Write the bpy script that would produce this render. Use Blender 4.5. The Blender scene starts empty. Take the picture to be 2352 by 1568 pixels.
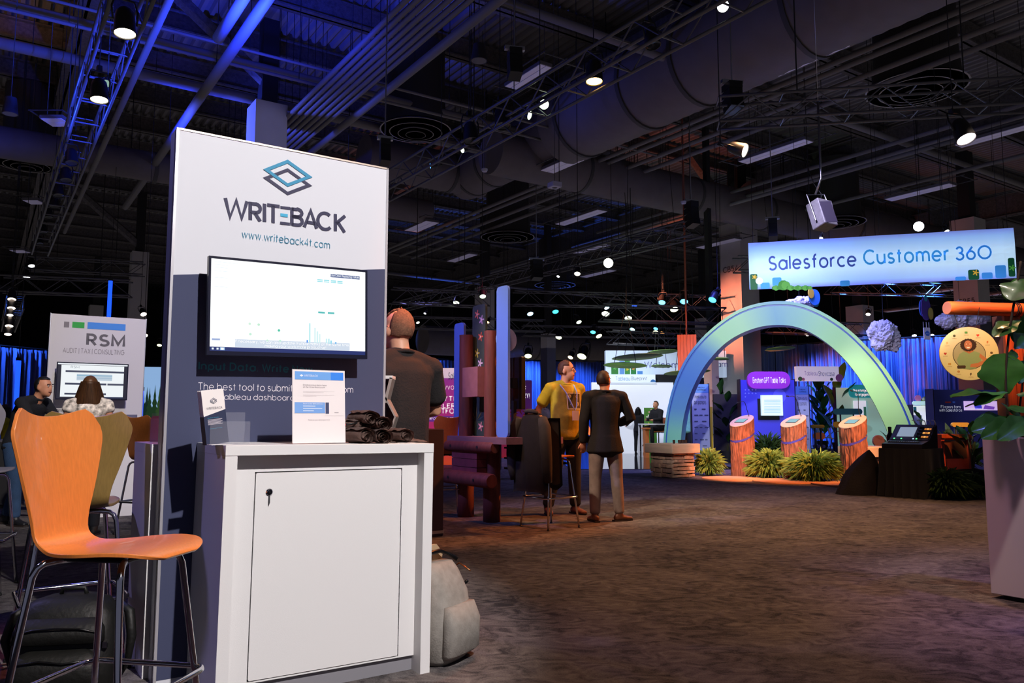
import bpy, bmesh, math, random
from math import sin, cos, pi, radians as R, atan, tan
from mathutils import Vector as V, Matrix, noise as mnoise
random.seed(7)
C = bpy.context.scene.collection
SC = bpy.context.scene

# ------------------------------------------------------------------ camera
F = 1800.0                       # focal length in pixels of the 2352 px wide photograph
PT = atan(176.0 / F)             # the camera looks up by about 5.6 degrees
EYE = V((0, 0, 1.2))
cam = bpy.data.cameras.new('camera')
cam.sensor_width = 36.0
cam.lens = F / 2352.0 * 36.0
cam.clip_end = 300
camo = bpy.data.objects.new('camera', cam)
camo.location = EYE
camo.rotation_euler = (pi / 2 + PT, 0, 0)
C.objects.link(camo)
SC.camera = camo

def ray(px, py):
    u = (px - 1176.0) / F
    v = (784.0 - py) / F
    return V((u, cos(PT) - v * sin(PT), sin(PT) + v * cos(PT)))
def gp(px, py, z=0.0):           # point of a sight line at height z
    r = ray(px, py)
    return EYE + r * ((z - EYE.z) / r.z)
def at(px, py, Y):               # point of a sight line at distance Y
    r = ray(px, py)
    return EYE + r * (Y / r.y)
HR = R(34.0)                     # the hall's own axes
HB = V((cos(HR), sin(HR), 0))
HA = V((-sin(HR), cos(HR), 0))

# ------------------------------------------------------------------ world, view, lamps of the hall
SC.view_settings.view_transform = 'Standard'
SC.view_settings.look = 'None'
SC.view_settings.gamma = 1.0
SC.view_settings.use_curve_mapping = False
SC.view_settings.exposure = 0.0
SC.cycles.max_bounces = 5
SC.cycles.diffuse_bounces = 3
SC.cycles.glossy_bounces = 3
SC.cycles.transmission_bounces = 5
SC.cycles.transparent_max_bounces = 6
SC.cycles.caustics_reflective = False
SC.cycles.caustics_refractive = False
SC.cycles.sample_clamp_indirect = 4.0
W = bpy.data.worlds.new('hall_ambient')  # even ambient light standing in for bounce inside the hall
SC.world = W
W.use_nodes = True
W.node_tree.nodes['Background'].inputs[0].default_value = (0.68, 0.70, 1.0, 1)
W.node_tree.nodes['Background'].inputs[1].default_value = 0.12

def srgb(h):
    h = h.lstrip('#')
    o = []
    for i in (0, 2, 4):
        c = int(h[i:i + 2], 16) / 255.0
        o.append(c / 12.92 if c <= 0.04045 else ((c + 0.055) / 1.055) ** 2.4)
    return tuple(o)
def spot(loc, target, col, watts, ang=40, blend=0.5, size=0.12):
    l = bpy.data.lights.new('spot', 'SPOT')
    l.color = srgb(col); l.energy = watts; l.spot_size = R(ang); l.spot_blend = blend; l.shadow_soft_size = size
    o = bpy.data.objects.new('spot', l)
    o.location = loc
    o.rotation_euler = (V(target) - V(loc)).to_track_quat('-Z', 'Y').to_euler()
    C.objects.link(o)
    return o
def bulb(loc, col, watts, size=0.2):
    l = bpy.data.lights.new('bulb', 'POINT')
    l.color = srgb(col); l.energy = watts; l.shadow_soft_size = size
    o = bpy.data.objects.new('bulb', l); o.location = loc; C.objects.link(o)
    return o
# truss spots on the near booth
spot((2.95, -1.35, 6.3), (-1.15, 3.9, 1.35), '#faf4f3', 3250, 26, 0.35, 0.05)
spot((3.0, 0.5, 5.4), (-1.4, 2.6, 0.75), '#ff9248', 260, 13, 0.6, 0.1)          # warm spill on stool and man
spot((0.5, 4.5, 5.9), (-0.66, 4.72, 1.6), '#ff7c30', 1500, 15, 0.6, 0.1)
spot((1.6, 8.2, 5.6), (-0.75, 5.0, 1.5), '#ff7a30', 700, 26, 0.6, 0.1)
spot((-4.6, 9.0, 6.0), (-1.4, 3.2, 0.6), '#5a60ff', 300, 40, 0.7, 0.2)         # blue wash from behind
spot((-7.5, 5.0, 6.0), (-1.5, 3.5, 1.3), '#9088d8', 900, 24, 0.7, 0.2)
# blue wash on the steelwork
spot((-4.3, 12.0, 6.6), (-4.4, 13.5, 11), '#2038ff', 2600, 110, 0.9, 0.2)
spot((-8.0, 17.2, 6.9), (-6.6, 18.6, 10.5), '#2a40ff', 800, 110, 0.9, 0.2)
spot((-8.6, 16.4, 6.6), (-5.9, 17.2, 7.9), '#4a5cff', 1500, 50, 0.9, 0.2)
spot((-2.6, 13.6, 6.9), (-5.6, 17.2, 7.6), '#8a90d8', 260, 22, 0.8, 0.2)  # added unseen fill for the white pillar's dim side
spot((-2.2, 10.2, 4.9), (-5.6, 11.2, 6.3), '#2c48ff', 6500, 60, 0.9, 0.2)
spot((-3.2, 9.4, 7.6), (-3.6, 11.5, 11), '#2038ff', 600, 90, 0.9, 0.2)
spot((-8.2, 12.5, 5.2), (-6.6, 12.5, 6.4), '#2a50ff', 500, 100, 0.9, 0.2)
spot((-10.5, 11.0, 7.6), (-11.5, 13.0, 11), '#ffb070', 900, 100, 0.9, 0.2)
# warm spots on the carpet
for p, t, w in (((3.4, 7.5, 6.0), (2.6, 6.6, 0), 800), ((5.6, 9.5, 5.8), (4.6, 9.8, 0), 1300), ((1.2, 5.0, 6.0), (1.0, 4.0, 0), 420),
                ((2.0, 10.5, 5.8), (1.4, 9.3, 0), 700), ((3.6, 11.5, 5.8), (3.2, 11.6, 0), 700)):
    spot(p, t, '#ffbe88', w * 0.85, 64, 0.9, 0.2)
spot((6.0, 3.0, 6.0), (4.6, 5.2, 0.3), '#6f74ff', 700, 40, 0.8, 0.2)
spot((0.6, 4.4, 5.6), (3.4, 5.0, 0.7), '#d59aa8', 500, 40, 0.8, 0.2)
# the two men and the log table
spot((7.8, 10.6, 5.4), (0.9, 9.2, 1.1), '#ff8a38', 3800, 18, 0.5, 0.1)
spot((-2.8, 5.5, 6.2), (0.6, 9.3, 1.3), '#ffe7c8', 1900, 20, 0.6, 0.1)
spot((-6.0, 6.0, 6.2), (-0.5, 9.4, 1.6), '#8f94ff', 1600, 20, 0.6, 0.1)
spot((-0.2, 6.6, 6.2), (-0.5, 9.3, 0.2), '#ff9a70', 420, 40, 0.6, 0.1)
# arch island
spot((7.6, 9.0, 6.3), (5.2, 16.0, 0.1), '#ff9248', 4200, 20, 0.5, 0.1)
spot((1.5, 8.5, 5.6), (4.9, 16.3, 2.2), '#f2f4ff', 3300, 36, 0.6, 0.1)
spot((7.0, 9.5, 6.3), (6.4, 15.6, 0.8), '#ffe2c8', 2200, 22, 0.6, 0.1)
spot((5.0, 19.5, 6.3), (5.6, 19.8, 0), '#5a62ff', 700, 80, 0.8, 0.2)
spot((9.0, 11.0, 5.6), (7.9, 13.6, 2.6), '#ffa060', 1300, 40, 0.6, 0.1)
spot((3.0, 10.0, 6.0), (7.8, 14.2, 2.9), '#d8d0ff', 1700, 30, 0.6, 0.1)
# pillar glow
spot((2.6, 23.6, 5.3), (7.7, 27.0, 4.7), '#ff8a66', 6000, 34, 0.95, 0.1)
spot((1.0, 18.6, 5.6), (4.9, 22, 3.2), '#ff9a50', 1500, 28, 0.7, 0.1)
spot((0.6, 17.5, 0.4), (3.4, 22.0, 2.9), '#e6ffd0', 420, 50, 0.8, 0.2)  # added unseen floor uplight for the lily pad undersides
spot((3.2, 10.5, 6.0), (4.6, 15.9, 0.35), '#ff9a5a', 4200, 16, 0.6, 0.1)
spot((6.5, 24.0, 2.5), (8.2, 25.0, 3.0), '#ff7040', 500, 60, 0.7, 0.1)
# drapes
for px, py, Y, w in ((40, 830, 26, 2600), (1215, 900, 40, 3800), (1330, 900, 40, 2000), (1760, 880, 30, 1300), (1880, 880, 30, 4600), (1990, 860, 30, 2600), (2080, 850, 30, 4200), (2190, 880, 30, 3600), (960, 860, 40, 900)):
    t = at(px, py, Y + 3)
    spot(t + V((0, -2.6, 3.6)), t + V((0, 0, -1.2)), '#3f7aff', w * 1.25, 58, 0.7, 0.2)
# the bright white stage wall and the welcome wall
spot((2.4, 22.3, 5.6), (3.6, 26, 1.4), '#f4f6ff', 900, 70, 0.6, 0.2)
spot((1.5, 18.0, 6.2), (-2.1, 20.5, 1.0), '#ff6a90', 900, 40, 0.6, 0.2)
# second booth
spot((-1.0, 3.5, 6.4), (-5.2, 9.6, 1.6), '#fff4ea', 2300, 25, 0.5, 0.08)
spot((-2.0, 6.0, 6.6), (-4.2, 11.0, 1.2), '#a7a5ff', 500, 40, 0.7, 0.1)
spot((4.4, 3.4, 5.4), (2.75, 4.15, 0), '#3a50ff', 300, 20, 0.7, 0.2)
# key on the fig, the round sign; orange and blue uplights far off
spot((2.6, 3.2, 5.4), (3.5, 5.3, 1.45), '#fff2dc', 330, 22, 0.6, 0.1)
spot((5.0, 8.5, 5.2), (7.3, 12.55, 2.35), '#ffe0a0', 1100, 13, 0.6, 0.1)
for q, c_, w_ in ((at(1575, 650, 26), '#ff6a20', 260), (at(925, 640, 27), '#ff5a20', 160), (at(1330, 850, 37), '#2a66ff', 1500), (at(1000, 800, 36), '#2a66ff', 900)):
    spot(q, q + V((0.2, 1.0, 4.0)), c_, w_, 70, 0.8, 0.1)
# distant general spill
spot((6, 17, 5.4), (6, 18, 0), '#8d90ff', 1300, 150, 0.8, 0.6)
spot((-3, 26, 5.4), (-3, 26, 0), '#a09cff', 1300, 150, 0.8, 0.6)
# added unseen fill standing in for light bounced up to the roof
al = bpy.data.lights.new('roof_fill', 'AREA'); al.shape = 'RECTANGLE'; al.size = 60; al.size_y = 50; al.energy = 1000; al.color = srgb('#fff2ea')
ao = bpy.data.objects.new('roof_fill', al); ao.location = (2, 24, 4.4); ao.rotation_euler = (pi, 0, 0); C.objects.link(ao)

# ------------------------------------------------------------------ materials
MATS = {}
def mat(name, col, rough=0.55, metal=0.0, emit=0.0, ecol=None, noise=None, bump=None, trans=0.0, alpha=1.0, spec=0.5, coat=0.0, attr=None, sheen=0.0, ior=1.45):
    if name in MATS:
        return MATS[name]
    m = bpy.data.materials.new(name)
    m.use_nodes = True
    nt = m.node_tree
    b = nt.nodes['Principled BSDF']
    c = srgb(col) if isinstance(col, str) else col
    b.inputs['Base Color'].default_value = (*c, 1)
    b.inputs['Roughness'].default_value = rough
    b.inputs['Metallic'].default_value = metal
    b.inputs['Specular IOR Level'].default_value = spec
    b.inputs['IOR'].default_value = ior
    b.inputs['Transmission Weight'].default_value = trans
    b.inputs['Alpha'].default_value = alpha
    b.inputs['Coat Weight'].default_value = coat
    b.inputs['Sheen Weight'].default_value = sheen
    if emit:
        e = srgb(ecol) if isinstance(ecol, str) else (ecol or c)
        b.inputs['Emission Color'].default_value = (*e, 1)
        b.inputs['Emission Strength'].default_value = emit
    L = nt.links
    tc = None
    def coords(sc):
        nonlocal tc
        if tc is None:
            tc = nt.nodes.new('ShaderNodeTexCoord')
        mp = nt.nodes.new('ShaderNodeMapping')
        mp.inputs['Scale'].default_value = sc
        L.new(tc.outputs['Object'], mp.inputs['Vector'])
        return mp.outputs['Vector']
    colsock = None
    if attr:
        a = nt.nodes.new('ShaderNodeAttribute'); a.attribute_name = attr
        colsock = a.outputs['Color']
        L.new(colsock, b.inputs['Base Color'])
        if emit:
            L.new(colsock, b.inputs['Emission Color'])
    if noise:
        sc, amt, st = (list(noise) + [(1, 1, 1)])[:3]
        n = nt.nodes.new('ShaderNodeTexNoise')
        n.inputs['Scale'].default_value = sc; n.inputs['Detail'].default_value = 4.0
        L.new(coords(st), n.inputs['Vector'])
        mr = nt.nodes.new('ShaderNodeMapRange')
        mr.inputs[1].default_value = 0.3; mr.inputs[2].default_value = 0.7
        mr.inputs[3].default_value = 1 - amt; mr.inputs[4].default_value = 1 + amt
        L.new(n.outputs['Fac'], mr.inputs[0])
        mx = nt.nodes.new('ShaderNodeMix'); mx.data_type = 'RGBA'; mx.blend_type = 'MULTIPLY'
        mx.inputs[0].default_value = 1.0
        if colsock:
            L.new(colsock, mx.inputs[6])
        else:
            mx.inputs[6].default_value = (*c, 1)
        L.new(mr.outputs[0], mx.inputs[7])
        L.new(mx.outputs[2], b.inputs['Base Color'])
    if bump:
        sc, stg, st = (list(bump) + [(1, 1, 1)])[:3]
        n = nt.nodes.new('ShaderNodeTexNoise')
        n.inputs['Scale'].default_value = sc; n.inputs['Detail'].default_value = 3.0
        L.new(coords(st), n.inputs['Vector'])
        bp = nt.nodes.new('ShaderNodeBump')
        bp.inputs['Strength'].default_value = stg; bp.inputs['Distance'].default_value = 0.02
        L.new(n.outputs['Fac'], bp.inputs['Height'])
        L.new(bp.outputs['Normal'], b.inputs['Normal'])
    MATS[name] = m
    return m
def glow(col, s=1.0):
    return mat('glow_%s_%g' % (col, s), '#050506', 0.4, emit=s, ecol=col)
def ink(col, r=0.6):
    return mat('ink_' + col, col, r)
WHITE = mat('white_laminate', '#e9e7e6', 0.35, bump=(240, 0.03))
CHROME = mat('chrome', '#d9d9de', 0.08, 1.0)
ALU = mat('brushed_aluminium', '#b9bac0', 0.32, 1.0)
BLACK = mat('black_plastic', '#121214', 0.4)
MATTE = mat('matt_black_paint', '#17171a', 0.7)
STEEL = mat('dark_painted_steel', '#3d3c40', 0.75, noise=(6, 0.25))
VENEER = mat('orange_veneer', '#cc7838', 0.36, noise=(22, 0.09, (6, 6, 0.35)), coat=0.2)
VENEER_SHADE = mat('shaded_veneer', '#8a6f3c', 0.4, noise=(22, 0.12, (6, 6, 0.35)), coat=0.15)  # the orange veneer again, with shade put into its colour
PLYEDGE = mat('plywood_edge', '#7a5a34', 0.5, noise=(60, 0.3, (0.3, 0.3, 6)))
DKCLOTH = mat('black_cloth', '#141415', 0.9, bump=(300, 0.1), sheen=0.1)
SKIN = mat('skin', '#c98b6c', 0.5, bump=(120, 0.04))
GLASS = mat('clear_acrylic', '#f0f0f8', 0.05, alpha=0.05)

# ------------------------------------------------------------------ geometry helpers
class G:
    def __init__(s):
        s.bm = bmesh.new()
    def face(s, pts):
        vs = [s.bm.verts.new(p) for p in pts]
        return s.bm.faces.new(vs)
    def box(s, x0, x1, y0, y1, z0, z1, m=None):
        co = [V((x, y, z)) for z in (z0, z1) for x, y in ((x0, y0), (x1, y0), (x1, y1), (x0, y1))]
        if m is not None:
            co = [m @ c for c in co]
        v = [s.bm.verts.new(c) for c in co]
        for f in ((3, 2, 1, 0), (4, 5, 6, 7), (0, 1, 5, 4), (1, 2, 6, 5), (2, 3, 7, 6), (3, 0, 4, 7)):
            s.bm.faces.new([v[i] for i in f])
        return s
    def obox(s, c, size, rot=(0, 0, 0)):
        from mathutils import Euler
        m = Matrix.Translation(V(c)) @ Euler(rot).to_matrix().to_4x4()
        a, b, d = size[0] / 2, size[1] / 2, size[2] / 2
        return s.box(-a, a, -b, b, -d, d, m)
    def loft(s, rings, caps=True, closed=False):
        vs = [[s.bm.verts.new(p) for p in r] for r in rings]
        n = len(vs[0])
        pairs = list(zip(vs, vs[1:])) + ([(vs[-1], vs[0])] if closed else [])
        for a, b in pairs:
            for i in range(n):
                j = (i + 1) % n
                s.bm.faces.new((a[i], a[j], b[j], b[i]))
        if caps and not closed:
            s.bm.faces.new(list(reversed(vs[0]))); s.bm.faces.new(vs[-1])
        return s
    def grid(s, rows, closed_u=False):
        vs = [[s.bm.verts.new(p) for p in r] for r in rows]
        for a, b in zip(vs, vs[1:]):
            k = len(a)
            for i in range(k if closed_u else k - 1):
                j = (i + 1) % k
                s.bm.faces.new((a[i], a[j], b[j], b[i]))
        return s
    def tube(s, pts, r, n=8, closed=False, caps=True):
        pts = [V(p) for p in pts]
        rs = r if isinstance(r, (list, tuple)) else [r] * len(pts)
        rings = []
        up = None
        k = len(pts)
        for i, p in enumerate(pts):
            if closed:
                t = pts[(i + 1) % k] - pts[i - 1]
            else:
                t = pts[min(i + 1, k - 1)] - pts[max(i - 1, 0)]
            t.normalize()
            if up is None:
                up = V((0, 0, 1)) if abs(t.z) < 0.9 else V((1, 0, 0))
            x = up - t * up.dot(t)
            if x.length < 1e-5:
                x = t.orthogonal()
            x.normalize(); up = x
            y = t.cross(x)
            rings.append([p + (x * cos(2 * pi * j / n) + y * sin(2 * pi * j / n)) * rs[i] for j in range(n)])
        return s.loft(rings, caps, closed)
    def cyl(s, p, q, r, r2=None, n=16):
        return s.tube([p, q], [r, r if r2 is None else r2], n)
    def lathe(s, prof, n=24, c=(0, 0, 0), m=None):
        c = V(c)
        rings = []
        for rr, z in prof:
            ring = [V((rr * cos(2 * pi * j / n), rr * sin(2 * pi * j / n), z)) for j in range(n)]
            rings.append([(m @ p if m is not None else p) + c for p in ring])
        return s.loft(rings, True)
    def prism(s, poly, y0, y1):              # outline in x,z seen from -y, thickness along y
        a = [s.bm.verts.new((x, y0, z)) for x, z in poly]
        b = [s.bm.verts.new((x, y1, z)) for x, z in poly]
        s.bm.faces.new(a); s.bm.faces.new(list(reversed(b)))
        n = len(poly)
        for i in range(n):
            j = (i + 1) % n
            s.bm.faces.new((a[j], a[i], b[i], b[j]))
        return s
    def slab(s, poly, z0, z1):               # outline in x,y, thickness along z
        a = [s.bm.verts.new((x, y, z1)) for x, y in poly]
        b = [s.bm.verts.new((x, y, z0)) for x, y in poly]
        s.bm.faces.new(a); s.bm.faces.new(list(reversed(b)))
        n = len(poly)
        for i in range(n):
            j = (i + 1) % n
            s.bm.faces.new((a[j], a[i], b[i], b[j]))
        return s
    def ell(s, c, r, u=14, v=9, m=None):
        c = V(c)
        mm = m if m is not None else Matrix.Identity(3)
        top = s.bm.verts.new(c + mm @ V((0, 0, r[2]))); bot = s.bm.verts.new(c + mm @ V((0, 0, -r[2])))
        rows = []
        for i in range(1, v):
            a = pi * i / v
            rows.append([s.bm.verts.new(c + mm @ V((r[0] * sin(a) * cos(2 * pi * j / u), r[1] * sin(a) * sin(2 * pi * j / u), r[2] * cos(a)))) for j in range(u)])
        for j in range(u):
            k = (j + 1) % u
            s.bm.faces.new((top, rows[0][j], rows[0][k]))
            s.bm.faces.new((bot, rows[-1][k], rows[-1][j]))
            for a, b in zip(rows, rows[1:]):
                s.bm.faces.new((a[j], b[j], b[k], a[k]))
        return s
    def bevel(s, w, seg=2):
        bmesh.ops.bevel(s.bm, geom=s.bm.edges[:], offset=w, segments=seg, affect='EDGES', profile=0.6, clamp_overlap=True)
        return s
    def mesh(s, name, m, smooth=False):
        bmesh.ops.recalc_face_normals(s.bm, faces=s.bm.faces[:])
        me = bpy.data.meshes.new(name)
        s.bm.to_mesh(me); s.bm.free()
        if m is not None:
            me.materials.append(m)
        if smooth:
            me.polygons.foreach_set('use_smooth', [True] * len(me.polygons))
            if smooth == 'auto':
                me.set_sharp_from_angle(angle=R(40))
        return me
    def obj(s, name, m, parent=None, smooth=False, label=None):
        o = put(name, s.mesh(name, m, smooth), parent)
        if label:
            o['label'] = label
        return o
def put(name, me, parent=None, loc=None, rot=None, scale=None):
    o = bpy.data.objects.new(name, me)
    C.objects.link(o)
    if parent is not None:
        o.parent = parent
    if loc is not None: o.location = loc
    if rot is not None: o.rotation_euler = rot
    if scale is not None: o.scale = scale
    return o
def tag(o, label=None, cat=None, group=None, kind=None):
    if label: o['label'] = label
    if cat: o['category'] = cat
    if group: o['group'] = group
    if kind: o['kind'] = kind
    return o
def thing(name, label, cat, loc=(0, 0, 0), rz=0.0, group=None, rot=None):
    o = bpy.data.objects.new(name, None)
    o.empty_display_size = 0.1
    C.objects.link(o)
    o.location = loc
    o.rotation_euler = rot if rot is not None else (0, 0, rz)
    return tag(o, label, cat, group)
def dup(root, loc, rz=None, label=None, group=None, rot=None, scale=None):
    r = root.copy(); C.objects.link(r); r.location = loc
    if rz is not None: r.rotation_euler = (0, 0, rz)
    if rot is not None: r.rotation_euler = rot
    if scale is not None: r.scale = (scale,) * 3
    if label: r['label'] = label
    if group: r['group'] = group
    for ch in list(root.children):
        c = ch.copy(); C.objects.link(c); c.parent = r
        for g in ch.children:
            d = g.copy(); C.objects.link(d); d.parent = c
    return r
def pp(e, px, py, off=0.0):
    """local x,z where a sight line meets the vertical plane y=off of the thing e"""
    rz = e.rotation_euler.z
    b = V((cos(rz), sin(rz), 0)); a = V((-sin(rz), cos(rz), 0))
    q = V(e.location) + a * off
    r = ray(px, py)
    t = (q - EYE).dot(a) / r.dot(a)
    p = EYE + r * t
    return ((p - V(e.location)).dot(b), p.z - e.location[2])
def _glyphs():
    def A(cx, cy, rx, ry, a0, a1, n=None):
        n = n or max(3, int(abs(a1 - a0) / 22))
        return [(cx + rx * cos(R(a0 + (a1 - a0) * i / n)), cy + ry * sin(R(a0 + (a1 - a0) * i / n))) for i in range(n + 1)]
    O = A(.35, .35, .35, .35, 0, 360)
    D = lambda x, y: [(x - .03, y), (x + .03, y)]
    g = {' ': [], '.': [D(.03, .03)], ',': [[(.06, .06), (0, -.12)]], '|': [[(0, -.15), (0, 1.05)]], '!': [[(0, .3), (0, 1)], D(0, .03)], '-': [[(0, .38), (.3, .38)]], '+': [[(0, .4), (.5, .4)], [(.25, .15), (.25, .65)]], ':': [D(.03, .05), D(.03, .6)],
         'a': [O, [(.7, 0), (.7, .7)]], 'b': [[(0, 0), (0, 1)], O], 'c': [A(.35, .35, .35, .35, 48, 312)], 'd': [O, [(.7, 0), (.7, 1)]], 'e': [A(.35, .35, .35, .35, 0, 318), [(.0, .35), (.7, .35)]],
         'f': [[(.16, 0), (.16, .8)] + A(.34, .8, .18, .2, 170, 80), [(0, .66), (.36, .66)]], 'g': [O, [(.7, .7), (.7, 0)] + A(.35, -.02, .35, .28, -10, -155)], 'h': [[(0, 0), (0, 1)], A(.3, .4, .3, .3, 180, 0) + [(.6, 0)]], 'i': [[(0, 0), (0, .68)], [(0, .9), (0, .98)]], 'j': [[(.1, .68), (.1, -.1), (0, -.25)], [(.1, .9), (.1, .98)]],
         'k': [[(0, 0), (0, 1)], [(.52, .68), (.02, .26)], [(.2, .42), (.56, 0)]], 'l': [[(0, 0), (0, 1)]], 'm': [[(0, 0), (0, .7)], A(.25, .44, .25, .26, 180, 0) + [(.5, 0)], A(.75, .44, .25, .26, 180, 0) + [(1.0, 0)]], 'n': [[(0, 0), (0, .7)], A(.3, .4, .3, .3, 180, 0) + [(.6, 0)]], 'o': [O],
         'p': [[(0, -.3), (0, .7)], O], 'q': [O, [(.7, -.3), (.7, .7)]], 'r': [[(0, 0), (0, .7)], A(.27, .42, .27, .28, 180, 75)], 's': [A(.24, .525, .2, .175, 35, 265) + A(.24, .175, .24, .175, 85, -150)], 't': [[(.16, .95), (.16, 0)], [(0, .68), (.34, .68)]], 'u': [[(0, .7), (0, .3)] + A(.3, .3, .3, .3, 180, 360) , [(.6, 0), (.6, .7)]],
         'v': [[(0, .7), (.28, 0), (.56, .7)]], 'w': [[(0, .7), (.22, 0), (.44, .7), (.66, 0), (.88, .7)]], 'x': [[(0, .7), (.5, 0)], [(.5, .7), (0, 0)]], 'y': [[(0, .7), (.28, 0)], [(.56, .7), (.17, -.3)]], 'z': [[(0, .68), (.48, .68), (0, .02), (.5, .02)]],
         'A': [[(0, 0), (.42, 1), (.84, 0)], [(.15, .33), (.69, .33)]], 'B': [[(0, 0), (0, 1), (.3, 1)] + A(.32, .76, .22, .24, 90, -90) + [(0, .52)], [(0, .52), (.34, .52)] + A(.36, .26, .24, .26, 90, -90) + [(0, 0)]], 'C': [A(.5, .5, .5, .5, 46, 314)], 'D': [[(0, 0), (0, 1), (.28, 1)] + A(.3, .5, .46, .5, 90, -90) + [(0, 0)]],
         'E': [[(.52, 1), (0, 1), (0, 0), (.52, 0)], [(0, .52), (.46, .52)]], 'F': [[(.5, 1), (0, 1), (0, 0)], [(0, .52), (.44, .52)]], 'G': [A(.5, .5, .5, .5, 46, 360) + [(.55, .5)]], 'H': [[(0, 0), (0, 1)], [(.68, 0), (.68, 1)], [(0, .52), (.68, .52)]], 'I': [[(0, 0), (0, 1)]], 'J': [[(.4, 1), (.4, .25)] + A(.2, .22, .2, .22, 0, -170)],
         'K': [[(0, 0), (0, 1)], [(.6, 1), (.02, .4)], [(.2, .58), (.64, 0)]], 'L': [[(0, 1), (0, 0), (.48, 0)]], 'M': [[(0, 0), (0, 1), (.45, .15), (.9, 1), (.9, 0)]], 'N': [[(0, 0), (0, 1), (.68, 0), (.68, 1)]], 'O': [A(.5, .5, .5, .5, 0, 360)], 'P': [[(0, 0), (0, 1), (.3, 1)] + A(.32, .73, .26, .27, 90, -90) + [(0, .46)]],
         'Q': [A(.5, .5, .5, .5, 0, 360), [(.6, .3), (.95, -.02)]], 'R': [[(0, 0), (0, 1), (.3, 1)] + A(.32, .73, .26, .27, 90, -90) + [(0, .46)], [(.3, .46), (.62, 0)]], 'S': [A(.32, .745, .28, .255, 35, 265) + A(.32, .245, .32, .245, 85, -150)], 'T': [[(0, 1), (.66, 1)], [(.33, 1), (.33, 0)]], 'U': [[(0, 1), (0, .34)] + A(.34, .34, .34, .34, 180, 360) + [(.68, 1)]],
         'V': [[(0, 1), (.4, 0), (.8, 1)]], 'W': [[(0, 1), (.28, 0), (.56, 1), (.84, 0), (1.12, 1)]], 'X': [[(0, 1), (.65, 0)], [(.65, 1), (0, 0)]], 'Y': [[(0, 1), (.34, .48), (.68, 1)], [(.34, .48), (.34, 0)]], 'Z': [[(0, .98), (.6, .98), (0, .02), (.62, .02)]],
         '0': [A(.5, .5, .5, .5, 0, 360)], '1': [[(0, .8), (.2, 1), (.2, 0)]], '2': [A(.28, .72, .28, .28, 170, -30) + [(0, .02), (.58, .02)]], '3': [A(.28, .76, .25, .24, 160, -80) + A(.28, .26, .3, .26, 80, -160)], '4': [[(.62, .26), (0, .26), (.46, 1), (.46, 0)]], '5': [[(.52, 1), (.1, 1), (.06, .56)] + A(.27, .32, .3, .32, 120, -150)], '6': [A(.32, .32, .32, .32, 0, 360), [(.06, .48), (.46, 1)]],
         '7': [[(0, 1), (.56, 1), (.16, 0)]], '8': [A(.3, .76, .24, .24, 0, 360), A(.3, .27, .3, .27, 0, 360)], '9': [A(.32, .68, .32, .32, 0, 360), [(.58, .52), (.2, 0)]]}
    return g
GLYPHS = _glyphs()
def ribbon(g, pts, w):
    """flat bar of width w along a polyline in x,z"""
    pts = [V((p[0], 0, p[1])) for p in pts]
    if (pts[0] - pts[-1]).length < 1e-6 and len(pts) > 3:
        loop = True; pts = pts[:-1]
    else: loop = False
    n = len(pts); L_, R_ = [], []
    for i, p in enumerate(pts):
        a = pts[i - 1] if (i > 0 or loop) else p; b = pts[(i + 1) % n] if (i < n - 1 or loop) else p
        d1 = p - a; d2 = b - p
        d1 = d1.normalized() if d1.length > 1e-9 else d2.normalized()
        d2 = d2.normalized() if d2.length > 1e-9 else d1
        n1 = V((-d1.z, 0, d1.x)); n2 = V((-d2.z, 0, d2.x)); nn = n1 + n2
        nn = nn.normalized() if nn.length > 1e-6 else n1
        k = min(1 / max(nn.dot(n1), 0.3), 2.0)
        L_.append(p + nn * w / 2 * k); R_.append(p - nn * w / 2 * k)
    for i in range(n if loop else n - 1):
        j = (i + 1) % n
        g.face([L_[i], L_[j], R_[j], R_[i]])
def text(s, m, parent, x0, x1, z0, z1, y, bold=0.0, name='lettering', ext=0.0, mtx=None):
    """monoline geometric lettering stretched to the box x0..x1, z0..z1"""
    g = G(); w = .118 + 2.6 * bold; x = 0.0
    for ch in s:
        gl = GLYPHS.get(ch, [])
        if ch == ' ':
            x += .34; continue
        mx = max(p[0] for st in gl for p in st)
        for st in gl: ribbon(g, [(p[0] + x, p[1]) for p in st], w)
        x += mx + .17 + w * .75
    vs = g.bm.verts[:]
    xs = [v.co.x for v in vs]; zs = [v.co.z for v in vs]
    ax, bx, az, bz = min(xs), max(xs), min(zs), max(zs)
    for v in vs:
        q = V((x0 + (v.co.x - ax) / (bx - ax) * (x1 - x0), y, z0 + (v.co.z - az) / (bz - az) * (z1 - z0)))
        v.co = mtx @ q if mtx is not None else q
    me = bpy.data.meshes.new(name); g.bm.to_mesh(me); g.bm.free(); me.materials.append(m)
    return put(name, me, parent)
def text_px(e, s, m, px0, px1, py0, py1, y, bold=0.0, name='lettering', parent=None, mtx=None):
    """lettering whose outline spans the given measures of the photograph on plane y of thing e"""
    pm = (py0 + py1) / 2; xm = (px0 + px1) / 2
    x0 = pp(e, px0, pm, y)[0]; x1 = pp(e, px1, pm, y)[0]
    z1 = pp(e, xm, py0, y)[1]; z0 = pp(e, xm, py1, y)[1]
    return text(s, m, parent or e, x0, x1, z0, z1, y, bold, name, mtx=mtx)
def strokes(m, parent, segs, w, y, name='lettering'):
    g = G()
    for pl in segs: ribbon(g, pl, w)
    for v in g.bm.verts: v.co.y = y
    return g.obj(name, m, parent)
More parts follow.
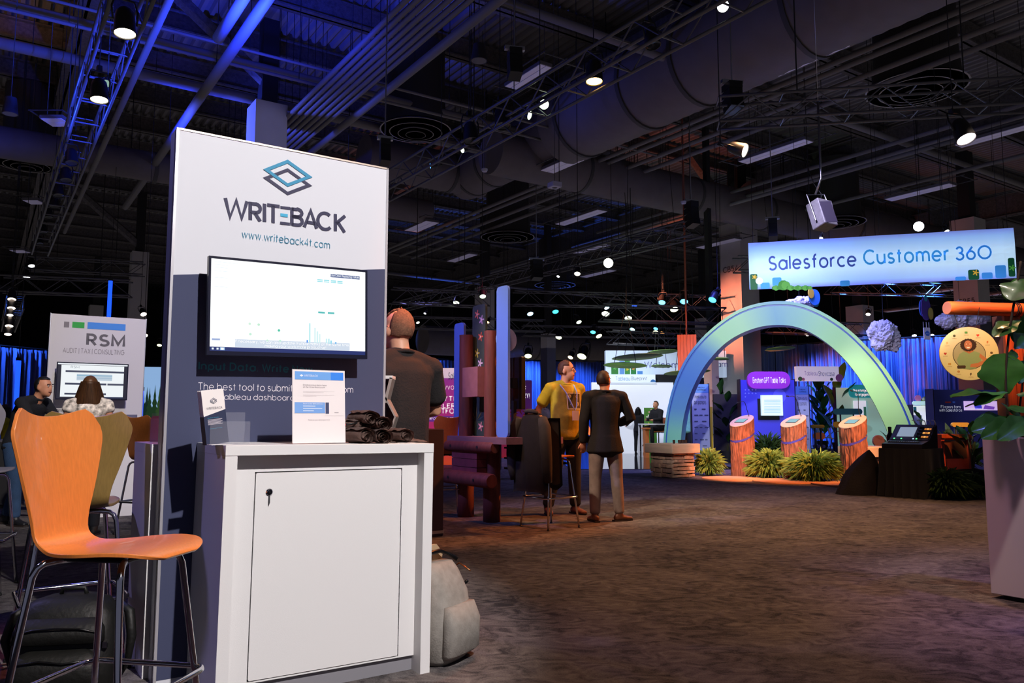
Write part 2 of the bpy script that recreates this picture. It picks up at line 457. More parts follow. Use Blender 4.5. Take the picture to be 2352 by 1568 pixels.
def rrect(x0, x1, z0, z1, r, n=5):
    r = min(r, (x1 - x0) / 2, (z1 - z0) / 2)
    o = []
    for cx, cz, a0 in ((x1 - r, z1 - r, 0), (x0 + r, z1 - r, 90), (x0 + r, z0 + r, 180), (x1 - r, z0 + r, 270)):
        for i in range(n + 1):
            a = R(a0 + 90 * i / n)
            o.append((cx + r * cos(a), cz + r * sin(a)))
    return o
def circ(cx, cz, r, n=24, rz=None):
    rz = r if rz is None else rz
    return [(cx + r * cos(2 * pi * i / n), cz + rz * sin(2 * pi * i / n)) for i in range(n)]
def flower(cx, cz, r, k=5):
    return [(cx + r * (0.62 + 0.38 * cos(k * a)) * cos(a), cz + r * (0.62 + 0.38 * cos(k * a)) * sin(a)) for a in [2 * pi * i / (k * 6) for i in range(k * 6)]]
def lerp(a, b, t):
    return a + (b - a) * t
# ================================================================== the hall
def carpet():
    m = bpy.data.materials.new('brushed_carpet'); m.use_nodes = True
    nt = m.node_tree; L = nt.links; b = nt.nodes['Principled BSDF']
    tc = nt.nodes.new('ShaderNodeTexCoord')
    def nz(scale, st, dist=0.0, det=4, rot=0.0):
        mp = nt.nodes.new('ShaderNodeMapping'); mp.inputs['Scale'].default_value = st; mp.inputs['Rotation'].default_value = (0, 0, rot)
        L.new(tc.outputs['Object'], mp.inputs['Vector'])
        n = nt.nodes.new('ShaderNodeTexNoise'); n.inputs['Scale'].default_value = scale
        n.inputs['Detail'].default_value = det; n.inputs['Distortion'].default_value = dist
        L.new(mp.outputs[0], n.inputs['Vector'])
        return n.outputs['Fac']
    def mth(op, a, c):
        n = nt.nodes.new('ShaderNodeMath'); n.operation = op
        for i, v in enumerate((a, c)):
            if isinstance(v, (int, float)): n.inputs[i].default_value = v
            else: L.new(v, n.inputs[i])
        return n.outputs[0]
    big = nz(1.1, (1, 1, 1), 1.5)
    streak = nz(5.5, (1.0, 1.5, 1), 2.2, 6, 0.5)
    fine = nz(120, (1, 1, 1))
    s = mth('ADD', mth('MULTIPLY', big, 0.45), mth('ADD', mth('MULTIPLY', streak, 0.85), mth('MULTIPLY', fine, 0.45)))
    mr = nt.nodes.new('ShaderNodeMapRange'); mr.inputs[1].default_value = 0.66; mr.inputs[2].default_value = 1.08
    L.new(s, mr.inputs[0])
    mx = nt.nodes.new('ShaderNodeMix'); mx.data_type = 'RGBA'
    mx.inputs[6].default_value = (*srgb('#312e31'), 1); mx.inputs[7].default_value = (*srgb('#77706e'), 1)
    L.new(mr.outputs[0], mx.inputs[0]); L.new(mx.outputs[2], b.inputs['Base Color'])
    b.inputs['Roughness'].default_value = 0.95; b.inputs['Specular IOR Level'].default_value = 0.15
    bp = nt.nodes.new('ShaderNodeBump'); bp.inputs['Strength'].default_value = 0.5; bp.inputs['Distance'].default_value = 0.02
    L.new(s, bp.inputs['Height']); L.new(bp.outputs[0], b.inputs['Normal'])
    return m
g = G(); g.box(-45, 45, -12, 60, -0.2, 0.0)
tag(g.obj('floor', carpet()), kind='structure')
# polished floor tiles by the white stage wall
pol = mat('polished_black_tile', '#15161a', 0.08, spec=0.7)
a = gp(1310, 1078); b_ = gp(1700, 1078)
g = G(); g.box(a.x, b_.x, a.y, a.y + 9.5, 0.0, 0.012)
fl = tag(g.obj('floor_tiles', pol), kind='structure')
# dark end walls of the hall
dk = mat('dark_hall_wall', '#232226', 0.9, noise=(1.5, 0.2))
g = G(); g.box(-45, 45, 59, 59.6, 0, 12); tag(g.obj('wall_back', dk), kind='structure')
g = G(); g.box(-44.6, -44, -12, 60, 0, 12); tag(g.obj('wall_left', dk), kind='structure')
g = G(); g.box(44, 44.6, -12, 60, 0, 12); tag(g.obj('wall_right', dk), kind='structure')

def hall(a_, b_, z=0.0):                # hall axes to world
    return HA * a_ + HB * b_ + V((0, 0, z))
HM = Matrix.Rotation(HR, 4, 'Z')        # x = along B, y = along A
def hloc(p):
    return (V(p).dot(HB), V(p).dot(HA))
# corrugated roof deck, ridges running along A
g = G()
rows = []
x = -42.0
prof = []
while x < 58:
    prof += [(x, 11.2), (x + 0.09, 11.2), (x + 0.13, 11.1), (x + 0.22, 11.1)]
    x += 0.26
g.grid([[HM @ V((px_, yy, pz)) for px_, pz in prof] for yy in (-8, 70)])
deck = mat('roof_deck', '#77747a', 0.8, noise=(0.6, 0.2))
tag(g.obj('ceiling', deck), kind='structure')
# fireproofed beams
bm_ = mat('fireproofed_steel', '#5b575a', 0.95, noise=(14, 0.3), bump=(40, 0.8))
def ibeam(name, p, q, w, h):
    d = (q - p); L_ = d.length; ang = math.atan2(d.y, d.x)
    g = G()
    g.box(0, L_, -w / 2, w / 2, h / 2 - 0.04, h / 2); g.box(0, L_, -w / 2, w / 2, -h / 2, -h / 2 + 0.04); g.box(0, L_, -0.03, 0.03, -h / 2, h / 2)
    o = tag(g.obj(name, bm_), kind='structure'); o.location = p; o.rotation_euler = (0, 0, ang)
    return o
for i in range(22):
    yy = 4.0 + i * 2.6
    ibeam('ceiling_beam', HM @ V((-34, yy, 10.75)), HM @ V((46, yy, 10.75)), 0.3, 0.5)
for xx in (-21.5, -10.2, 1.4, 13.0, 24.6, 36.2):
    ibeam('ceiling_girder', HM @ V((xx, -2, 10.3)), HM @ V((xx, 62, 10.3)), 0.4, 0.9)

# pillars clad in white board, raw steel above
clad = mat('pillar_cladding', '#a9a5a6', 0.7, noise=(1.5, 0.06))
darkst = mat('black_steelwork', '#1d1c20', 0.8)
def pillar(px, Y, w, ztop, code=None, cz=None, face='left'):
    # px,Y: sight line and distance of the corner nearest the camera
    c = at(px, 900, Y); c.z = 0
    t = tag(thing('pillar', None, None, c, HR), kind='structure')
    g = G(); g.box(0, w, 0, w, 0, ztop); g.obj('cladding', clad, t)
    g = G(); g.box(w * .25, w * .75, w * .25, w * .75, ztop, 10.4); g.obj('steel_column', darkst, t)
    if code:
        if face == 'left':
            mx_ = Matrix.Rotation(-pi / 2, 4, 'Z')
            text(code, ink('#3a3536'), t, -w * .85, -w * .15, cz, cz + w * .24, -0.006, 0.02, mtx=mx_)
        else:
            text(code, ink('#3a3536'), t, w * .12, w * .88, cz, cz + w * .26, -0.006, 0.02)
    return t
P54 = pillar(1710, 27.0, 0.94, 8.1, 'CB54', 6.35)
PBL = pillar(566, 17.0, 0.72, 8.35)
PLF = pillar(289, 31.0, 0.62, 7.9)
P55 = pillar(2260, 26.0, 0.8, 8.0, 'CB55', 5.05)
P43 = pillar(1622, 42.0, 0.7, 6.6, 'CB43', 5.6, 'front')
pillar(1257, 36.0, 0.5, 5.1)
pillar(1107, 33.0, 0.62, 6.8)
pillar(1990, 33.0, 0.8, 6.0)
pillar(196, 44.0, 0.7, 7.6)
pillar(1636, 24.0, 0.32, 3.6)
# knee braces at the columns
def knee(p, dx, dz, w=0.16):
    g = G(); g.cyl(p, p + HB * dx + V((0, 0, dz)), w, n=6)
    return tag(g.obj('ceiling_brace', bm_), kind='structure')
knee(V(PBL.location) + HM @ V((.36, .36, 8.9)), -2.3, 1.7)
knee(V(P54.location) + HM @ V((.47, .47, 8.2)), -2.6, 2.2)
knee(V(PLF.location) + HM @ V((.3, .3, 8.2)), -2.9, 2.4)

# ducts
ductm = mat('painted_duct', '#5e575c', 0.7, noise=(3, 0.08))
ribm = mat('duct_band', '#3a383c', 0.7)
def duct(label, p, q, r, rings, ribs=True, end=None):
    t = thing('air_duct', label, 'duct', p)
    d = q - p; L_ = d.length; dn = d.normalized()
    g = G()
    if ribs:                            # spiral seams as shallow ridges
        pts, rs = [], []
        k = int(L_ / 0.16)
        for i in range(k + 1):
            pts.append(dn * (L_ * i / k)); rs.append(r * (1.0 if i % 2 else 0.985))
        g.tube(pts, rs, 28)
    else:
        g.tube([V((0, 0, 0)), d], r, 28)
    g.obj('duct_shell', ductm, t, 'auto')
    me = None
    for s_ in rings:
        if me is None:
            gg = G(); gg.tube([-dn * 0.05, dn * 0.05], r * 1.03, 28); me = gg.mesh('duct_ring', ribm, 'auto')
        put('duct_ring', me, t, dn * s_)
    gg = G(); gg.cyl((0, 0, r * .9), (0, 0, 11.15 - p.z), .012, n=5); me = gg.mesh('hanger_strap', MATTE)
    for k in range(max(2, int(L_ / 3))): put('hanger_strap', me, t, dn * (L_ * (k + .5) / max(2, int(L_ / 3))))
    return t
p = gp(1480, 205, 8.7)
duct('huge dark ribbed air duct running diagonally under the roof', p - HA * 13, p + HA * 2.9, 0.95, [1.5, 5.0, 8.6, 11.3, 12.9, 15.2])
p2 = p + HA * 2.9
duct('narrower end section of the huge diagonal air duct', p2, p2 + HA * 5.2, 0.68, [0.1, 2.6, 3.5, 4.6], False)
p3 = p2 + HA * 5.3
duct('short elbow piece of duct closing the diagonal duct', p3 - HA * .35 + HB * .5, p3 - HA * .35 - HB * 3.5, 0.6, [1.2], False)
q = gp(300, 375, 8.0)
duct('round duct behind the blue lit truss', q - HB * 9, q + HB * 9, 0.4, [4, 9.6, 14], False)
q = gp(1560, 445, 8.2)
duct('dark round duct crossing above the CB54 pillar', q - HB * 7, q + HB * 7, 0.6, [3, 7.5, 11], False)
q = gp(1960, 520, 8.6)
duct('dark wide duct high behind the hanging speaker', q - HB * 6, q + HB * 14, 0.8, [2.5, 5.5, 9], False)
q = gp(1290, 800, 5.2)
duct('blue lit round duct low over the curtain', q - HB * 9, q + HB * 5, 0.75, [3, 7, 10.5], False)

# sprinkler and conduit pipes
pipem = mat('painted_pipe', '#6a676d', 0.6)
def pipe(label, p, q, r, rings=()):
    t = thing('overhead_pipe', label, 'pipe', p)
    g = G(); g.tube([V((0, 0, 0)), q - p], r, 10); g.obj('pipe_run', pipem, t, True)
    n = max(2, int((q - p).length / 4))
    gg = G(); gg.cyl(V((0, 0, 0)), V((0, 0, 11.12 - p.z)), 0.008, n=5); me = gg.mesh('hanger_rod', MATTE)
    for i in range(n):
        put('hanger_rod', me, t, (q - p) * ((i + .5) / n))
    return t
def pipe_px(label, px, py, z, axis, a, b, r):
    c = gp(px, py, z)
    return pipe(label, c + axis * a, c + axis * b, r)
pipe_px('thick grey pipe crossing behind the top of the blue truss', 140, 130, 8.6, HB, -8, 12, 0.12)
pipe_px('thin pipe below the thick pipe by the blue truss', 380, 110, 8.3, HB, -8, 9, 0.035)
pipe_px('long slanting pipe beside the blue truss', 330, 130, 7.6, HA, -6, 16, 0.06)
pipe_px('blue lit slanting pipe passing behind the white pillar', 500, 165, 8.0, HA, -7, 12, 0.1)
pipe_px('slanting pipe rising from behind the white exhibit wall', 880, 215, 8.2, HA, -9, 11, 0.09)
pipe_px('short bright blue pipe stub above the white pillar', 528, 45, 7.9, HA, -2, 0.8, 0.1)
pipe_px('thin level pipe behind the white pillar', 760, 195, 8.8, HB, -9, 9, 0.1)
pipe_px('lower thin level pipe behind the white pillar', 820, 180, 8.4, HB, -9, 9, 0.03)
for i in range(7):
    pipe_px(('bundled conduit in the rack, number %s from its edge' % ('one', 'two', 'three', 'four', 'five', 'six', 'seven')[i]), 720 + i * 19, 210, 8.1, HA, -9, 14, 0.05)
for i, (x_, y_) in enumerate(((1230, 430), (1260, 430), (1300, 440), (1330, 450), (2050, 330), (2130, 330))):
    pipe_px('dark conduit under the roof, %s of the far bundle' % ('first', 'second', 'third', 'fourth', 'fifth', 'sixth')[i], x_, y_, 8.4, HA, -14, 12, 0.06)
pipe_px('long thin pipe crossing over the banner', 2150, 355, 8.6, HB, -16, 14, 0.08)
pipe_px('pipe crossing level with the top of pillar CB54', 1900, 470, 8.4, HA, -14, 12, 0.06)
pipe_px('thin pipe crossing left of the pillar CB54'.replace('left of', 'before'), 1500, 520, 8.0, HA, -12, 12, 0.06)
pipe_px('pipe crossing high over the log table', 1000, 640, 7.8, HB, -8, 14, 0.06)

# round ceiling diffusers
difm = mat('diffuser_metal', '#8c8788', 0.6)
def diffuser(label, px, py, z, r):
    t = thing('ceiling_diffuser', label, 'vent', gp(px, py, z))
    for k, (r0, dz) in enumerate(((1.0, 0.0), (0.74, -0.05), (0.5, -0.09), (0.28, -0.12))):
        g = G(); rr = r * r0
        g.lathe([(rr, dz), (rr * .83, dz + .09), (rr * .80, dz + .09), (rr * .96, dz)], 32)
        g.obj('diffuser_ring', difm, t, 'auto')
    g = G(); g.lathe([(r * .86, .1), (r * .8, .9), (r * .8, 2.2)], 24); g.obj('duct_drop', mat('diffuser_neck', '#2c2a2d', .8), t, 'auto')
diffuser('round slatted ceiling diffuser beside the blue truss', 62, 378, 8.2, 0.78)
diffuser('round ceiling diffuser above the exhibit wall corner', 955, 300, 8.4, 0.9)
diffuser('large round ceiling diffuser over the cross truss', 2105, 205, 8.4, 1.05)
diffuser('round ceiling diffuser over the log table', 1166, 545, 8.2, 1.05)
diffuser('far round ceiling diffuser behind the hanging speaker', 1920, 512, 8.0, 1.0)
diffuser('small far round ceiling diffuser near the bright lamp', 1275, 655, 7.6, 1.0)
# ================================================================== the near exhibit wall and counter
C1 = at(513, 1022.7, 3.3); CT = C1.z                       # front corner of the counter top
CW, CD = 0.985, 0.53
base = V((C1.x, C1.y, 0))
wl = thing('exhibit_wall', 'tall white and navy fabric exhibit wall with company lettering', 'display wall', (0, 0, 0), HR)
Q = base + HA * CD
wl.location = Q
x_l = pp(wl, 384, 850)[0]; x_r = pp(wl, 886, 700)[0]
Q = Q + HB * x_l
wl.location = Q
bpy.context.view_layer.update()
WW = x_r - x_l
WH = (pp(wl, 402, 293.5)[1] + pp(wl, 888, 384)[1]) / 2
fab = mat('white_display_fabric', '#dadbe2', 0.8, bump=(500, 0.05))
navy = mat('navy_display_fabric', '#434865', 0.85, bump=(500, 0.06))
silver = mat('silver_profile', '#a9acb8', 0.4, 0.8)
g = G(); g.box(0.008, WW - 0.008, 0.0, 0.10, 0.0, WH - 0.008); g.obj('fabric_panel', fab, wl)
za = pp(wl, 393, 630.5)[1]; zb = pp(wl, 884, 618)[1]
g = G(); g.prism([(0.009, 0.02), (WW - 0.009, 0.02), (WW - 0.009, zb), (0.009, za)], -0.0015, 0.002); g.obj('navy_panel', navy, wl)
for nm, x0, x1 in (('side_profile', -0.004, 0.008), ('side_profile', WW - 0.008, WW + 0.004)):
    g = G(); g.box(x0, x1, -0.004, 0.016, 0, WH)
    g.obj(nm, mat('bright_edge', '#e8e6ea', 0.25, 0.6), wl)
    g = G(); g.box(x0, x1, 0.016, 0.03, 0, WH - .002); g.obj('profile_groove', mat('bronze_groove', '#4a3634', 0.5), wl)
    g = G(); g.box(x0 - .001, x1 + .001, 0.03, 0.125, 0, WH - .001); g.obj('side_panel', silver, wl)
g = G(); g.box(-0.004, WW + 0.004, -0.004, 0.0, WH - 0.009, WH); g.box(-0.004, WW + 0.004, 0.0, 0.125, WH - 0.003, WH); g.obj('top_profile', mat('warm_edge', '#e9d5c6', 0.3, 0.5), wl)
# emblem: two interlocked rhombs
def wpx(px, py, off=-0.003):
    return pp(wl, px, py, off)
s_ = 640 / 2334.0
def zp(x, y): return wpx(360 + x * s_, 280 + y * s_)
def ring_poly(outer, inner, m, y, name):
    g = G()
    o = [zp(*p) for p in outer]; i_ = [zp(*p) for p in inner]
    for k in range(4):
        j = (k + 1) % 4
        g.face([V((p[0], y, p[1])) for p in (o[k], o[j], i_[j], i_[k])])
    return g.obj(name, m, wl)
teal = ink('#2f8bb2'); dnavy = ink('#2f2d4c'); mix = ink('#235a7e')
ring_poly([(1097, 387), (1303, 535), (1097, 613), (889, 466)], [(1097, 416), (1250, 525), (1097, 584), (945, 474)], dnavy, -0.003, 'emblem_rhomb')
ring_poly([(1097, 315), (1305, 463), (1097, 542), (891, 396)], [(1097, 346), (1250, 456), (1097, 513), (946, 405)], teal, -0.0036, 'emblem_rhomb')
def letter_poly(pls, m, w, name='lettering'):
    return strokes(m, wl, [[zp(*p) for p in pl] for pl in pls], w, -0.003, name)
def arc(cx, cy, rx, ry, a0, a1, n=12, sl=0.13):
    o = []
    for i in range(n + 1):
        a = R(lerp(a0, a1, i / n)); x = cx + rx * cos(a)
        o.append((x, cy - ry * sin(a) + (x - cx) * sl))
    return o
wd = 0.0175
letter_poly([[(575, 636), (615, 797), (667, 655), (712, 808), (757, 664)]], dnavy, wd)                            # W
letter_poly([[(784, 820), (784, 668)], [(784, 682), (820, 686)] + arc(828, 722, 40, 37, 80, -80, 8) + [(784, 754)], [(822, 762), (868, 832)]], dnavy, wd)   # R
letter_poly([[(903, 836), (903, 684)]], dnavy, wd)                                                              # I
letter_poly([[(975, 846), (975, 700)], [(925, 694), (1030, 708)]], dnavy, wd)                                   # T
letter_poly([[(1036, 714), (1118, 724)], [(1034, 845), (1116, 855)]], dnavy, 0.0145)                             # E bars
letter_poly([[(1036, 777), (1098, 785)]], ink('#3fa9d0'), 0.0165, 'lettering')
letter_poly([[(1133, 866), (1133, 716)], [(1133, 728), (1170, 732)] + arc(1176, 761, 40, 33, 85, -85, 8) + [(1133, 790)], [(1133, 790), (1176, 795)] + arc(1180, 829, 40, 34, 85, -85, 8) + [(1133, 858)]], dnavy, wd)  # B
letter_poly([[(1236, 880), (1290, 742), (1340, 892)], [(1256, 838), (1326, 848)]], dnavy, wd)                      # A
letter_poly([arc(1410, 831, 60, 68, 48, 318, 22)], dnavy, wd)                                                  # C
letter_poly([[(1497, 914), (1497, 770)], [(1578, 786), (1502, 850)], [(1518, 838), (1574, 924)]], dnavy, wd)       # K
# the other lines of print
m1 = mat('ink_teal_text', '#2d7f9f', .6)
def wline(s, m, px0, px1, pyl, pyr, h, bold=0.0, dz=0.0):
    x0, zl = wpx(px0, pyl); x1, zr = wpx(px1, pyr)
    sc = (wpx(px0, pyl - 50)[1] - zl) / 50.0
    hh = h * sc
    z0 = (zl + zr) / 2
    return text(s, m, wl, x0, x1, z0, z0 + hh, -0.003, bold)
wline('www.writeback4t.com', m1, 555, 758, 548, 572, 21, -.002)
wline('Input Data. Write Now.', mat('ink_teal_bold', '#2b7f90', .6), 455, 722, 856.5, 857.5, 25, 0.03)
wline('The best tool to submit data back from', mat('ink_white', '#e6e4ec', .6), 455, 811, 897.5, 900, 17.5, -.008)
wline('your Tableau dashboard', mat('ink_white', '#e6e4ec', .6), 455, 676, 921.5, 922.5, 18, -.008)

# ---- TV on the wall
TVO = -0.13
cs = [pp(wl, *c, TVO) for c in ((478.5, 587), (843, 620.5), (844, 824.5), (476.8, 814.5))]
cx = sum(c[0] for c in cs) / 4; cz = sum(c[1] for c in cs) / 4
tw = (cs[1][0] + cs[2][0] - cs[0][0] - cs[3][0]) / 2; th = (cs[0][1] + cs[1][1] - cs[2][1] - cs[3][1]) / 2
tilt = math.atan2((cs[1][1] + cs[2][1] - cs[0][1] - cs[3][1]) / 2, tw)
tvl = V(Q) + HB * cx + HA * TVO + V((0, 0, cz))
tv = thing('television', 'wide black TV showing a bright white dashboard on exhibit wall', 'television', tvl, HR)
tv.rotation_euler = (0, -tilt, HR)
def screen_tv(tv, tw, th, deep, bz=0.011, bot=0.02):
    g = G(); g.box(-tw / 2, tw / 2, 0.004, 0.03, -th / 2, th / 2); g.obj('back_shell', BLACK, tv)
    g = G(); g.box(-tw * .3, tw * .3, 0.03, deep, -th * .25, th * .25); g.obj('wall_bracket', BLACK, tv)
    fr = mat('tv_bezel', '#1a1b2e', 0.25)
    for x0, x1, z0, z1 in ((-tw / 2, tw / 2, th / 2 - bz, th / 2), (-tw / 2, tw / 2, -th / 2, -th / 2 + bot), (-tw / 2, -tw / 2 + bz, -th / 2 + bot, th / 2 - bz), (tw / 2 - bz, tw / 2, -th / 2 + bot, th / 2 - bz)):
        g = G(); g.box(x0, x1, -0.002, 0.004, z0, z1); g.obj('bezel', fr, tv)
screen_tv(tv, tw, th, -TVO - 0.001)
sx0, sx1, sz0, sz1 = -tw / 2 + .011, tw / 2 - .011, -th / 2 + .02, th / 2 - .011
g = G(); g.face([(sx0, 0.002, sz0), (sx1, 0.002, sz0), (sx1, 0.002, sz1), (sx0, 0.002, sz1)])
scr = g.obj('screen', glow('#fbfdff', 1.25), tv)
def sc_(u, v): return (lerp(sx0, sx1, u), lerp(sz1, sz0, v))
def srect(u0, u1, v0, v1, col, s=1.0, y=0.0012, name='screen_graphic'):
    g = G(); a = sc_(u0, v0); b = sc_(u1, v1)
    g.face([(a[0], y, b[1]), (b[0], y, b[1]), (b[0], y, a[1]), (a[0], y, a[1])])
    return g.obj(name, glow(col, s), scr)
srect(0, 1, .955, 1, '#2b3f90', .55, name='task_bar')
for u in (.012, .04):
    srect(u, u + .012, .965, .985, '#e8f4ff', 1, .0008)
srect(.06, .088, .96, .99, '#9ec4f0', 1, .0008); srect(.066, .082, .963, .985, '#ffffff', 1.1, .0006)
srect(.755, .96, .055, .095, '#6a7aa8', .8)
a0 = sc_(.758, .09); a1 = sc_(.957, .058)
text('Use Case: Replacing Values', glow('#f4f8ff', 1.1), scr, a0[0], a1[0], a0[1], a1[1], 0.0008, .01)
for u in (.665, .71, .757, .802):
    srect(u, u + .037, .13, .145, '#9fe9f2', .9); srect(u, u + .037, .15, .162, '#9fe9f2', .9)
srect(.672, .718, .508, .53, '#63d2cf', .8); srect(.737, .783, .508, .53, '#63d2cf', .8)
for u, v0, v1, c in ((.596, .845, .88, '#4d94f0'), (.612, .65, .88, '#b9f0f4'), (.647, .7, .88, '#d9f6f8'), (.663, .74, .88, '#d2f3f7'), (.679, .77, .88, '#dcf8f8'), (.725, .82, .88, '#c9f1f5'), (.741, .82, .88, '#b6ecf5'), (.756, .84, .88, '#8fdcf4'), (.788, .855, .885, '#6fb9f0')):
    srect(u, u + .010, v0, v1, c, .95, name='chart_bar')
for u, v, c in ((.235, .69, '#d7f5e3'), (.29, .695, '#c4efd4'), (.417, .75, '#4fc8a8'), (.24, .805, '#c6f2dc'), (.345, .87, '#d0f4e0'), (.425, .868, '#c9f4e2')):
    g = G(); p = sc_(u, v); g.face([(x, .0012, z) for x, z in circ(p[0], p[1], .0065, 14)]); g.obj('chart_dot', glow(c, .95), scr)
srect(.012, .06, .865, .885, '#9fb2e0', .9)
srect(.148, .89, .865, .953, '#dbe7f7', .9)
lv = mat('caption_white', '#ffffff', .5, emit=1.1); 
for s, u0, u1, v0, v1 in (('If necessary, we can also update multiple marks at the same time,', .148, .888, .87, .912), ('making your work more productive!', .33, .725, .912, .952)):
    a = sc_(u0, v1); b = sc_(u1, v0)
    text(s, glow('#8ea6c8', .8), scr, a[0], b[0], a[1], b[1], .0011, .03)
    text(s, glow('#ffffff', 1.2), scr, a[0], b[0], a[1], b[1], .0007, .005)
for v in (.03, .06, .09, .13, .2, .3):
    srect(.02, .1 if v > .05 else .16, v, v + .006, '#e3ecf4', 1.0)

# ---- the white counter before it
ct = thing('counter', 'white laminate counter with a lockable door before the exhibit wall', 'counter', base, HR)
ct.rotation_euler = (0, R(0.55), HR)
TK = 0.044
g = G(); g.box(0, CW, 0, CD - .004, CT - TK, CT); g.bevel(.0015, 1); g.obj('counter_top', WHITE, ct)
SP = 0.05
for x0 in (0.001, CW - SP - .001):
    g = G(); g.box(x0, x0 + SP, 0.003, CD - .006, 0, CT - TK); g.obj('side_panel', WHITE, ct)
RC = 0.075
dx0, dz1 = pp(ct, 581, 1079, RC); dx1, dz0 = pp(ct, 914, 1508, RC)
dx0b, dz0b = pp(ct, 566, 1561, RC); dz0 = (dz0 + dz0b) / 2; dx1 = (dx1 + pp(ct, 920, 1074, RC)[0]) / 2; dx0 = (dx0 + dx0b) / 2
dz1 = (dz1 + pp(ct, 920, 1074, RC)[1]) / 2
g = G(); zt = CT - TK
g.box(SP, dx0, RC, RC + .018, 0.08, zt); g.box(dx1, CW - SP, RC, RC + .018, 0.08, zt); g.box(dx0, dx1, RC, RC + .018, dz1, zt); g.box(dx0, dx1, RC, RC + .018, 0.08, dz0)
g.obj('front_panel', WHITE, ct)
g = G(); g.box(dx0 - .01, dx1 + .01, RC + .019, RC + .03, dz0 - .01, dz1 + .01); g.obj('inner_board', MATTE, ct)
g = G(); g.box(SP, CW - SP, RC + .02, RC + .04, 0, .08); g.obj('plinth', mat('grey_plinth', '#8c8a90', .5), ct)
dr = G(); gap = .0045
dr.prism(rrect(dx0 + gap, dx1 - gap, dz0 + gap, dz1 - gap, .008, 3), RC - .001, RC + .017)
dr = dr.obj('door', WHITE, ct)
lx, lz = pp(ct, 614, 1129, RC)
mrot = Matrix.Rotation(pi / 2, 4, 'X')
g = G(); g.lathe([(.0, -.001), (.0155, -.001), (.0155, .004), (.012, .007), (.011, .004), (.009, .004), (.009, .009), (.0, .009)], 24, (lx, RC, lz), mrot); g.obj('lock', CHROME, dr, 'auto')
g = G(); g.box(lx - .0012, lx + .0012, RC - .012, RC - .0095, lz - .004, lz + .004); g.obj('keyhole', MATTE, dr)
g = G(); g.prism([(lx - .0035, lz - .016), (lx + .003, lz - .018), (lx + .0035, lz - .045), (lx - .002, lz - .06), (lx - .004, lz - .05)], RC - .006, RC - .004); g.obj('latch_tongue', STEEL, dr)
hg = G()
for k in range(18):
    zz = lerp(dz0 + .03, dz1 - .03, k / 17)
    hg.box(dx1 - .0035, dx1 - .001, RC - .001, RC + .01, zz, zz + .02)
hg.obj('hinge_strip', STEEL, dr)

# back to back twin counter behind the wall
cb = thing('counter', 'plain white counter behind the exhibit wall, mostly hidden', 'counter', Q + HA * .13, HR)
g = G(); g.box(-.03, .93, 0.0, .5, CT - TK - .01, CT - .01); g.obj('counter_top', WHITE, cb)
for x0 in (-.029, .88):
    g = G(); g.box(x0, x0 + .05, 0.002, .498, 0, CT - TK - .01); g.obj('side_panel', WHITE, cb)
g = G(); g.box(.021, .88, .40, .42, 0, CT - TK - .01); g.obj('front_panel', WHITE, cb)
# acrylic holder on the twin counter, its pink light put into the leaflet colour
ah = thing('leaflet_holder', 'clear leaflet holder with red leaflets on the hidden counter', 'leaflet holder', Q + HA * .40 + HB * .03 + V((0, 0, CT - .01)), HR - .6)
g = G(); g.box(-.035, .035, .0, .003, 0, .12); g.box(-.035, .035, .028, .031, 0, .15); g.box(-.035, .035, .0, .031, 0, .003); g.obj('acrylic_pocket', GLASS, ah)
for k in range(3):
    g = G(); g.box(-.03, .03, .006 + k * .007, .0115 + k * .007, .004, .125 + .005 * k); g.obj('leaflet', mat('pink_light_leaflet', '#d8949a', .5), ah)
# folding tablet stand at the wall's far edge
ts = thing('tablet_stand', 'silver folding tablet stand sticking out beyond the exhibit wall', 'tablet stand', Q + HB * 1.02 + HA * .30 + V((0, 0, CT - .01)), 0)
tsx = lambda px, py: (lambda r: (r.x - ts.location.x, r.z - ts.location.z))(at(px, py, ts.location.y))
def arm(name, a, b, w, m):
    pa, pb = tsx(*a), tsx(*b)
    d = V((pb[0] - pa[0], 0, pb[1] - pa[1])); n = V((-d.z, 0, d.x)).normalized() * w / 2
    g = G(); pts = [V((pa[0], 0, pa[1])) + n, V((pb[0], 0, pb[1])) + n, V((pb[0], 0, pb[1])) - n, V((pa[0], 0, pa[1])) - n]
    g.prism([(p.x, p.z) for p in pts], -.06, .06); g.obj(name, m, ts)
wal = mat('white_aluminium', '#d8d2cc', .3, .6)
arm('tablet', (878, 867), (905, 867), .018, WHITE)
arm('upper_plate', (902, 868), (888, 925), .016, wal); arm('lower_plate', (889, 913), (911, 957), .009, wal); arm('foot_plate', (911, 957), (899, 992), .009, wal)
pf = tsx(899, 992)
g = G(); g.box(pf[0] - .2, pf[0] + .02, -.07, .07, 0, max(pf[1], .012)); g.obj('base_plate', wal, ts)

# ---- things on the counter top
def onc(px, py, yl):                       # spot on the counter: sight line against the plane y=yl
    x, z = pp(ct, px, py, yl); return base + HB * x + HA * yl + V((0, 0, CT - x * sin(R(.55))))
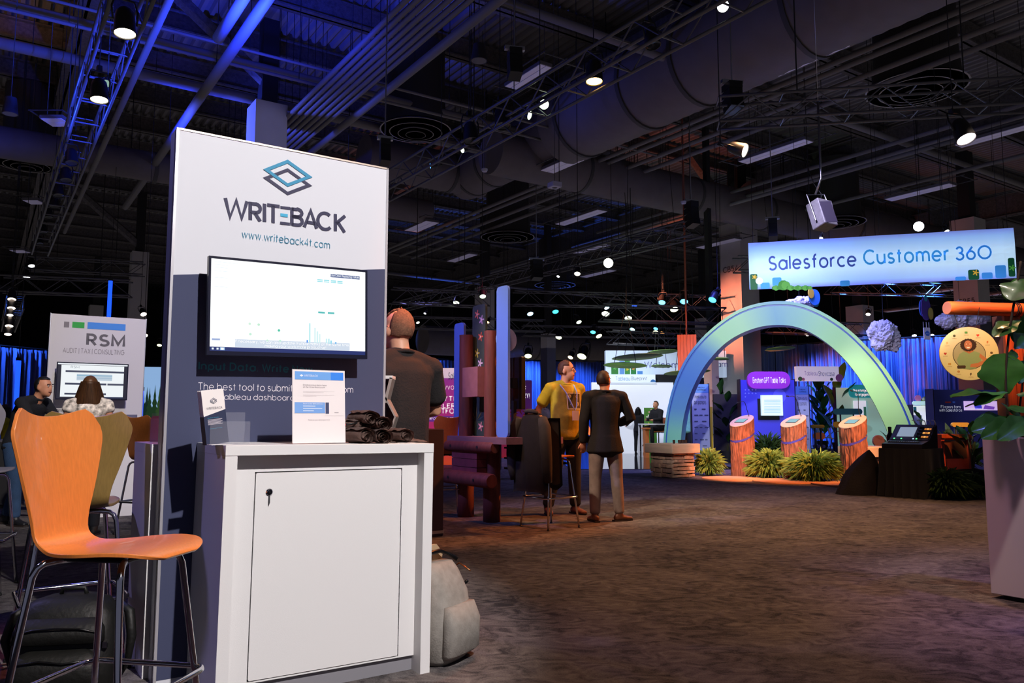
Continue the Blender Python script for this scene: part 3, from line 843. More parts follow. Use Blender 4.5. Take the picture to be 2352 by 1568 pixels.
# flyer in a white stand
fp = onc(732, 1018, .10)
fl_ = thing('flyer_stand', 'upright sign holder with a printed demo flyer on the counter', 'flyer stand', fp, HR)
cs = [pp(fl_, *c) for c in ((676.4, 847), (797.3, 850.3), (792.7, 1018.5), (671, 1018))]
fw = (cs[1][0] + cs[2][0] - cs[0][0] - cs[3][0]) / 2; fh = (cs[0][1] + cs[1][1]) / 2; fcx = sum(c[0] for c in cs) / 4
pap = mat('flyer_paper', '#f2e9e8', .6)
lean = Matrix.Rotation(R(-5), 4, 'X')
def fbox(x0, x1, y0, y1, z0, z1, m, name, par=None):
    g = G(); g.box(x0, x1, y0, y1, z0, z1, Matrix.Translation((fcx, 0, 0)) @ lean); return g.obj(name, m, par or fl_)
sheet = fbox(-fw / 2, fw / 2, -.002, .001, .004, fh, pap, 'flyer_sheet')
fbox(-fw / 2 - .001, fw / 2 + .001, .001, .004, 0, fh + .003, GLASS, 'acrylic_back')
g = G(); g.box(fcx - fw / 2, fcx + fw / 2, -.003, .08, 0, .004); g.obj('acrylic_foot', GLASS, fl_)
FS = 1320.0
def fr(x0, x1, y0, y1, col, y=-.003, name='print_block'):
    X = lambda v: fcx + ((v - 615) / 1000.0) * fw; Z = lambda v: fh * (1475 - v) / 1405.0
    g = G(); g.face([lean @ V((X(a) - fcx, y, Z(b))) + V((fcx, 0, 0)) for a, b in ((x0, y1), (x1, y1), (x1, y0), (x0, y0))]); return g.obj(name, ink(col), sheet)
def ft(s, x0, x1, y0, y1, col, bold=0.0):
    X = lambda v: ((v - 615) / 1000.0) * fw; Z = lambda v: fh * (1475 - v) / 1405.0
    return text(s, ink(col), sheet, X(x0), X(x1), Z(y1), Z(y0), -.0036, bold, mtx=Matrix.Translation((fcx, 0, 0)) @ lean)
fr(160, 1085, 105, 258, '#6fa8ea'); fr(840, 1085, 105, 258, '#2f86ee', -.0033)
ft('WRITEBACK', 325, 590, 160, 205, '#f0f4ff', .01)
g = G()
X = lambda v: ((v - 615) / 1000.0) * fw; Z = lambda v: fh * (1475 - v) / 1405.0
for q in (((250, 182), (282, 158), (316, 182), (282, 206)),):
    g.face([lean @ V((X(a), -.0036, Z(b))) + V((fcx, 0, 0)) for a, b in q])
g.obj('emblem_rhomb', ink('#eef4ff'), sheet)
ft('Enroll on a live demo here', 310, 755, 345, 378, '#8e868c'); ft('at the Write-Back booth', 310, 725, 385, 418, '#8e868c')
for yv, x1 in ((478, 910), (500, 700), (548, 905), (568, 560)):
    fr(310, x1, yv, yv + 6, '#d8cfd0')
fr(155, 725, 690, 895, '#78a7e6'); fr(735, 800, 690, 905, '#3c4468')
ft('Reserve your demo and save', 310, 690, 705, 735, '#ffffff', .01)
for yv, x1 in ((755, 540), (800, 670), (845, 510)):
    fr(310, x1, yv, yv + 14, '#dfeafc', -.0035)
fr(905, 985, 880, 890, '#8c8488'); fr(720, 1075, 940, 944, '#ddd0d2')
ft('Reserve your demo spot here', 405, 815, 1010, 1040, '#a39a9e')
# brochures leaning in a clear pocket
bp_ = onc(508, 1016, .17)
bh = thing('brochure_holder', 'clear acrylic brochure pocket on the counter end', 'brochure holder', bp_, R(40))
g = G(); g.box(-.06, .115, -.032, -.030, .002, .10); g.obj('front_pane', GLASS, bh)
g = G(); g.box(-.06, .115, .030, .0325, .002, .14); g.obj('back_pane', GLASS, bh)
g = G(); g.box(-.06, .115, -.03, .03, 0, .002); g.obj('pocket_floor', GLASS, bh)
for xx in (-.06, .113):
    g = G(); g.box(xx, xx + .002, -.03, .03, .002, .09); g.obj('pocket_side', GLASS, bh)
for i, rr in enumerate(range(9)):
    y0 = .024 - i * .0058
    o = bp_ + V((cos(R(40)) * -.022 - sin(R(40)) * y0, sin(R(40)) * -.022 + cos(R(40)) * y0, .0035))
    br = thing('brochure', ('front brochure of the pack with white top, emblem and navy lower half' if i == 8 else 'folded brochure in the acrylic pocket, %s from the front' % ('', 'second', 'third', 'fourth', 'fifth', 'sixth', 'seventh', 'eighth', 'ninth')[8 - i]), 'brochure', o, 0, 'brochures in the acrylic pocket')
    br.rotation_euler = (R(-3), R(-7), R(43))
    h_, w_ = .236 - .001 * (i % 3), .098
    g = G(); g.box(-w_ / 2 + .001 * (i % 2), w_ / 2, 0, .003, .118, h_); g.obj('white_half', mat('brochure_white', '#f3ece9', .45), br)
    g = G(); g.prism([(-w_ / 2, 0), (w_ / 2, 0), (w_ / 2, .146 if i == 8 else .13), (-w_ / 2, .122)], -.0006, .0036); g.obj('navy_half', mat('brochure_navy', '#2c3350', .45), br)
    if i == 8:
        for k, (c_, dz) in enumerate((('#6b6f80', .0), ('#5b6070', -.006))):
            g = G(); zc = .19 + dz
            o_ = [(-.016, zc), (0, zc + .011), (.016, zc), (0, zc - .011)]
            i_ = [(-.012, zc), (0, zc + .008), (.012, zc), (0, zc - .008)]
            for q in range(4):
                j = (q + 1) % 4
                g.face([(x, -.0012 - k * .0003, z) for x, z in (o_[q], o_[j], i_[j], i_[q])])
            g.obj('emblem_rhomb', ink(c_), br)
        text('WRITEBACK', ink('#55555f'), br, -.034, .036, .150, .161, -.0012)
        text('Input Data. Write Now.', ink('#35a6c8'), br, -.034, .018, .112, .117, -.0014, .02)
        for k in range(5):
            g = G(); z = .105 - k * .005; g.face([(-.034, -.0014, z), (.03 - (k % 2) * .008, -.0014, z), (.03 - (k % 2) * .008, -.0014, z + .0028), (-.034, -.0014, z + .0028)]); g.obj('print_line', ink('#b9b2bc'), br)
        text('writeback4t.com', ink('#35a6c8'), br, -.03, .026, .066, .0705, -.0014, .01)
# pen, cards
pc = onc(802, 1010, .15)
pn = thing('pen', 'dark pen with a red tip stuck between the rolled shirts', 'pen', pc + V((-.02, 0, .088)), HR + .25)
g = G(); g.cyl((0, 0, 0), (.11, 0, .012), .0045, n=8); g.obj('pen_barrel', BLACK, pn, True)
g = G(); g.cyl((-.03, 0, -.003), (0, 0, 0), .0035, .0048, n=8); g.obj('pen_tip', mat('red_plastic', '#e5333c', .3), pn, True)
for px, yl, r_, lab in ((505, .08, .1, 'loose white card lying beside the brochure pocket'), (930, .12, -.2, 'loose white card lying under the shirt pile edge')):
    p = onc(px, 1018, yl)
    g = G(); g.box(-.045, .045, -.03, .03, 0.0005, .002)
    o = g.obj('card', mat('card_paper', '#f5efec', .6)); o.location = p; o.rotation_euler = (0, 0, HR + r_); tag(o, lab, 'card', 'cards on the counter')

# rolled shirts
shirtm = mat('rolled_black_cotton', '#8a6f66', 0.9, noise=(30, 0.15), bump=(60, 0.2), sheen=0)
shirti = mat('dark_cotton', '#75625f', 0.9, bump=(60, 0.2))
def rolled(label, px, py, yl, r, ln, rz, tilt=0.0, sq=0.84):
    r *= 1.08
    x, z = pp(ct, px, py, yl)
    p = base + HB * x + HA * yl + V((0, 0, z))
    t = thing('rolled_shirt', label, 'shirt', p, rz, 'rolled black shirts on the counter')
    t.rotation_euler = (0, tilt, rz)
    g = G()
    # spiral cross section in y,z, axis along local x; a slightly sagging free-form roll
    n = 46; turns = 3.2
    rows = []
    for k in range(9):
        xx = lerp(-ln / 2, ln / 2, k / 8)
        row = []
        for i in range(n + 1):
            f = i / n
            a = -pi / 2 + f * turns * 2 * pi
            rr = r * lerp(1.0, .13, f) * (1 + .05 * mnoise.noise(V((xx * 18, a * .7, r * 50 + px))))
            row.append((xx + .006 * sin(a * 1.3 + k), rr * cos(a), rr * sin(a) * sq + .004 * mnoise.noise(V((xx * 30, a, 3)))))
        rows.append(row)
    g.grid(rows)
    bmesh.ops.solidify(g.bm, geom=g.bm.faces[:], thickness=r * .13)
    g.obj('roll', shirtm, t, True)
    g = G()
    rows = []                                # loose hem flap over the outside
    for k in range(9):
        xx = lerp(-ln / 2 - .004, ln / 2 + .006, k / 8)
        rows.append([(xx, r * 1.08 * cos(a), r * 1.08 * sin(a) * sq + .004 * sin(k * 1.7 + a * 3)) for a in [R(-20 + 150 * i / 8) for i in range(9)]])
    g.grid(rows); bmesh.ops.solidify(g.bm, geom=g.bm.faces[:], thickness=.003)
    g.obj('hem', shirti, t, True)
for a in (('rolled black shirt, topmost of the pile, its spiral end showing', 832, 961, .20, .040, .17, R(-48), 0),
          ('rolled black shirt lying against the topmost roll', 868, 974, .17, .038, .15, R(-58), 0),
          ('rolled black shirt under the pen at pile edge', 806, 978, .24, .034, .16, R(-30), 0),
          ('flattened rolled shirt at bottom of the pile by the flyer', 818, 1001, .15, .042, .17, R(-42), 0),
          ('flattened rolled shirt at the bottom middle of the pile', 868, 1003, .14, .040, .17, R(-62), 0),
          ('small rolled shirt at the pile end away from the flyer', 915, 1000, .18, .036, .15, R(-50), 0)):
    rolled(*a)
x, z = pp(ct, 935, 1014, .2)
g = G()
rows = []
for i in range(13):
    for_ = []
    for j in range(9):
        u, v = i / 12 - .5, j / 8 - .5
        for_.append((u * .20, v * .14, max(.002, .022 * (1 - 3.2 * (u * u + v * v)) + .008 * mnoise.noise(V((u * 6, v * 6, 1)))) ))
    rows.append(for_)
g.grid(rows); bmesh.ops.solidify(g.bm, geom=g.bm.faces[:], thickness=.003)
o = g.obj('folded_shirt', shirtm, None, True); o.location = base + HB * x + HA * .2 + V((0, 0, CT + .001 - x * sin(R(.55)))); o.rotation_euler = (0, 0, HR)
tag(o, 'unrolled black shirt lying flat past the rolled ones', 'shirt')
# ================================================================== bar stools
def cat_rom(ps, n):
    o = []
    P_ = [ps[0]] + list(ps) + [ps[-1]]
    for i in range(1, len(P_) - 2):
        a, b, c, d = [V(q) for q in P_[i - 1:i + 3]]
        for k in range(n):
            t = k / n
            o.append(0.5 * ((2 * b) + (c - a) * t + (2 * a - 5 * b + 4 * c - d) * t * t + (3 * b - a - 3 * c + d) * t ** 3))
    o.append(V(ps[-1]))
    return o
def bar_stool(label, loc, rz, m=VENEER, group=None, sc=1.0, name='bar_stool'):
    t = thing(name, label, 'stool', loc, rz, group)
    # (y, z, half width, dish) along the shell from seat edge to back top
    key = [(-.248, .752, .085, 0), (-.240, .760, .130, 0), (-.222, .769, .166, 0), (-.185, .776, .193, .1), (-.12, .778, .208, .3), (-.03, .772, .208, .8), (.08, .764, .165, 1), (.15, .770, .130, .6),
           (.197, .806, .122, .4), (.215, .87, .132, .3), (.228, .95, .158, .4), (.245, 1.04, .185, .6), (.262, 1.12, .203, .8), (.275, 1.175, .207, 1), (.284, 1.215, .200, 1)]
    pr = [(V((k[0], k[1], 0)), k[2], k[3]) for k in key]
    ps = cat_rom([(k[0], k[1], 0) for k in key], 3); ws = cat_rom([(k[2], k[3], 0) for k in key], 3)
    rows = []
    N = len(ps)
    for i, (p, w) in enumerate(zip(ps, ws)):
        f = i / (N - 1)
        row = []
        for k in range(17):
            v = -1 + 2 * k / 16
            back = max(0.0, (p.y - .79) / .42) if p.x > .1 else 0.0
            y = p.x - .055 * min(back, 1) * v * v
            z = p.y
            if back <= 0:
                z += -.010 * w.y * (1 - v * v)
            if f > .82:                                  # crest: shoulders higher than the middle
                e = (f - .82) / .18
                z += e * (.030 * min(abs(v) / .72, 1) ** 2 - .062 * (max(0, abs(v) - .72) / .28) ** 2) - .012 * e
            row.append((w.x * v, y, z))
        rows.append(row)
    g = G(); g.grid(rows)
    bmesh.ops.recalc_face_normals(g.bm, faces=g.bm.faces[:])
    bmesh.ops.solidify(g.bm, geom=g.bm.faces[:], thickness=.013)
    bmesh.ops.bevel(g.bm, geom=[e for e in g.bm.edges if len(e.link_faces) == 2 and e.calc_face_angle(0) > R(60)], offset=.002, segments=1, affect='EDGES')
    g.obj('seat_shell', m, t, 'auto')
    g = G(); g.box(-.09, .09, -.12, .10, .738, .752); g.bevel(.004, 1); g.obj('seat_mount', BLACK, t)
    foot = .235
    for sx in (-1, 1):
        for sy in (-1, 1):
            pts = [(sx * .03, sy * .085, .743), (sx * .10, sy * .12, .743), (sx * .135, sy * .138, .739), (sx * .153, sy * .148, .725), (sx * .163, sy * .154, .70), (sx * .2, sy * .19, .35), (sx * .236, sy * .225, .012)]
            g = G(); g.tube(pts, .0115, 10); lg = g.obj('leg', CHROME, t, True)
            g = G(); g.cyl((sx * .236, sy * .225, 0), (sx * .236, sy * .225, .014), .014, n=10); g.obj('foot_cap', BLACK, lg, True)
    r = .226; pts = []
    for cx, cy, a0 in ((1, 1, 0), (-1, 1, 90), (-1, -1, 180), (1, -1, 270)):
        for k in range(5):
            a = R(a0 + 90 * k / 4)
            pts.append((cx * (r - .05) + .05 * cos(a), cy * (r - .05) + .05 * sin(a) + 0, .335))
    g = G(); g.tube(pts, .0105, 8, closed=True); g.obj('foot_ring', CHROME, t, True)
    if sc != 1.0: t.scale = (sc,) * 3
    return t
s1 = bar_stool('large orange plywood bar stool nearest, turned toward the white counter', (-1.33, 2.66, 0), R(80), group='plywood bar stools')
s2 = bar_stool('plywood bar stool seen from its brown back, facing the grey booth wall', (-2.18, 3.97, 0), R(216), VENEER_SHADE, 'plywood bar stools')
p = at(350, 1055, 8.4); dup(s1, (p.x, p.y, 0), R(160), 'far bar stool showing beside the exhibit wall edge, behind the RSM counter'.replace('RSM', 'other'))
p = at(1022, 1050, 9.9); s4 = dup(s1, (p.x, p.y, 0), R(200), 'orange bar stool at the pink banner behind the log table')
p = at(1262, 1050, 8.85); s5 = dup(s1, (p.x, p.y, 0), R(128), 'bar stool with a dark jacket hung over its back')
s6 = bar_stool('grey plywood stool whose back edge enters the frame by the curtain', at(-48, 1000, 5.6) * 1.0, R(200), mat('grey_plywood', '#8d8790', .5), 'plywood bar stools')
s6.location.z = 0; s6.scale = (1.0, 1.0, 1.07)
# jacket over that stool
def jacket(t_loc, rz):
    t = thing('jacket', 'dark brown suit jacket draped over a bar stool back', 'jacket', t_loc, rz)
    jm = mat('brown_wool', '#2b2220', .9, noise=(20, .15), bump=(200, .1))
    # back panel hangs behind the stool back (local +y), wraps over the crest
    rows = []
    for i in range(22):
        f = i / 21
        row = []
        for k in range(21):
            v = -1 + 2 * k / 20
            z = 1.265 - .86 * f
            w = .20 + .075 * min(f * 3, 1) + .03 * f
            y = .30 + .03 * min(f * 4, 1) - .07 * v * v * (1 - .3 * f) + .012 * sin(v * 9 + f * 3) * f
            if i == 0: y -= .05; z -= .012
            z -= .055 * max(0, abs(v) - .55) / .45 * (1 if f < .15 else 1 - f * .4)
            row.append((w * v, y, z))
        rows.append(row)
    g = G(); g.grid(rows); bmesh.ops.solidify(g.bm, geom=g.bm.faces[:], thickness=.012)
    g.obj('back_panel', jm, t, True)
    for s in (-1, 1):
        g = G()
        g.tube([(s * .20, .27, 1.20), (s * .25, .28, 1.10), (s * .285, .30, .95), (s * .30, .30, .80), (s * .295, .29, .64), (s * .28, .27, .52)], [.05, .068, .066, .062, .058, .05], 10)
        sl = g.obj('sleeve', jm, t, True)
        rows = []
        for i in range(14):
            f = i / 13
            rows.append([(s * (.17 + .06 * u), .20 - .16 * u - .03 * f, 1.20 - (.72 + .06 * sin(u * 3)) * f) for u in [q / 6 for q in range(7)]])
        g = G(); g.grid(rows); bmesh.ops.solidify(g.bm, geom=g.bm.faces[:], thickness=.01); g.obj('front_panel', jm, t, True)
    g = G(); g.tube([(-.10, .25, 1.25), (-.06, .285, 1.275), (0, .295, 1.28), (.06, .285, 1.275), (.10, .25, 1.25)], [.018, .024, .024, .024, .018], 8); g.obj('collar', jm, t, True)
    g = G(); g.box(-.003, .003, .333, .338, .42, .66); g.obj('vent_seam', mat('dark_seam', '#1d1614', .9), t)
    return t
jacket(s5.location, s5.rotation_euler.z)

# ================================================================== bags
def sup(cx, cy, rx, ry, z, n=24, p=3.2):
    o = []
    for i in range(n):
        a = 2 * pi * i / n
        c_, s_2 = cos(a), sin(a)
        o.append(V((cx + rx * math.copysign(abs(c_) ** (2 / p), c_), cy + ry * math.copysign(abs(s_2) ** (2 / p), s_2), z)))
    return o
def sack(g, secs, p=3.2, n=28):
    return g.loft([sup(cx, cy, rx, ry, z, n, p) for z, cx, cy, rx, ry in secs])
olive = mat('black_nylon', '#111210', .55, noise=(12, .2), bump=(40, .15))
bk = thing('backpack', 'bulky black backpack standing under the plywood stools', 'backpack', (-1.95, 3.55, 0), R(10))
bk.scale = (.92, .9, .84)
g = G(); sack(g, [(0.0, 0, 0, .19, .10), (.03, 0, 0, .225, .13), (.15, 0, 0, .235, .14), (.30, 0, .01, .23, .135), (.41, 0, .02, .215, .12), (.475, 0, .03, .17, .10), (.50, 0, .035, .10, .06)]); g.obj('main_body', olive, bk, True)
g = G(); sack(g, [(0.04, 0, -.13, .16, .03), (.07, 0, -.145, .19, .05), (.18, 0, -.15, .19, .06), (.24, 0, -.14, .17, .045), (.265, 0, -.12, .12, .02)]); g.obj('front_pocket', olive, bk, True)
g = G(); sack(g, [(.285, 0, -.11, .17, .02), (.30, 0, -.125, .20, .04), (.36, 0, -.115, .195, .045), (.40, 0, -.095, .17, .03), (.415, 0, -.07, .12, .02)]); g.obj('upper_pocket', olive, bk, True)
zipm = mat('black_zip', '#0c0c0d', .3)
g = G(); g.tube([(-.195, -.13, .30), (-.18, -.15, .345), (-.1, -.165, .372), (0, -.168, .378), (.1, -.165, .372), (.18, -.15, .345), (.195, -.13, .30)], .005, 6); g.obj('zip', zipm, bk, True)
g = G(); g.tube([(-.18, -.15, .17), (-.15, -.195, .215), (-.05, -.205, .232), (.05, -.205, .215), (.15, -.195, .225), (.18, -.15, .18)], .005, 6); g.obj('zip', zipm, bk, True)
g = G(); g.tube([(-.06, .06, .48), (-.05, .05, .53), (.05, .05, .53), (.06, .06, .48)], .012, 8); g.obj('carry_handle', olive, bk, True)
for s in (-1, 1):
    g = G(); g.tube([(s * .2, .08, .44), (s * .26, .05, .40), (s * .28, .02, .28), (s * .26, .05, .14), (s * .22, .08, .06)], [.018, .022, .022, .014, .01], 8); g.obj('shoulder_strap', olive, bk, True)
text('vaa', ink('#9fb0c8'), bk, -.015, .09, .085, .118, -.2085)
g = G(); g.box(.19, .21, -.12, -.10, .26, .29); g.obj('strap_buckle', mat('steel_buckle', '#8d8d92', .25, 1), bk)

gb = thing('backpack', 'grey backpack with open top leaning against the white counter end', 'backpack', gp(1012, 1512), R(62))
gm = mat('grey_canvas', '#8d8881', .8, noise=(25, .15), bump=(120, .15))
mesh_b = mat('black_mesh_pocket', '#151516', .6)
g = G(); sack(g, [(0.0, 0, 0, .13, .09), (.03, 0, 0, .16, .12), (.18, 0, 0, .165, .125), (.33, 0, .01, .155, .11), (.43, 0, .03, .13, .08), (.47, 0, .04, .11, .06)]); g.obj('main_body', gm, gb, True)
g = G(); sack(g, [(0.03, .15, 0, .02, .08), (.05, .155, 0, .03, .10), (.15, .16, 0, .032, .105), (.235, .155, 0, .022, .10)], 2.6); g.obj('side_pocket', mesh_b, gb, True)
g = G(); g.tube([(.15, -.10, .235), (.175, -.05, .24), (.18, 0, .238), (.175, .06, .24), (.155, .10, .245)], .008, 6); g.obj('pocket_hem', zipm, gb, True)
g = G(); sack(g, [(.04, -.0, -.11, .13, .03), (.06, 0, -.12, .14, .045), (.2, 0, -.125, .14, .045), (.28, 0, -.11, .12, .03)]); g.obj('front_pocket', gm, gb, True)
g = G(); sack(g, [(.02, 0, .10, .13, .02), (.10, 0, .12, .15, .035), (.35, 0, .12, .14, .035), (.47, 0, .09, .11, .025)]); g.obj('back_padding', mesh_b, gb, True)
g = G(); g.tube([(.12, -.02, .47), (.10, .02, .50), (.05, .04, .52), (-.05, .04, .52), (-.10, .03, .50), (-.12, 0, .47)], .012, 6); g.obj('rim', zipm, gb, True)
g = G(); g.prism([(-.10, .42), (.10, .42), (.12, .50), (.06, .55), (-.06, .55), (-.12, .50)], .07, .085); g.obj('top_flap', mat('pale_canvas', '#b99b78', .8), gb)
g = G(); g.lathe([(0, 0), (.013, 0), (.013, .003), (.008, .005), (0, .005)], 14, (.0, .065, .49), Matrix.Rotation(pi / 2, 4, 'X')); g.obj('badge', mat('brown_badge', '#6b4a30', .4), gb, 'auto')
for s in (-1, 1):
    g = G(); g.tube([(s * .07, .12, .47), (s * .09, .17, .40), (s * .10, .18, .28), (s * .12, .16, .15), (s * .13, .13, .06)], [.016, .02, .02, .014, .008], 8); g.obj('shoulder_strap', zipm, gb, True)
g = G(); g.tube([(.155, -.06, .36), (.168, 0, .31), (.172, .05, .26)], .009, 6); g.obj('side_strap', zipm, gb, True)
g = G(); g.tube([(.12, -.10, .42), (.14, -.02, .45), (.155, .05, .40)], .004, 5); g.obj('zip', mat('brass_zip', '#8a5a38', .3, .8), gb, True)
g = G(); g.obox((.0, .17, .02), (.2, .05, .03), (0, 0, .3)); o = g.obj('bag_strap_end', mat('orange_strap', '#b06a2c', .7), gb)
# ================================================================== people
def remesh(g, name, m, vox, smooth=4):
    me = g.mesh('tmp', None)
    o = bpy.data.objects.new('tmp', me); C.objects.link(o)
    r = o.modifiers.new('r', 'REMESH'); r.mode = 'VOXEL'; r.voxel_size = vox
    s = o.modifiers.new('s', 'SMOOTH'); s.iterations = smooth; s.factor = 0.5
    dg = bpy.context.evaluated_depsgraph_get()
    out = bpy.data.meshes.new_from_object(o.evaluated_get(dg))
    bpy.data.objects.remove(o); bpy.data.meshes.remove(me)
    out.name = name
    out.materials.clear(); out.materials.append(m)
    out.polygons.foreach_set('use_smooth', [True] * len(out.polygons))
    return out
def limb(g, secs, n=14, ref=(1, 0, 0)):
    """secs: (point, rx, ry); rings square to the path"""
    ps = [V(s[0]) for s in secs]; rings = []
    k = len(ps)
    def ring(p, t, rx, ry):
        x = V(ref) - t * V(ref).dot(t)
        if x.length < .15: x = V((0, 1, 0)) - t * t.y
        x.normalize(); y = t.cross(x)
        return [p + x * rx * cos(2 * pi * j / n) + y * ry * sin(2 * pi * j / n) for j in range(n)]
    for i, (p, (q, rx, ry)) in enumerate(zip(ps, secs)):
        t = (ps[min(i + 1, k - 1)] - ps[max(i - 1, 0)]).normalized()
        if i == 0: rings.append(ring(p - t * min(rx, ry) * .45, t, rx * .6, ry * .6))
        rings.append(ring(p, t, rx, ry))
        if i == k - 1: rings.append(ring(p + t * min(rx, ry) * .45, t, rx * .6, ry * .6))
    return g.loft(rings)
def person(label, loc, rz, h=1.75, J=None, skin=SKIN, top=None, sleeve='long', hem=.86, pants=None, shoes=None, hair=None, hairm=None, yaw=0.0, nod=0.0,
           vox=.014, fem=False, belly=0.0, group=None, jacket=False, tr=1.0, name='person'):
    t = thing(name, label, 'person', loc, rz, group)
    s = h / 1.75
    j = dict(P=(0, 0, .95), C_=(0, 0, 1.27), N=(0, .012, 1.475), K=(0, -.02, 1.622), SL=(.185, .01, 1.425), SR=(-.185, .01, 1.425), EL=(.235, .03, 1.16), ER=(-.235, .03, 1.16),
             WL=(.245, -.03, .92), WR=(-.245, -.03, .92), HL=(.095, 0, .92), HR_=(-.095, 0, .92), KL=(.105, -.01, .50), KR=(-.105, -.01, .50), AL=(.11, .02, .09), AR=(-.11, .02, .09),
             FL=(0.15, -1, 0), FR=(-.15, -1, 0))
    if J: j.update(J)
    for k in j: j[k] = V(j[k]) * (s if k not in ('FL', 'FR') else 1)
    sh = .92 if fem else 1.0
    hd = Matrix.Rotation(yaw, 3, 'Z') @ Matrix.Rotation(nod, 3, 'X')
    K, N, P, Ch = j['K'], j['N'], j['P'], j['C_']
    mid = P.lerp(Ch, .5)
    def torso(g, d, z0=None):
        secs = [(P - V((0, 0, .07)) * s, .15 + d, .108 + d), (P, .16 + d, .115 + d), (mid + V((0, -.5, 0)) * belly, .145 * sh + d + belly * .5, .105 + d + belly), (Ch, .165 * sh + d, .118 + d), (Ch.lerp(N, .55), .185 * sh + d, .105 + d), (Ch.lerp(N, .85), .12 * sh + d, .08 + d), (N, .062 + d * .6, .062 + d * .6)]
        limb(g, [(p, a * s, b * s) for p, a, b in secs], 18)
    def arms(g, d, part=1.0, rmul=1.0):
        for a, b, c in (('SL', 'EL', 'WL'), ('SR', 'ER', 'WR')):
            a, b, c = j[a], j[b], j[c]
            g.ell(a, V((.060 + d, .060 + d, .058 + d)) * s * sh)
            limb(g, [(N - V((0, 0, .005)) * s, (.05 + d) * s, (.05 + d) * s), (N.lerp(a, .5) + V((0, 0, .004)) * s, (.052 + d) * s, (.05 + d) * s), (a, (.055 + d) * s * sh, (.055 + d) * s * sh)], 12)
            limb(g, [(Ch.lerp(N, .35), (.09 + d) * s, (.09 + d) * s), (Ch.lerp(N, .35).lerp(a, .75) - V((0, 0, .02)) * s, (.075 + d) * s, (.075 + d) * s)], 12)
            if part >= 1.0:
                limb(g, [(a, (.054 * sh + d) * s, (.054 * sh + d) * s), (a.lerp(b, .6), (.046 * sh + d) * s, (.046 * sh + d) * s), (b, (.041 * sh + d) * s, (.041 * sh + d) * s), (b.lerp(c, .4), (.04 * sh + d) * s, (.04 * sh + d) * s), (c, (.029 + d) * s, (.029 + d) * s)], 12)
            else:
                e = a.lerp(b, part / .5)
                limb(g, [(a, (.056 * sh + d) * s, (.056 * sh + d) * s), (e, (.052 * sh + d * 1.6) * s, (.052 * sh + d * 1.6) * s)], 12)
    def legs(g, d, end=1.0):
        for a, b, c in (('HL', 'KL', 'AL'), ('HR_', 'KR', 'AR')):
            a, b, c = j[a], j[b], j[c]
            limb(g, [(a, (.082 + d) * s, (.088 + d) * s), (a.lerp(b, .5), (.074 + d) * s, (.076 + d) * s), (b, (.054 + d) * s, (.058 + d) * s), (b.lerp(c, .35), (.052 + d) * s, (.056 + d) * s), (b.lerp(c, end), (.037 + d * 1.3) * s, (.04 + d * 1.3) * s)], 14)
    # the body: one surface
    g = G()
    torso(g, -.014 if top is not None else 0); arms(g, -.004); legs(g, -.016 if pants is not None else 0)
    limb(g, [(N - V((0, 0, .03)), .058 * s, .06 * s), (N.lerp(K, .6), .054 * s, .056 * s)])
    g.ell(K + hd @ V((0, .012, .02)) * s, V((.074, .094, .098)) * s, 20, 14, hd)
    g.ell(K + hd @ V((0, -.022, -.045)) * s, V((.058, .068, .07)) * s, 16, 12, hd)
    g.ell(K + hd @ V((0, -.058, -.088)) * s, V((.03, .026, .025)) * s, 12, 8, hd)                 # chin
    limb(g, [(K + hd @ V((0, -.088, .012)) * s, .010 * s, .010 * s), (K + hd @ V((0, -.101, -.020)) * s, .014 * s, .012 * s)], 8)   # nose
    for sx in (-1, 1):
        g.ell(K + hd @ V((sx * .077, .012, -.012)) * s, V((.012, .02, .033)) * s, 10, 8, hd)      # ears
    for w, e, sx in (('WL', 'EL', 1), ('WR', 'ER', -1)):
        c = j[w]; d = (c - j[e]).normalized()
        side = d.cross(V((0, 1, 0))); side = side.normalized() if side.length > .2 else V((1, 0, 0))
        nrm = d.cross(side)
        pc_ = c + d * .05 * s
        limb(g, [(c, .028 * s, .028 * s), (pc_, .036 * s, .02 * s), (c + d * .085 * s, .036 * s, .017 * s)], 10, tuple(nrm.cross(d)))
        lat = nrm.cross(d).normalized()
        for q, ln in ((-1.5, .058), (-.5, .07), (.5, .075), (1.5, .068)):
            b0 = c + d * .085 * s + lat * q * .0185 * s
            b1 = b0 + d * ln * .5 * s + nrm * .008 * s * sx; b2 = b0 + d * ln * .92 * s + nrm * .025 * s * sx
            limb(g, [(b0 - d * .01, .0095 * s, .0095 * s), (b1, .009 * s, .009 * s), (b2, .008 * s, .008 * s)], 8)
        b0 = c + d * .035 * s + lat * .032 * s
        limb(g, [(b0, .012 * s, .012 * s), (b0 + d * .03 * s + lat * .022 * s, .011 * s, .011 * s), (b0 + d * .06 * s + lat * .028 * s, .009 * s, .009 * s)], 8)
    for a, f in (('AL', 'FL'), ('AR', 'FR')):
        fd = j[f].normalized(); c = j[a]
        limb(g, [(c + V((0, 0, -.05)) * s - fd * .04 * s, .036 * s, .034 * s), (c + V((0, 0, -.055)) * s + fd * .05 * s, .042 * s, .030 * s), (c + V((0, 0, -.065)) * s + fd * .13 * s, .043 * s, .02 * s)], 12, (fd.y, -fd.x, 0))
    put('body', remesh(g, 'body', skin, vox), t)
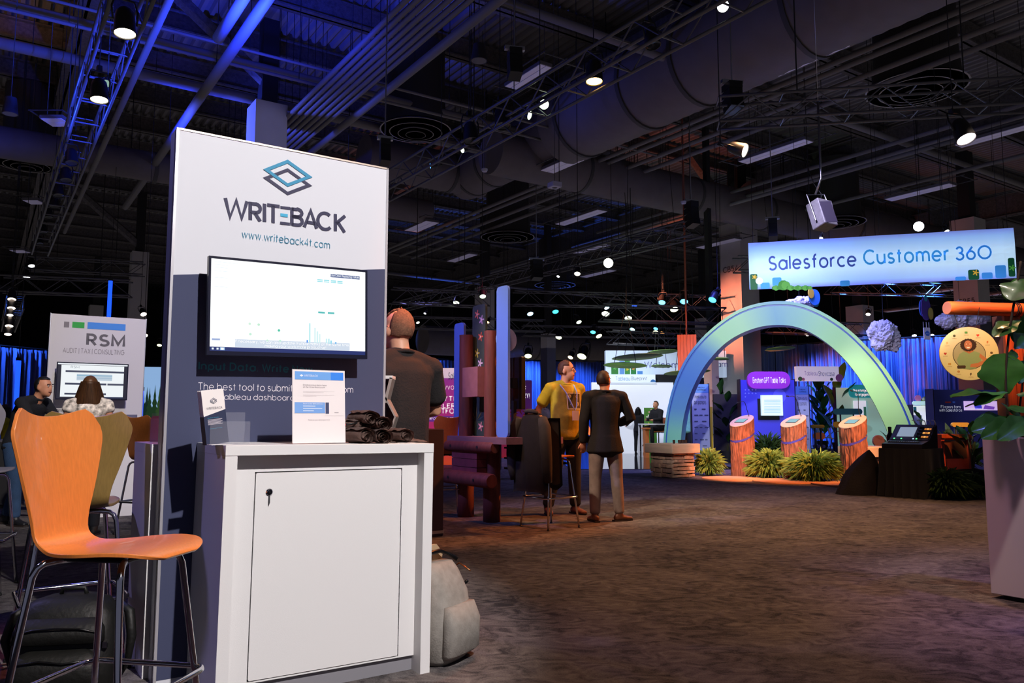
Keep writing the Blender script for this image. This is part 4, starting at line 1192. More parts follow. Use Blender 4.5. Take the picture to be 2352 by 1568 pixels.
    # clothes
    if top is not None:
        g = G()
        d = .016 if not jacket else .024
        hz = V((P.x, P.y, hem * s))
        base_r = .178 if not jacket else .202
        if hem < .95:
            limb(g, [(hz, (base_r + d) * s, (.122 + d) * s), (P + V((0, 0, .03)), (.160 + d) * s, (.116 + d) * s)], 18)
        torso_secs = [(P, .158 + d, .113 + d), (mid + V((0, -.5, 0)) * belly, .147 * sh + d + belly * .5, .107 + d + belly), (Ch, .167 * sh + d, .12 + d), (Ch.lerp(N, .55), .188 * sh + d, .107 + d), (Ch.lerp(N, .86), .12 * sh + d, .082 + d), (N - V((0, 0, .012)), .066, .066)]
        limb(g, [(p, a * s, b * s) for p, a, b in torso_secs], 18)
        arms(g, d * .85, 1.0 if sleeve == 'long' else .36 if sleeve == 'short' else .12)
        put('jacket' if jacket else 'shirt', remesh(g, 'top', top, max(vox, .012), 3), t)
        if jacket or sleeve == 'polo':
            pass
        g = G(); pts = [N + V((.07 * cos(a), .064 * sin(a) - .004, .012 + .016 * sin(a))) * s for a in [2 * pi * i / 20 for i in range(20)]]
        g.tube(pts, .013 * s, 6, closed=True); g.obj('collar', top, t, True)
    if pants is not None:
        g = G()
        limb(g, [(P - V((0, 0, .11)) * s, .15 * s, .115 * s), (P - V((0, 0, .0)), .166 * s, .12 * s), (P + V((0, 0, .06)) * s, .16 * s, .115 * s)], 18)
        legs(g, .014 * tr, .96)
        put('trousers', remesh(g, 'pants', pants, max(vox, .012), 3), t)
    if shoes is not None:
        for a, f in (('AL', 'FL'), ('AR', 'FR')):
            fd = j[f].normalized(); c = j[a]; z0 = c.z - .09 * s
            g = G(); ref = (fd.y, -fd.x, 0)
            b0 = V((c.x, c.y, z0))
            limb(g, [(b0 - fd * .055 * s + V((0, 0, .042)) * s, .034 * s, .038 * s), (b0 + V((0, 0, .045)) * s, .042 * s, .042 * s), (b0 + fd * .09 * s + V((0, 0, .034)) * s, .046 * s, .032 * s), (b0 + fd * .165 * s + V((0, 0, .026)) * s, .04 * s, .023 * s)], 14, ref)
            limb(g, [(b0 + V((0, 0, .05)) * s, .043 * s, .045 * s), (b0 + V((0, 0, .10)) * s, .045 * s, .05 * s)], 12)
            put('shoe', remesh(g, 'shoe', shoes, max(vox * .8, .009), 2), t)
            g = G(); sd = V(ref)
            g.slab([(V((b0.x, b0.y, 0)) + fd * a_ * s + sd * b_ * s)[:2] for a_, b_ in ((-.085, -.03), (-.085, .03), (0, .04), (.09, .046), (.17, .035), (.19, 0), (.17, -.035), (.09, -.046), (0, -.04))], z0, z0 + .018 * s); g.obj('shoe_sole', mat('shoe_sole', '#241a16', .7), t)
    # face
    for sx in (-1, 1):
        g = G(); g.ell(K + hd @ V((sx * .031, -.079, .012)) * s, V((.011, .008, .008)) * s, 10, 7, hd); e = g.obj('eye', mat('eye_white', '#d8d2cc', .2), t, True)
        g = G(); g.ell(K + hd @ V((sx * .031, -.0855, .012)) * s, V((.005, .003, .005)) * s, 8, 6, hd); g.obj('iris', mat('iris_dark', '#2a2320', .2), e, True)
        g = G(); limb(g, [(K + hd @ V((sx * .014, -.088, .031)) * s, .004 * s, .004 * s), (K + hd @ V((sx * .032, -.087, .036)) * s, .005 * s, .005 * s), (K + hd @ V((sx * .05, -.076, .031)) * s, .003 * s, .003 * s)], 6); g.obj('eyebrow', hairm or MATTE, t, True)
    g = G(); limb(g, [(K + hd @ V((-.024, -.081, -.055)) * s, .004 * s, .004 * s), (K + hd @ V((0, -.09, -.056)) * s, .007 * s, .006 * s), (K + hd @ V((.024, -.081, -.055)) * s, .004 * s, .004 * s)], 8); g.obj('mouth', mat('lips', '#94524a', .4), t, True)
    # hair
    if hair:
        g = G()
        g.ell((0, 0, 0), (1, 1, 1), 40, 26)
        dl = []
        for v in g.bm.verts:
            x, y, z = v.co
            if hair == 'cap':            keep = (z > .98 + .9 * y) if y < .1 else (z > -.62 + .25 * max(0, y - .5))
            elif hair == 'short':        keep = (z > .62 and y > -.85) or (y > -.05 and z > .1) or (y > .12 and z > -.62)
            elif hair == 'receding':     keep = (z > .35 and y > -.42 - .25 * abs(x) and not (z > .93 and y < -.15)) or (y > .02 and z > -.58)
            elif hair == 'fringe':       keep = (y > .15 and -.55 < z < .35)
            else:                        keep = (z > .45 and y > -.9) or (y > -.2 and z > -.9)
            if not keep: dl.append(v)
        bmesh.ops.delete(g.bm, geom=dl, context='VERTS')
        for v in g.bm.verts:
            x, y, z = v.co
            k = 1.0 + .03 * mnoise.noise(V((x * 6, y * 6, z * 6)))
            v.co = K + hd @ V((x * .0805 * k, y * .101 * k + .012, z * .106 * k + .022)) * s
        bmesh.ops.solidify(g.bm, geom=g.bm.faces[:], thickness=.008 * s)
        g.obj('hair', hairm, t, True)
        if hair == 'long':
            g = G(); rows = []
            for i in range(16):
                f = i / 15; row = []
                for k in range(25):
                    a = R(lerp(-25, 205, k / 24))
                    rx = (.088 + .085 * min(f * 1.6, 1) - .05 * max(0, f - .7)) * (1 + .05 * sin(k * 1.9)); ry = .106 + .03 * f
                    zz = .06 - .46 * f - .025 * sin(k * .8) * f
                    row.append(K + V((rx * cos(a), .015 + ry * sin(a) * (1 - .15 * f), zz)) * s)
                rows.append(row)
            g.grid(rows); bmesh.ops.solidify(g.bm, geom=g.bm.faces[:], thickness=.016); g.obj('hair_fall', hairm, t, True)
    return t
def fabric(n, c, r=.9): return mat(n, c, r, noise=(14, .14), bump=(90, .2))
def foot_h(px, py_top, py_bot):
    p = gp(px, py_bot); return p, at(px, py_top, p.y).z

brownskin = mat('pale_skin', '#d39a7c', .5, bump=(120, .04))
shortm = mat('cropped_ginger_hair', '#7a5540', .8, noise=(90, .3), bump=(300, .4))
# man behind the near wall
p = at(921, 900, 4.72)
m1_ = person('person in a dark polo shirt with cropped hair, back turned, behind the exhibit wall', (p.x, p.y, 0), R(222), 1.865,
       J=dict(K=(0, -.05, 1.628), N=(0, .0, 1.475), WL=(.2, -.33, 1.12), WR=(-.2, -.33, 1.12), EL=(.29, -.06, 1.17), ER=(-.29, -.06, 1.17), SL=(.205, .0, 1.41), SR=(-.205, .0, 1.41)), skin=brownskin,
       top=fabric('charcoal_polo', '#1d1a1b'), sleeve='short', hem=.86, pants=fabric('black_trousers', '#1c1c20'), shoes=MATTE, hair='cap', hairm=shortm, yaw=R(8), nod=R(-10), vox=.010, belly=.03)
K_ = V((0, -.05, 1.628)) * 1.865 / 1.75
g = G()
for sx in (-1, 1):
    g.tube([K_ + Matrix.Rotation(R(8), 3, 'Z') @ V((sx * .085, y, z)) for y, z in ((-.08, .02), (0, .018), (.028, .004))], .002, 5)
g.obj('glasses_temple', BLACK, m1_)

# man in the yellow shirt
p, zt = foot_h(1300, 828, 1180)
yel = fabric('yellow_shirt', '#b3a02c')
y_ = person('person in a mustard yellow graphic shirt and dark jeans, a lanyard around the neck', (p.x, p.y, 0), R(22), zt,
       J=dict(AR=(-.2, .06, .09), KR=(-.14, -.02, .5), AL=(.12, .0, .09), EL=(.26, .06, 1.17), WL=(.22, -.12, .98), ER=(-.30, .09, 1.19), WR=(-.33, .0, .97), K=(0.015, -.02, 1.632), FR=(-.3, -1, 0), FL=(.2, -1, 0)),
       skin=brownskin, top=yel, sleeve='short', hem=.87, pants=fabric('dark_jeans', '#24262c'), shoes=fabric('tan_shoe', '#7c4a36', .6), hair='receding', hairm=mat('auburn_hair', '#4e2d22', .7, noise=(60, .3)), yaw=R(48), vox=.010, belly=.035, tr=1.5)
s_y = zt / 1.75
pr = thing_parent = None
pm = mat('shirt_print', '#4b431e', .9)
g = G(); g.grid([[(lerp(-.04, .145, i / 10), 0, lerp(1.19, 1.37, k / 10)) for i in range(11)] for k in range(11)])
M_ = Matrix.Translation((0, -.168 * s_y, 0)) @ Matrix.Rotation(R(3), 4, 'X') @ Matrix.Scale(s_y, 4)
from mathutils.bvhtree import BVHTree
shm = [c for c in y_.children if c.name.startswith('shirt')][0].data
BV = BVHTree.FromPolygons([v.co for v in shm.vertices], [p.vertices[:] for p in shm.polygons])
def conform(co, off):
    h = BV.ray_cast(V((co.x, -1, co.z)), V((0, 1, 0)))
    return V((co.x, (h[0].y if h[0] else -.15) - off, co.z))
def on_chest(g, name, m):
    off = .004 if name == 'shirt_print' else .006
    for v in g.bm.verts: v.co = conform(V(v.co) * s_y, off)
    return g.obj(name, m, y_)
prt = on_chest(g, 'shirt_print', pm)
g = G()
wh = mat('print_cream', '#d9d3a8', .9)
for a, b in (((-.04, 1.19), (.145, 1.19)), ((.145, 1.19), (.145, 1.37)), ((.145, 1.37), (-.04, 1.37)), ((-.04, 1.37), (-.04, 1.19))):
    d = V((b[0] - a[0], 0, b[1] - a[1])).normalized(); n = V((-d.z, 0, d.x)) * .005
    g.grid([[V((lerp(a[0], b[0], i / 10), 0, lerp(a[1], b[1], i / 10))) + n * q for i in range(11)] for q in (-1, 1)])
on_chest(g, 'print_border', wh)
for s_, x0, x1_, z0, z1 in (('C', .075, .105, 1.31, 1.35), ('3', .085, .115, 1.23, 1.27), ('A', -.01, .02, 1.235, 1.27), ('B', -.02, .01, 1.32, 1.355)):
    o = text(s_, wh, y_, x0 * s_y, x1_ * s_y, z0 * s_y, z1 * s_y, 0, .02)
    for v in o.data.vertices: v.co = conform(v.co, .007)
g = G(); lan = [(-.075, .03, 1.50), (-.09, -.06, 1.46), (-.06, -.14, 1.38), (.0, -.195, 1.22), (.02, -.215, 1.17), (.05, -.195, 1.22), (.085, -.135, 1.38), (.085, -.06, 1.46), (.075, .03, 1.50)]
g.tube([V(q) * s_y for q in lan], .008, 6); g.obj('lanyard', mat('pale_blue_lanyard', '#8fa6d8', .6), y_, True)
g = G(); g.box(-.02 * s_y, .06 * s_y, -.225 * s_y, -.22 * s_y, 1.06 * s_y, 1.17 * s_y); g.obj('badge', mat('badge_card', '#d9dce8', .4), y_)

# man in the black jacket
p, zt = foot_h(1392, 850, 1197)
bj = fabric('black_blazer', '#141112')
j_ = person('person in a black blazer and grey trousers seen from behind, head turned to the arch', (p.x, p.y, 0), R(188), zt,
       J=dict(AL=(.135, .02, .09), AR=(-.16, .0, .09), KL=(.12, -.01, .5), KR=(-.135, -.01, .5), ER=(-.31, .02, 1.19), WR=(-.22, -.17, 1.13), EL=(.26, .04, 1.16), WL=(.255, -.02, .92), SL=(.2, .01, 1.43), SR=(-.2, .01, 1.43), FL=(.12, -1, 0), FR=(-.9, -.35, 0)),
       top=bj, hem=.80, pants=fabric('grey_chinos', '#7d6f6a'), shoes=fabric('brown_leather_shoe', '#6a3f28', .4), hair='short', hairm=mat('dark_brown_hair', '#2e1c16', .6, noise=(60, .3)), yaw=R(-42), vox=.010, jacket=True, tr=1.3)

# woman before the second booth
p = at(206, 900, 8.2)
floral = mat('white_black_print_top', '#cfc6c0', .85, noise=(26, .75), bump=(60, .1))
person('person with long brown hair in a sleeveless black and white top, facing the other booth', (p.x, p.y, 0), R(203), 1.645, J=dict(WL=(.2, -.25, 1.0), WR=(-.2, -.25, 1.0)), top=floral, sleeve='cap', hem=.84, fem=True,
       pants=fabric('dark_slacks', '#1d1e26'), shoes=MATTE, hair='long', hairm=mat('long_brown_hair', '#5a3a22', .45, noise=(40, .5, (3, 3, .25))), vox=.014)
# person bending at the curtain
p, zt = foot_h(30, 852, 1205)
person('person in a dark jacket and blue jeans leaning forward by the blue curtain', (p.x, p.y, 0), R(82), 1.74,
       J=dict(C_=(0, -.09, 1.24), N=(0, -.2, 1.42), K=(0, -.29, 1.56), SL=(.185, -.17, 1.38), SR=(-.185, -.17, 1.38), EL=(.22, -.32, 1.18), ER=(-.22, -.32, 1.18), WL=(.15, -.52, 1.10), WR=(-.15, -.52, 1.10), AL=(.1, .18, .09), KL=(.1, .04, .5), AR=(-.1, -.1, .09), KR=(-.1, -.07, .5)),
       top=fabric('navy_jacket', '#15171f'), pants=fabric('blue_jeans', '#2c4568'), shoes=fabric('black_shoe', '#1a1a1e', .4), hair='short', hairm=mat('black_hair', '#131214', .5), vox=.016)
# far people
p, zt = foot_h(1467, 935, 1043)
person('person in black standing with one hand on a bin, dark against the white stage wall', (p.x, p.y, 0.012), R(150), min(zt, 1.72), J=dict(EL=(.33, .0, 1.2), WL=(.5, -.1, 1.05)), top=fabric('black_top', '#17171b'), pants=fabric('black_pants', '#141418'), shoes=MATTE, hair='long', hairm=mat('black_hair', '#131214', .5), vox=.02, fem=True)
sit = dict(P=(0, 0, .58), C_=(0, -.04, .9), N=(0, -.07, 1.10), K=(0, -.11, 1.26), SL=(.185, -.06, 1.05), SR=(-.185, -.06, 1.05), EL=(.23, -.14, .82), ER=(-.23, -.14, .82), WL=(.15, -.36, .80), WR=(-.15, -.36, .80), HL=(.095, 0, .56), HR_=(-.095, 0, .56), KL=(.12, -.42, .56), KR=(-.12, -.42, .56), AL=(.12, -.38, .09), AR=(-.12, -.38, .09))
p = at(1512, 960, 24.5)
person('person in a black suit sitting at a white high table by the stage wall', (p.x, p.y, .35), R(-55), 1.75, J=sit, top=fabric('black_suit', '#15151a'), jacket=True, hem=.55, pants=fabric('black_pants', '#141418'), shoes=MATTE, hair='short', hairm=mat('grey_brown_hair', '#4a3a30', .6), vox=.02)
p = at(1238, 940, 16.0)
person('bald person in a beige jacket sitting behind the log table', (p.x, p.y, .28), R(60), 1.75, J=sit, top=fabric('beige_jacket', '#9c8a6a'), jacket=True, hem=.55, pants=fabric('black_pants', '#141418'), shoes=MATTE, hair='fringe', hairm=mat('grey_hair', '#8a8078', .6), vox=.02)
p, zt = foot_h(1716, 912, 1050)
person('person in dark clothes and cap walking past the purple talk kiosk', (p.x, p.y, 0), R(70), 1.75, top=fabric('black_top', '#17171b'), pants=fabric('black_pants', '#141418'), shoes=MATTE, hair='short', hairm=mat('black_hair', '#131214', .5), vox=.02, J=dict(AL=(.1, .2, .09), AR=(-.1, -.2, .09)))
p = at(1574, 960, 21.5)
person('person in a pale green shirt and dark trousers behind the arch foot', (p.x, p.y, 0), R(185), 1.72, top=fabric('mint_shirt', '#7fc2a4'), pants=fabric('dark_slacks', '#1d1e26'), shoes=MATTE, hair='short', hairm=mat('grey_brown_hair', '#4a3a30', .6), vox=.02)
p = at(22, 990, 15.0)
person('person in a bright yellow top sitting at the frame edge by the curtain', (p.x, p.y, .15), R(-70), 1.66, J=sit, top=fabric('lemon_shirt', '#d8c820'), hem=.55, pants=fabric('black_pants', '#141418'), shoes=MATTE, hair='long', hairm=mat('grey_brown_hair', '#4a3a30', .6), vox=.02, fem=True)

for px, py, Y, lab in ((1512, 960, 24.5, 'bar stool under the suited sitter at the white high table'), (1238, 940, 16.0, 'bar stool under the bald sitter behind the log table'), (22, 990, 15.0, 'bar stool under the sitter in bright yellow')):
    q = at(px, py, Y); dup(s1, (q.x, q.y, 0.012 if Y > 20 else 0), R(-55), lab)
# ================================================================== second booth at the side
Q2 = at(103, 960, 9.75); Q2.z = 0
w2 = thing('exhibit_wall', 'pale grey exhibit wall with grey, green and blue bars over grey letters', 'display wall', Q2, HR)
bpy.context.view_layer.update()
W2 = pp(w2, 326, 960)[0]; H2 = (pp(w2, 103, 718)[1] + pp(w2, 327, 731)[1]) / 2
g = G(); g.box(0.006, W2 - .006, 0, .1, 0, H2 - .006); g.obj('fabric_panel', mat('pale_grey_fabric', '#cfccd0', .8), w2)
for x0 in (-.004, W2 - .006):
    g = G(); g.box(x0, x0 + .01, -.004, .125, 0, H2); g.obj('side_profile', silver, w2)
def rectpx(e, x0, x1, yt, yb, y, m, name, par=None, th=.002):
    pm = (yt + yb) / 2
    a = pp(e, x0, pm, y)[0]; b = pp(e, x1, pm, y)[0]
    z1 = pp(e, (x0 + x1) / 2, yt, y)[1]; z0 = pp(e, (x0 + x1) / 2, yb, y)[1]
    g = G(); g.box(a, b, y, y + th, z0, z1); return g.obj(name, m, par or e)
rectpx(w2, 147, 159, 738.5, 751.5, -.003, ink('#7b767b'), 'logo_bar'); rectpx(w2, 166, 194, 739.5, 753, -.003, ink('#1fa03c'), 'logo_bar'); rectpx(w2, 201, 288.5, 742, 757, -.003, ink('#3b86dc'), 'logo_bar')
text_px(w2, 'RSM', ink('#5d5a60'), 198, 288, 765, 796, -.003, .04)
text_px(w2, 'AUDIT | TAX | CONSULTING', ink('#77747a'), 144, 286, 800.5, 813.5, -.003)
O2 = -.16
cs = [pp(w2, *c, O2) for c in ((130, 831.5), (295, 835), (292.5, 918.5), (127, 917.5))]
tw2 = (cs[1][0] + cs[2][0] - cs[0][0] - cs[3][0]) / 2; th2 = (cs[0][1] + cs[1][1] - cs[2][1] - cs[3][1]) / 2
c2 = Q2 + HB * (sum(c[0] for c in cs) / 4) + HA * O2 + V((0, 0, sum(c[1] for c in cs) / 4))
tv2 = thing('television', 'black TV with a spreadsheet page on the pale grey booth wall', 'television', c2, HR)
screen_tv(tv2, tw2, th2, -O2 - .001, .012, .014)
u0, u1, v0, v1 = -tw2 / 2 + .012, tw2 / 2 - .012, -th2 / 2 + .014, th2 / 2 - .012
g = G(); g.face([(u0, .002, v0), (u1, .002, v0), (u1, .002, v1), (u0, .002, v1)]); sc2 = g.obj('screen', glow('#2c2d44', .5), tv2)
def s2r(a, b, c, d, col, s=1.0, y=.001):
    g = G(); X = lambda q: lerp(u0, u1, q); Z = lambda q: lerp(v1, v0, q)
    g.face([(X(a), y, Z(d)), (X(b), y, Z(d)), (X(b), y, Z(c)), (X(a), y, Z(c))]); return g.obj('screen_graphic', glow(col, s), sc2)
s2r(.05, .95, .05, .95, '#f2f8fb', .95, .0015); s2r(0, 1, 0, .04, '#eef4fa', .9)
s2r(.11, .95, .2, .255, '#565d78', .6); s2r(.27, .78, .3, .48, '#c9dcec', .8); s2r(.27, .78, .33, .345, '#6fb4d8', .8, .0006); s2r(.27, .78, .41, .42, '#8fb8d8', .8, .0006)
s2r(.11, .7, .555, .61, '#4c5470', .6); s2r(.715, .95, .555, .61, '#5a6078', .6); s2r(.11, .7, .84, .89, '#4c5470', .6); s2r(.6, .95, .945, .985, '#2d3b60', .6)
text('RSM', glow('#9aa6b4', .7), sc2, lerp(u0, u1, .18), lerp(u0, u1, .3), lerp(v1, v0, .14), lerp(v1, v0, .07), .0008)
text('+ + + analytics', ink('#3b3a44'), w2, pp(w2, 108, 950)[0], pp(w2, 168, 950)[0], pp(w2, 130, 948)[1], pp(w2, 130, 938)[1], -.004)
ct2 = thing('counter', 'white counter before the pale grey booth wall', 'counter', Q2 - HA * .55 + HB * .1, HR)
g = G(); g.box(0, .98, 0, .53, 1.0, 1.05); g.obj('counter_top', WHITE, ct2)
for x0 in (0.001, .93):
    g = G(); g.box(x0, x0 + .049, .003, .527, 0, 1.0); g.obj('side_panel', WHITE, ct2)
g = G(); g.box(.05, .93, .07, .09, 0, 1.0); g.obj('front_panel', WHITE, ct2)
lp = thing('laptop', 'open laptop showing a dark blue screen beside the long haired person', 'laptop', Q2 - HA * .3 + HB * .86 + V((0, 0, 1.05)), HR)
g = G(); g.box(-.16, .16, -.11, .11, 0, .015); g.obj('keyboard_base', ALU, lp)
g = G(); g.box(-.16, .16, .1, .108, .012, .22, Matrix.Rotation(R(-12), 4, 'X')); g.obj('screen', glow('#28286a', .5), lp)
# black cabinet and orange cable at the frame edge
cbx = thing('cabinet', 'black low cabinet cut by the frame edge below the grey stool', 'cabinet', at(-30, 1010, 10.5), HR)
cbx.location.z = 0
g = G(); g.box(-.7, .36, 0, .5, .05, .88); g.obj('cabinet_body', MATTE, cbx)
g = G(); g.box(-.72, .37, -.01, .51, .88, .91); g.obj('cabinet_top', mat('cabinet_top', '#4c4a52', .4), cbx)
g = G(); g.box(-.65, .32, .03, .47, 0, .05); g.obj('plinth', BLACK, cbx)
g = G(); g.lathe([(0, 0), (.02, 0), (.02, .012), (0, .012)], 12, (.28, 0, .78), Matrix.Rotation(pi / 2, 4, 'X')); g.obj('lock', CHROME, cbx)
q0 = gp(-10, 1142); q1 = gp(22, 1124)
g = G(); g.tube([q0 + V((0, 0, .05)), q0.lerp(q1, .5) + V((0, 0.0, .07)), q1 + V((0, 0, .05))], .05, 10)
tag(g.obj('cable_cover', mat('orange_rubber', '#d2561f', .6), None, True), 'orange cable cover on the floor beside the black cabinet', 'cable')
# light tubes
tube_b = glow('#1746ff', 2.2)
def ltube(label, px, yt, yb, Y, r):
    a = at(px, yt, Y); b = at(px, yb, Y); b = V((a.x, a.y, b.z))
    t = thing('light_tube', label, 'lamp', V((a.x, a.y, b.z)), 0)
    g = G(); g.cyl((0, 0, 0), (0, 0, a.z - b.z), r, n=10); g.obj('tube', tube_b, t, True)
    g = G(); g.cyl((0, 0, a.z - b.z), (0, 0, a.z - b.z + .08), r * 1.1, n=10); g.obj('end_cap', MATTE, t)
    g = G(); g.cyl((0, 0, a.z - b.z), (0, 0, 11.15 - b.z), r * .12, n=5); g.obj('suspension_wire', MATTE, t)
    return t
ltube('tall blue light tube hanging behind the pale grey booth', 254, 645, 730, 20, .05)
ltube('blue light tube before the forest backdrop', 325, 897, 990, 17, .05)
ltube('blue light tube standing before the curtain', 43, 828, 990, 20, .055)
# forest picture wall
fw_ = thing('picture_wall', 'lit backdrop picture of conifers, a lake and sky', 'picture', at(322, 1000, 22), R(14))
fw_.location.z = 0
x1 = 1.0; zt = at(340, 838, 22).z
g = G(); g.box(-.3, x1, 0, .1, 0, zt); g.obj('frame_box', MATTE, fw_)
sky = G(); sky.face([(-.28, -.002, zt * .55), (x1 - .02, -.002, zt * .55), (x1 - .02, -.002, zt - .05), (-.28, -.002, zt - .05)]); sky.obj('sky_print', glow('#9cc4f4', .75), fw_)
g = G(); g.face([(-.28, -.002, .05), (x1 - .02, -.002, .05), (x1 - .02, -.002, zt * .56), (-.28, -.002, zt * .56)]); g.obj('lake_print', glow('#3f6f98', .5), fw_)
for k in range(22):
    xx = random.uniform(-.2, .95); hh = random.uniform(.7, 1.25); w_ = hh * .16; zb = zt * random.uniform(.25, .4)
    if xx + w_ > x1 - .03 or xx - w_ < -.28: continue
    pts = [(xx - w_ * .2, zb)]
    for i in range(6):
        f = i / 6; pts += [(xx - w_ * (1 - f), zb + hh * f), (xx - w_ * (1 - f) * .45, zb + hh * (f + .1))]
    pts += [(xx, zb + hh * 1.1)] + [(2 * xx - a, b) for a, b in reversed(pts[1:])] + [(xx + w_ * .2, zb)]
    g = G(); g.face([(a, -.004 - k * .0005, b) for a, b in pts]); g.obj('tree_print', glow(random.choice(['#29492c', '#1e3a2a', '#3a5c30']), .5), fw_)
# ================================================================== blue curtains
drape = mat('blue_drape', '#8088b4', .55, noise=(2.5, .3, (1, 1, .1)))
def curtain(label, pxa, pxb, Ya, Yb, ztop, pw=1.6):
    a = at(pxa, 960, Ya); b = at(pxb, 960, Yb); a.z = b.z = 0
    L_ = (b - a).length; ang = math.atan2(b.y - a.y, b.x - a.x)
    t = thing('curtain', label, 'curtain', a, ang)
    n = max(1, round(L_ / pw)); w = L_ / n
    for k in range(n):
        rows = []
        ph = random.random() * 9
        m = 80
        for z, am in ((ztop, .04), (ztop * .97, .07), (ztop * .5, .09), (0.02, .1)):
            rows.append([(k * w + w * i / m, am * sin(i / m * 2 * pi * 10 + ph) + .9 * am * sin(i / m * 2 * pi * 3.3 + ph * 2 + z * .3), z - .035 * abs(sin(i / m * pi * 3 + ph)) * (z > ztop * .9)) for i in range(m + 1)])
        g = G(); g.grid(rows); g.obj('drape_panel', drape, t, True)
    g = G(); g.cyl((0, .05, ztop + .03), (L_, .05, ztop + .03), .03, n=8); g.obj('curtain_rod', MATTE, t)
    for k in range(0, n + 1, 3):
        g = G(); g.cyl((k * w, .15, 0), (k * w, .15, ztop + .03), .03, n=6); g.obj('pole', MATTE, t)
    return t
curtain('long blue curtain beyond the pale grey booth', -140, 122, 26, 30, 3.75, 1.3)
curtain('far blue curtain behind the pink banners and standing people', 900, 1460, 42, 44, at(1300, 828, 43).z, 2.0)
curtain('tall blue curtain behind the arch and round sign', 1700, 2420, 36, 29, at(2050, 783, 33).z, 1.6)

# ================================================================== pink banners
def panel(name, label, cat, pxa, pxb, yt, yb, Y, m, rz=0.0, th=.06, z0=None):
    a = at(pxa, 960, Y); a.z = 0
    t = thing(name, label, cat, a, rz)
    bpy.context.view_layer.update()
    w = pp(t, pxb, 960)[0]; zt = pp(t, (pxa + pxb) / 2, yt)[1]; zb = max(0, pp(t, (pxa + pxb) / 2, yb)[1]) if z0 is None else z0
    if m is not None:
        g = G(); g.box(0, w, 0, th, zb, zt); g.obj('board', m, t)
    return t, w, zb, zt
def gradient(name, stops, zb, zt, emit=0.0, rough=.6, axis=2):
    m = bpy.data.materials.new(name); m.use_nodes = True
    nt = m.node_tree; b = nt.nodes['Principled BSDF']
    tc = nt.nodes.new('ShaderNodeTexCoord'); sp = nt.nodes.new('ShaderNodeSeparateXYZ'); mr = nt.nodes.new('ShaderNodeMapRange'); cr = nt.nodes.new('ShaderNodeValToRGB')
    nt.links.new(tc.outputs['Object'], sp.inputs[0]); nt.links.new(sp.outputs[axis], mr.inputs[0])
    mr.inputs[1].default_value = zb; mr.inputs[2].default_value = zt
    nt.links.new(mr.outputs[0], cr.inputs[0])
    e = cr.color_ramp.elements
    while len(e) < len(stops): e.new(.5)
    for el, (p_, c) in zip(e, stops): el.position = p_; el.color = (*srgb(c), 1)
    nt.links.new(cr.outputs[0], b.inputs['Base Color']); b.inputs['Roughness'].default_value = rough
    if emit:
        nt.links.new(cr.outputs[0], b.inputs['Emission Color']); b.inputs['Emission Strength'].default_value = emit
    return m
pk, w, zb, zt = panel('banner_wall', 'tall pink to orange analytics banner wall with a white header', 'banner', 963, 1072, 868, 1076, 20.5, None)
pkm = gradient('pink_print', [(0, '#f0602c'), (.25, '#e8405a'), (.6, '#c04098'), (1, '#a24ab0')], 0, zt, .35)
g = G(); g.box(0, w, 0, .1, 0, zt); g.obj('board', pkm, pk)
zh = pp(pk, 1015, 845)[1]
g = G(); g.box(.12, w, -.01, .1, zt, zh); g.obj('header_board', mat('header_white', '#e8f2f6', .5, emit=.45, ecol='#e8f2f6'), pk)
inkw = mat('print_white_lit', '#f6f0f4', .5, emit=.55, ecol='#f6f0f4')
text_px(pk, 'Salesforce', ink('#4a5a78'), 1030, 1075, 855, 871, -.013)
text_px(pk, 'kyvos', inkw, 1012, 1050, 882, 898, -.004)
g = G(); cxx, czz = pp(pk, 1006, 886); g.face([(cxx + a * .075, -.004, czz + b * .075) for a, b in ((-.9, .2), (.2, 1), (.9, -.2), (-.2, -1))]); g.obj('emblem', ink('#f0663a'), pk)
text_px(pk, 'ANALYTICS', inkw, 968, 1070, 908, 922, -.004, .04); text_px(pk, 'ACCELERATION', inkw, 966, 1102, 925, 938, -.004, .04); text_px(pk, 'PLATFORM', inkw, 984, 1066, 936, 950, -.004, .04)
rectpx(pk, 968, 1070, 955, 968, -.003, mat('purple_strip', '#7a48b8', .5, emit=.3, ecol='#7a48b8'), 'print_strip'); text_px(pk, 'PERFORMANCE  SEMANTIC LAYER', inkw, 979, 1090, 957.5, 964.5, -.005, .02)
p2, w, zb, zt = panel('banner', 'purple banner with white capitals behind the log table screen', 'banner', 1150, 1222, 873, 1070, 24.0, None)
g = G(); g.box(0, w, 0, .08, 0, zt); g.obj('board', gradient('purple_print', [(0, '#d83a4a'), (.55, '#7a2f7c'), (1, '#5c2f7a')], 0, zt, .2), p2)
text_px(p2, 'PIECE OF', inkw, 1160, 1208, 886, 899, -.004, .04); text_px(p2, 'HISTORY!', inkw, 1172, 1217, 902, 915, -.004, .04)
for cx_, cy_, s_ in ((1192, 938, .2), (1208, 948, .16), (1178, 950, .18)):
    x, z = pp(p2, cx_, cy_); g = G(); g.face([(x + a * s_, -.004, z + b * s_) for a, b in ((-.7, -.6), (-.2, 0), (-.9, .5), (-.1, .3), (.3, 1), (.3, .2), (.9, .1), (.3, -.3), (.5, -1), (0, -.4))]); g.obj('print_figure', ink('#d8502e'), p2)
td = thing('display_table', 'low orange table with boxes before the purple banner', 'table', at(1200, 1000, 18.5), 0); td.location.z = 0
g = G(); g.box(-.6, .5, 0, .6, .95, 1.0); g.obj('tabletop', VENEER, td)
for a in (-.55, .42):
    for b in (.03, .52):
        g = G(); g.box(a, a + .05, b, b + .05, 0, .95); g.obj('leg', STEEL, td)
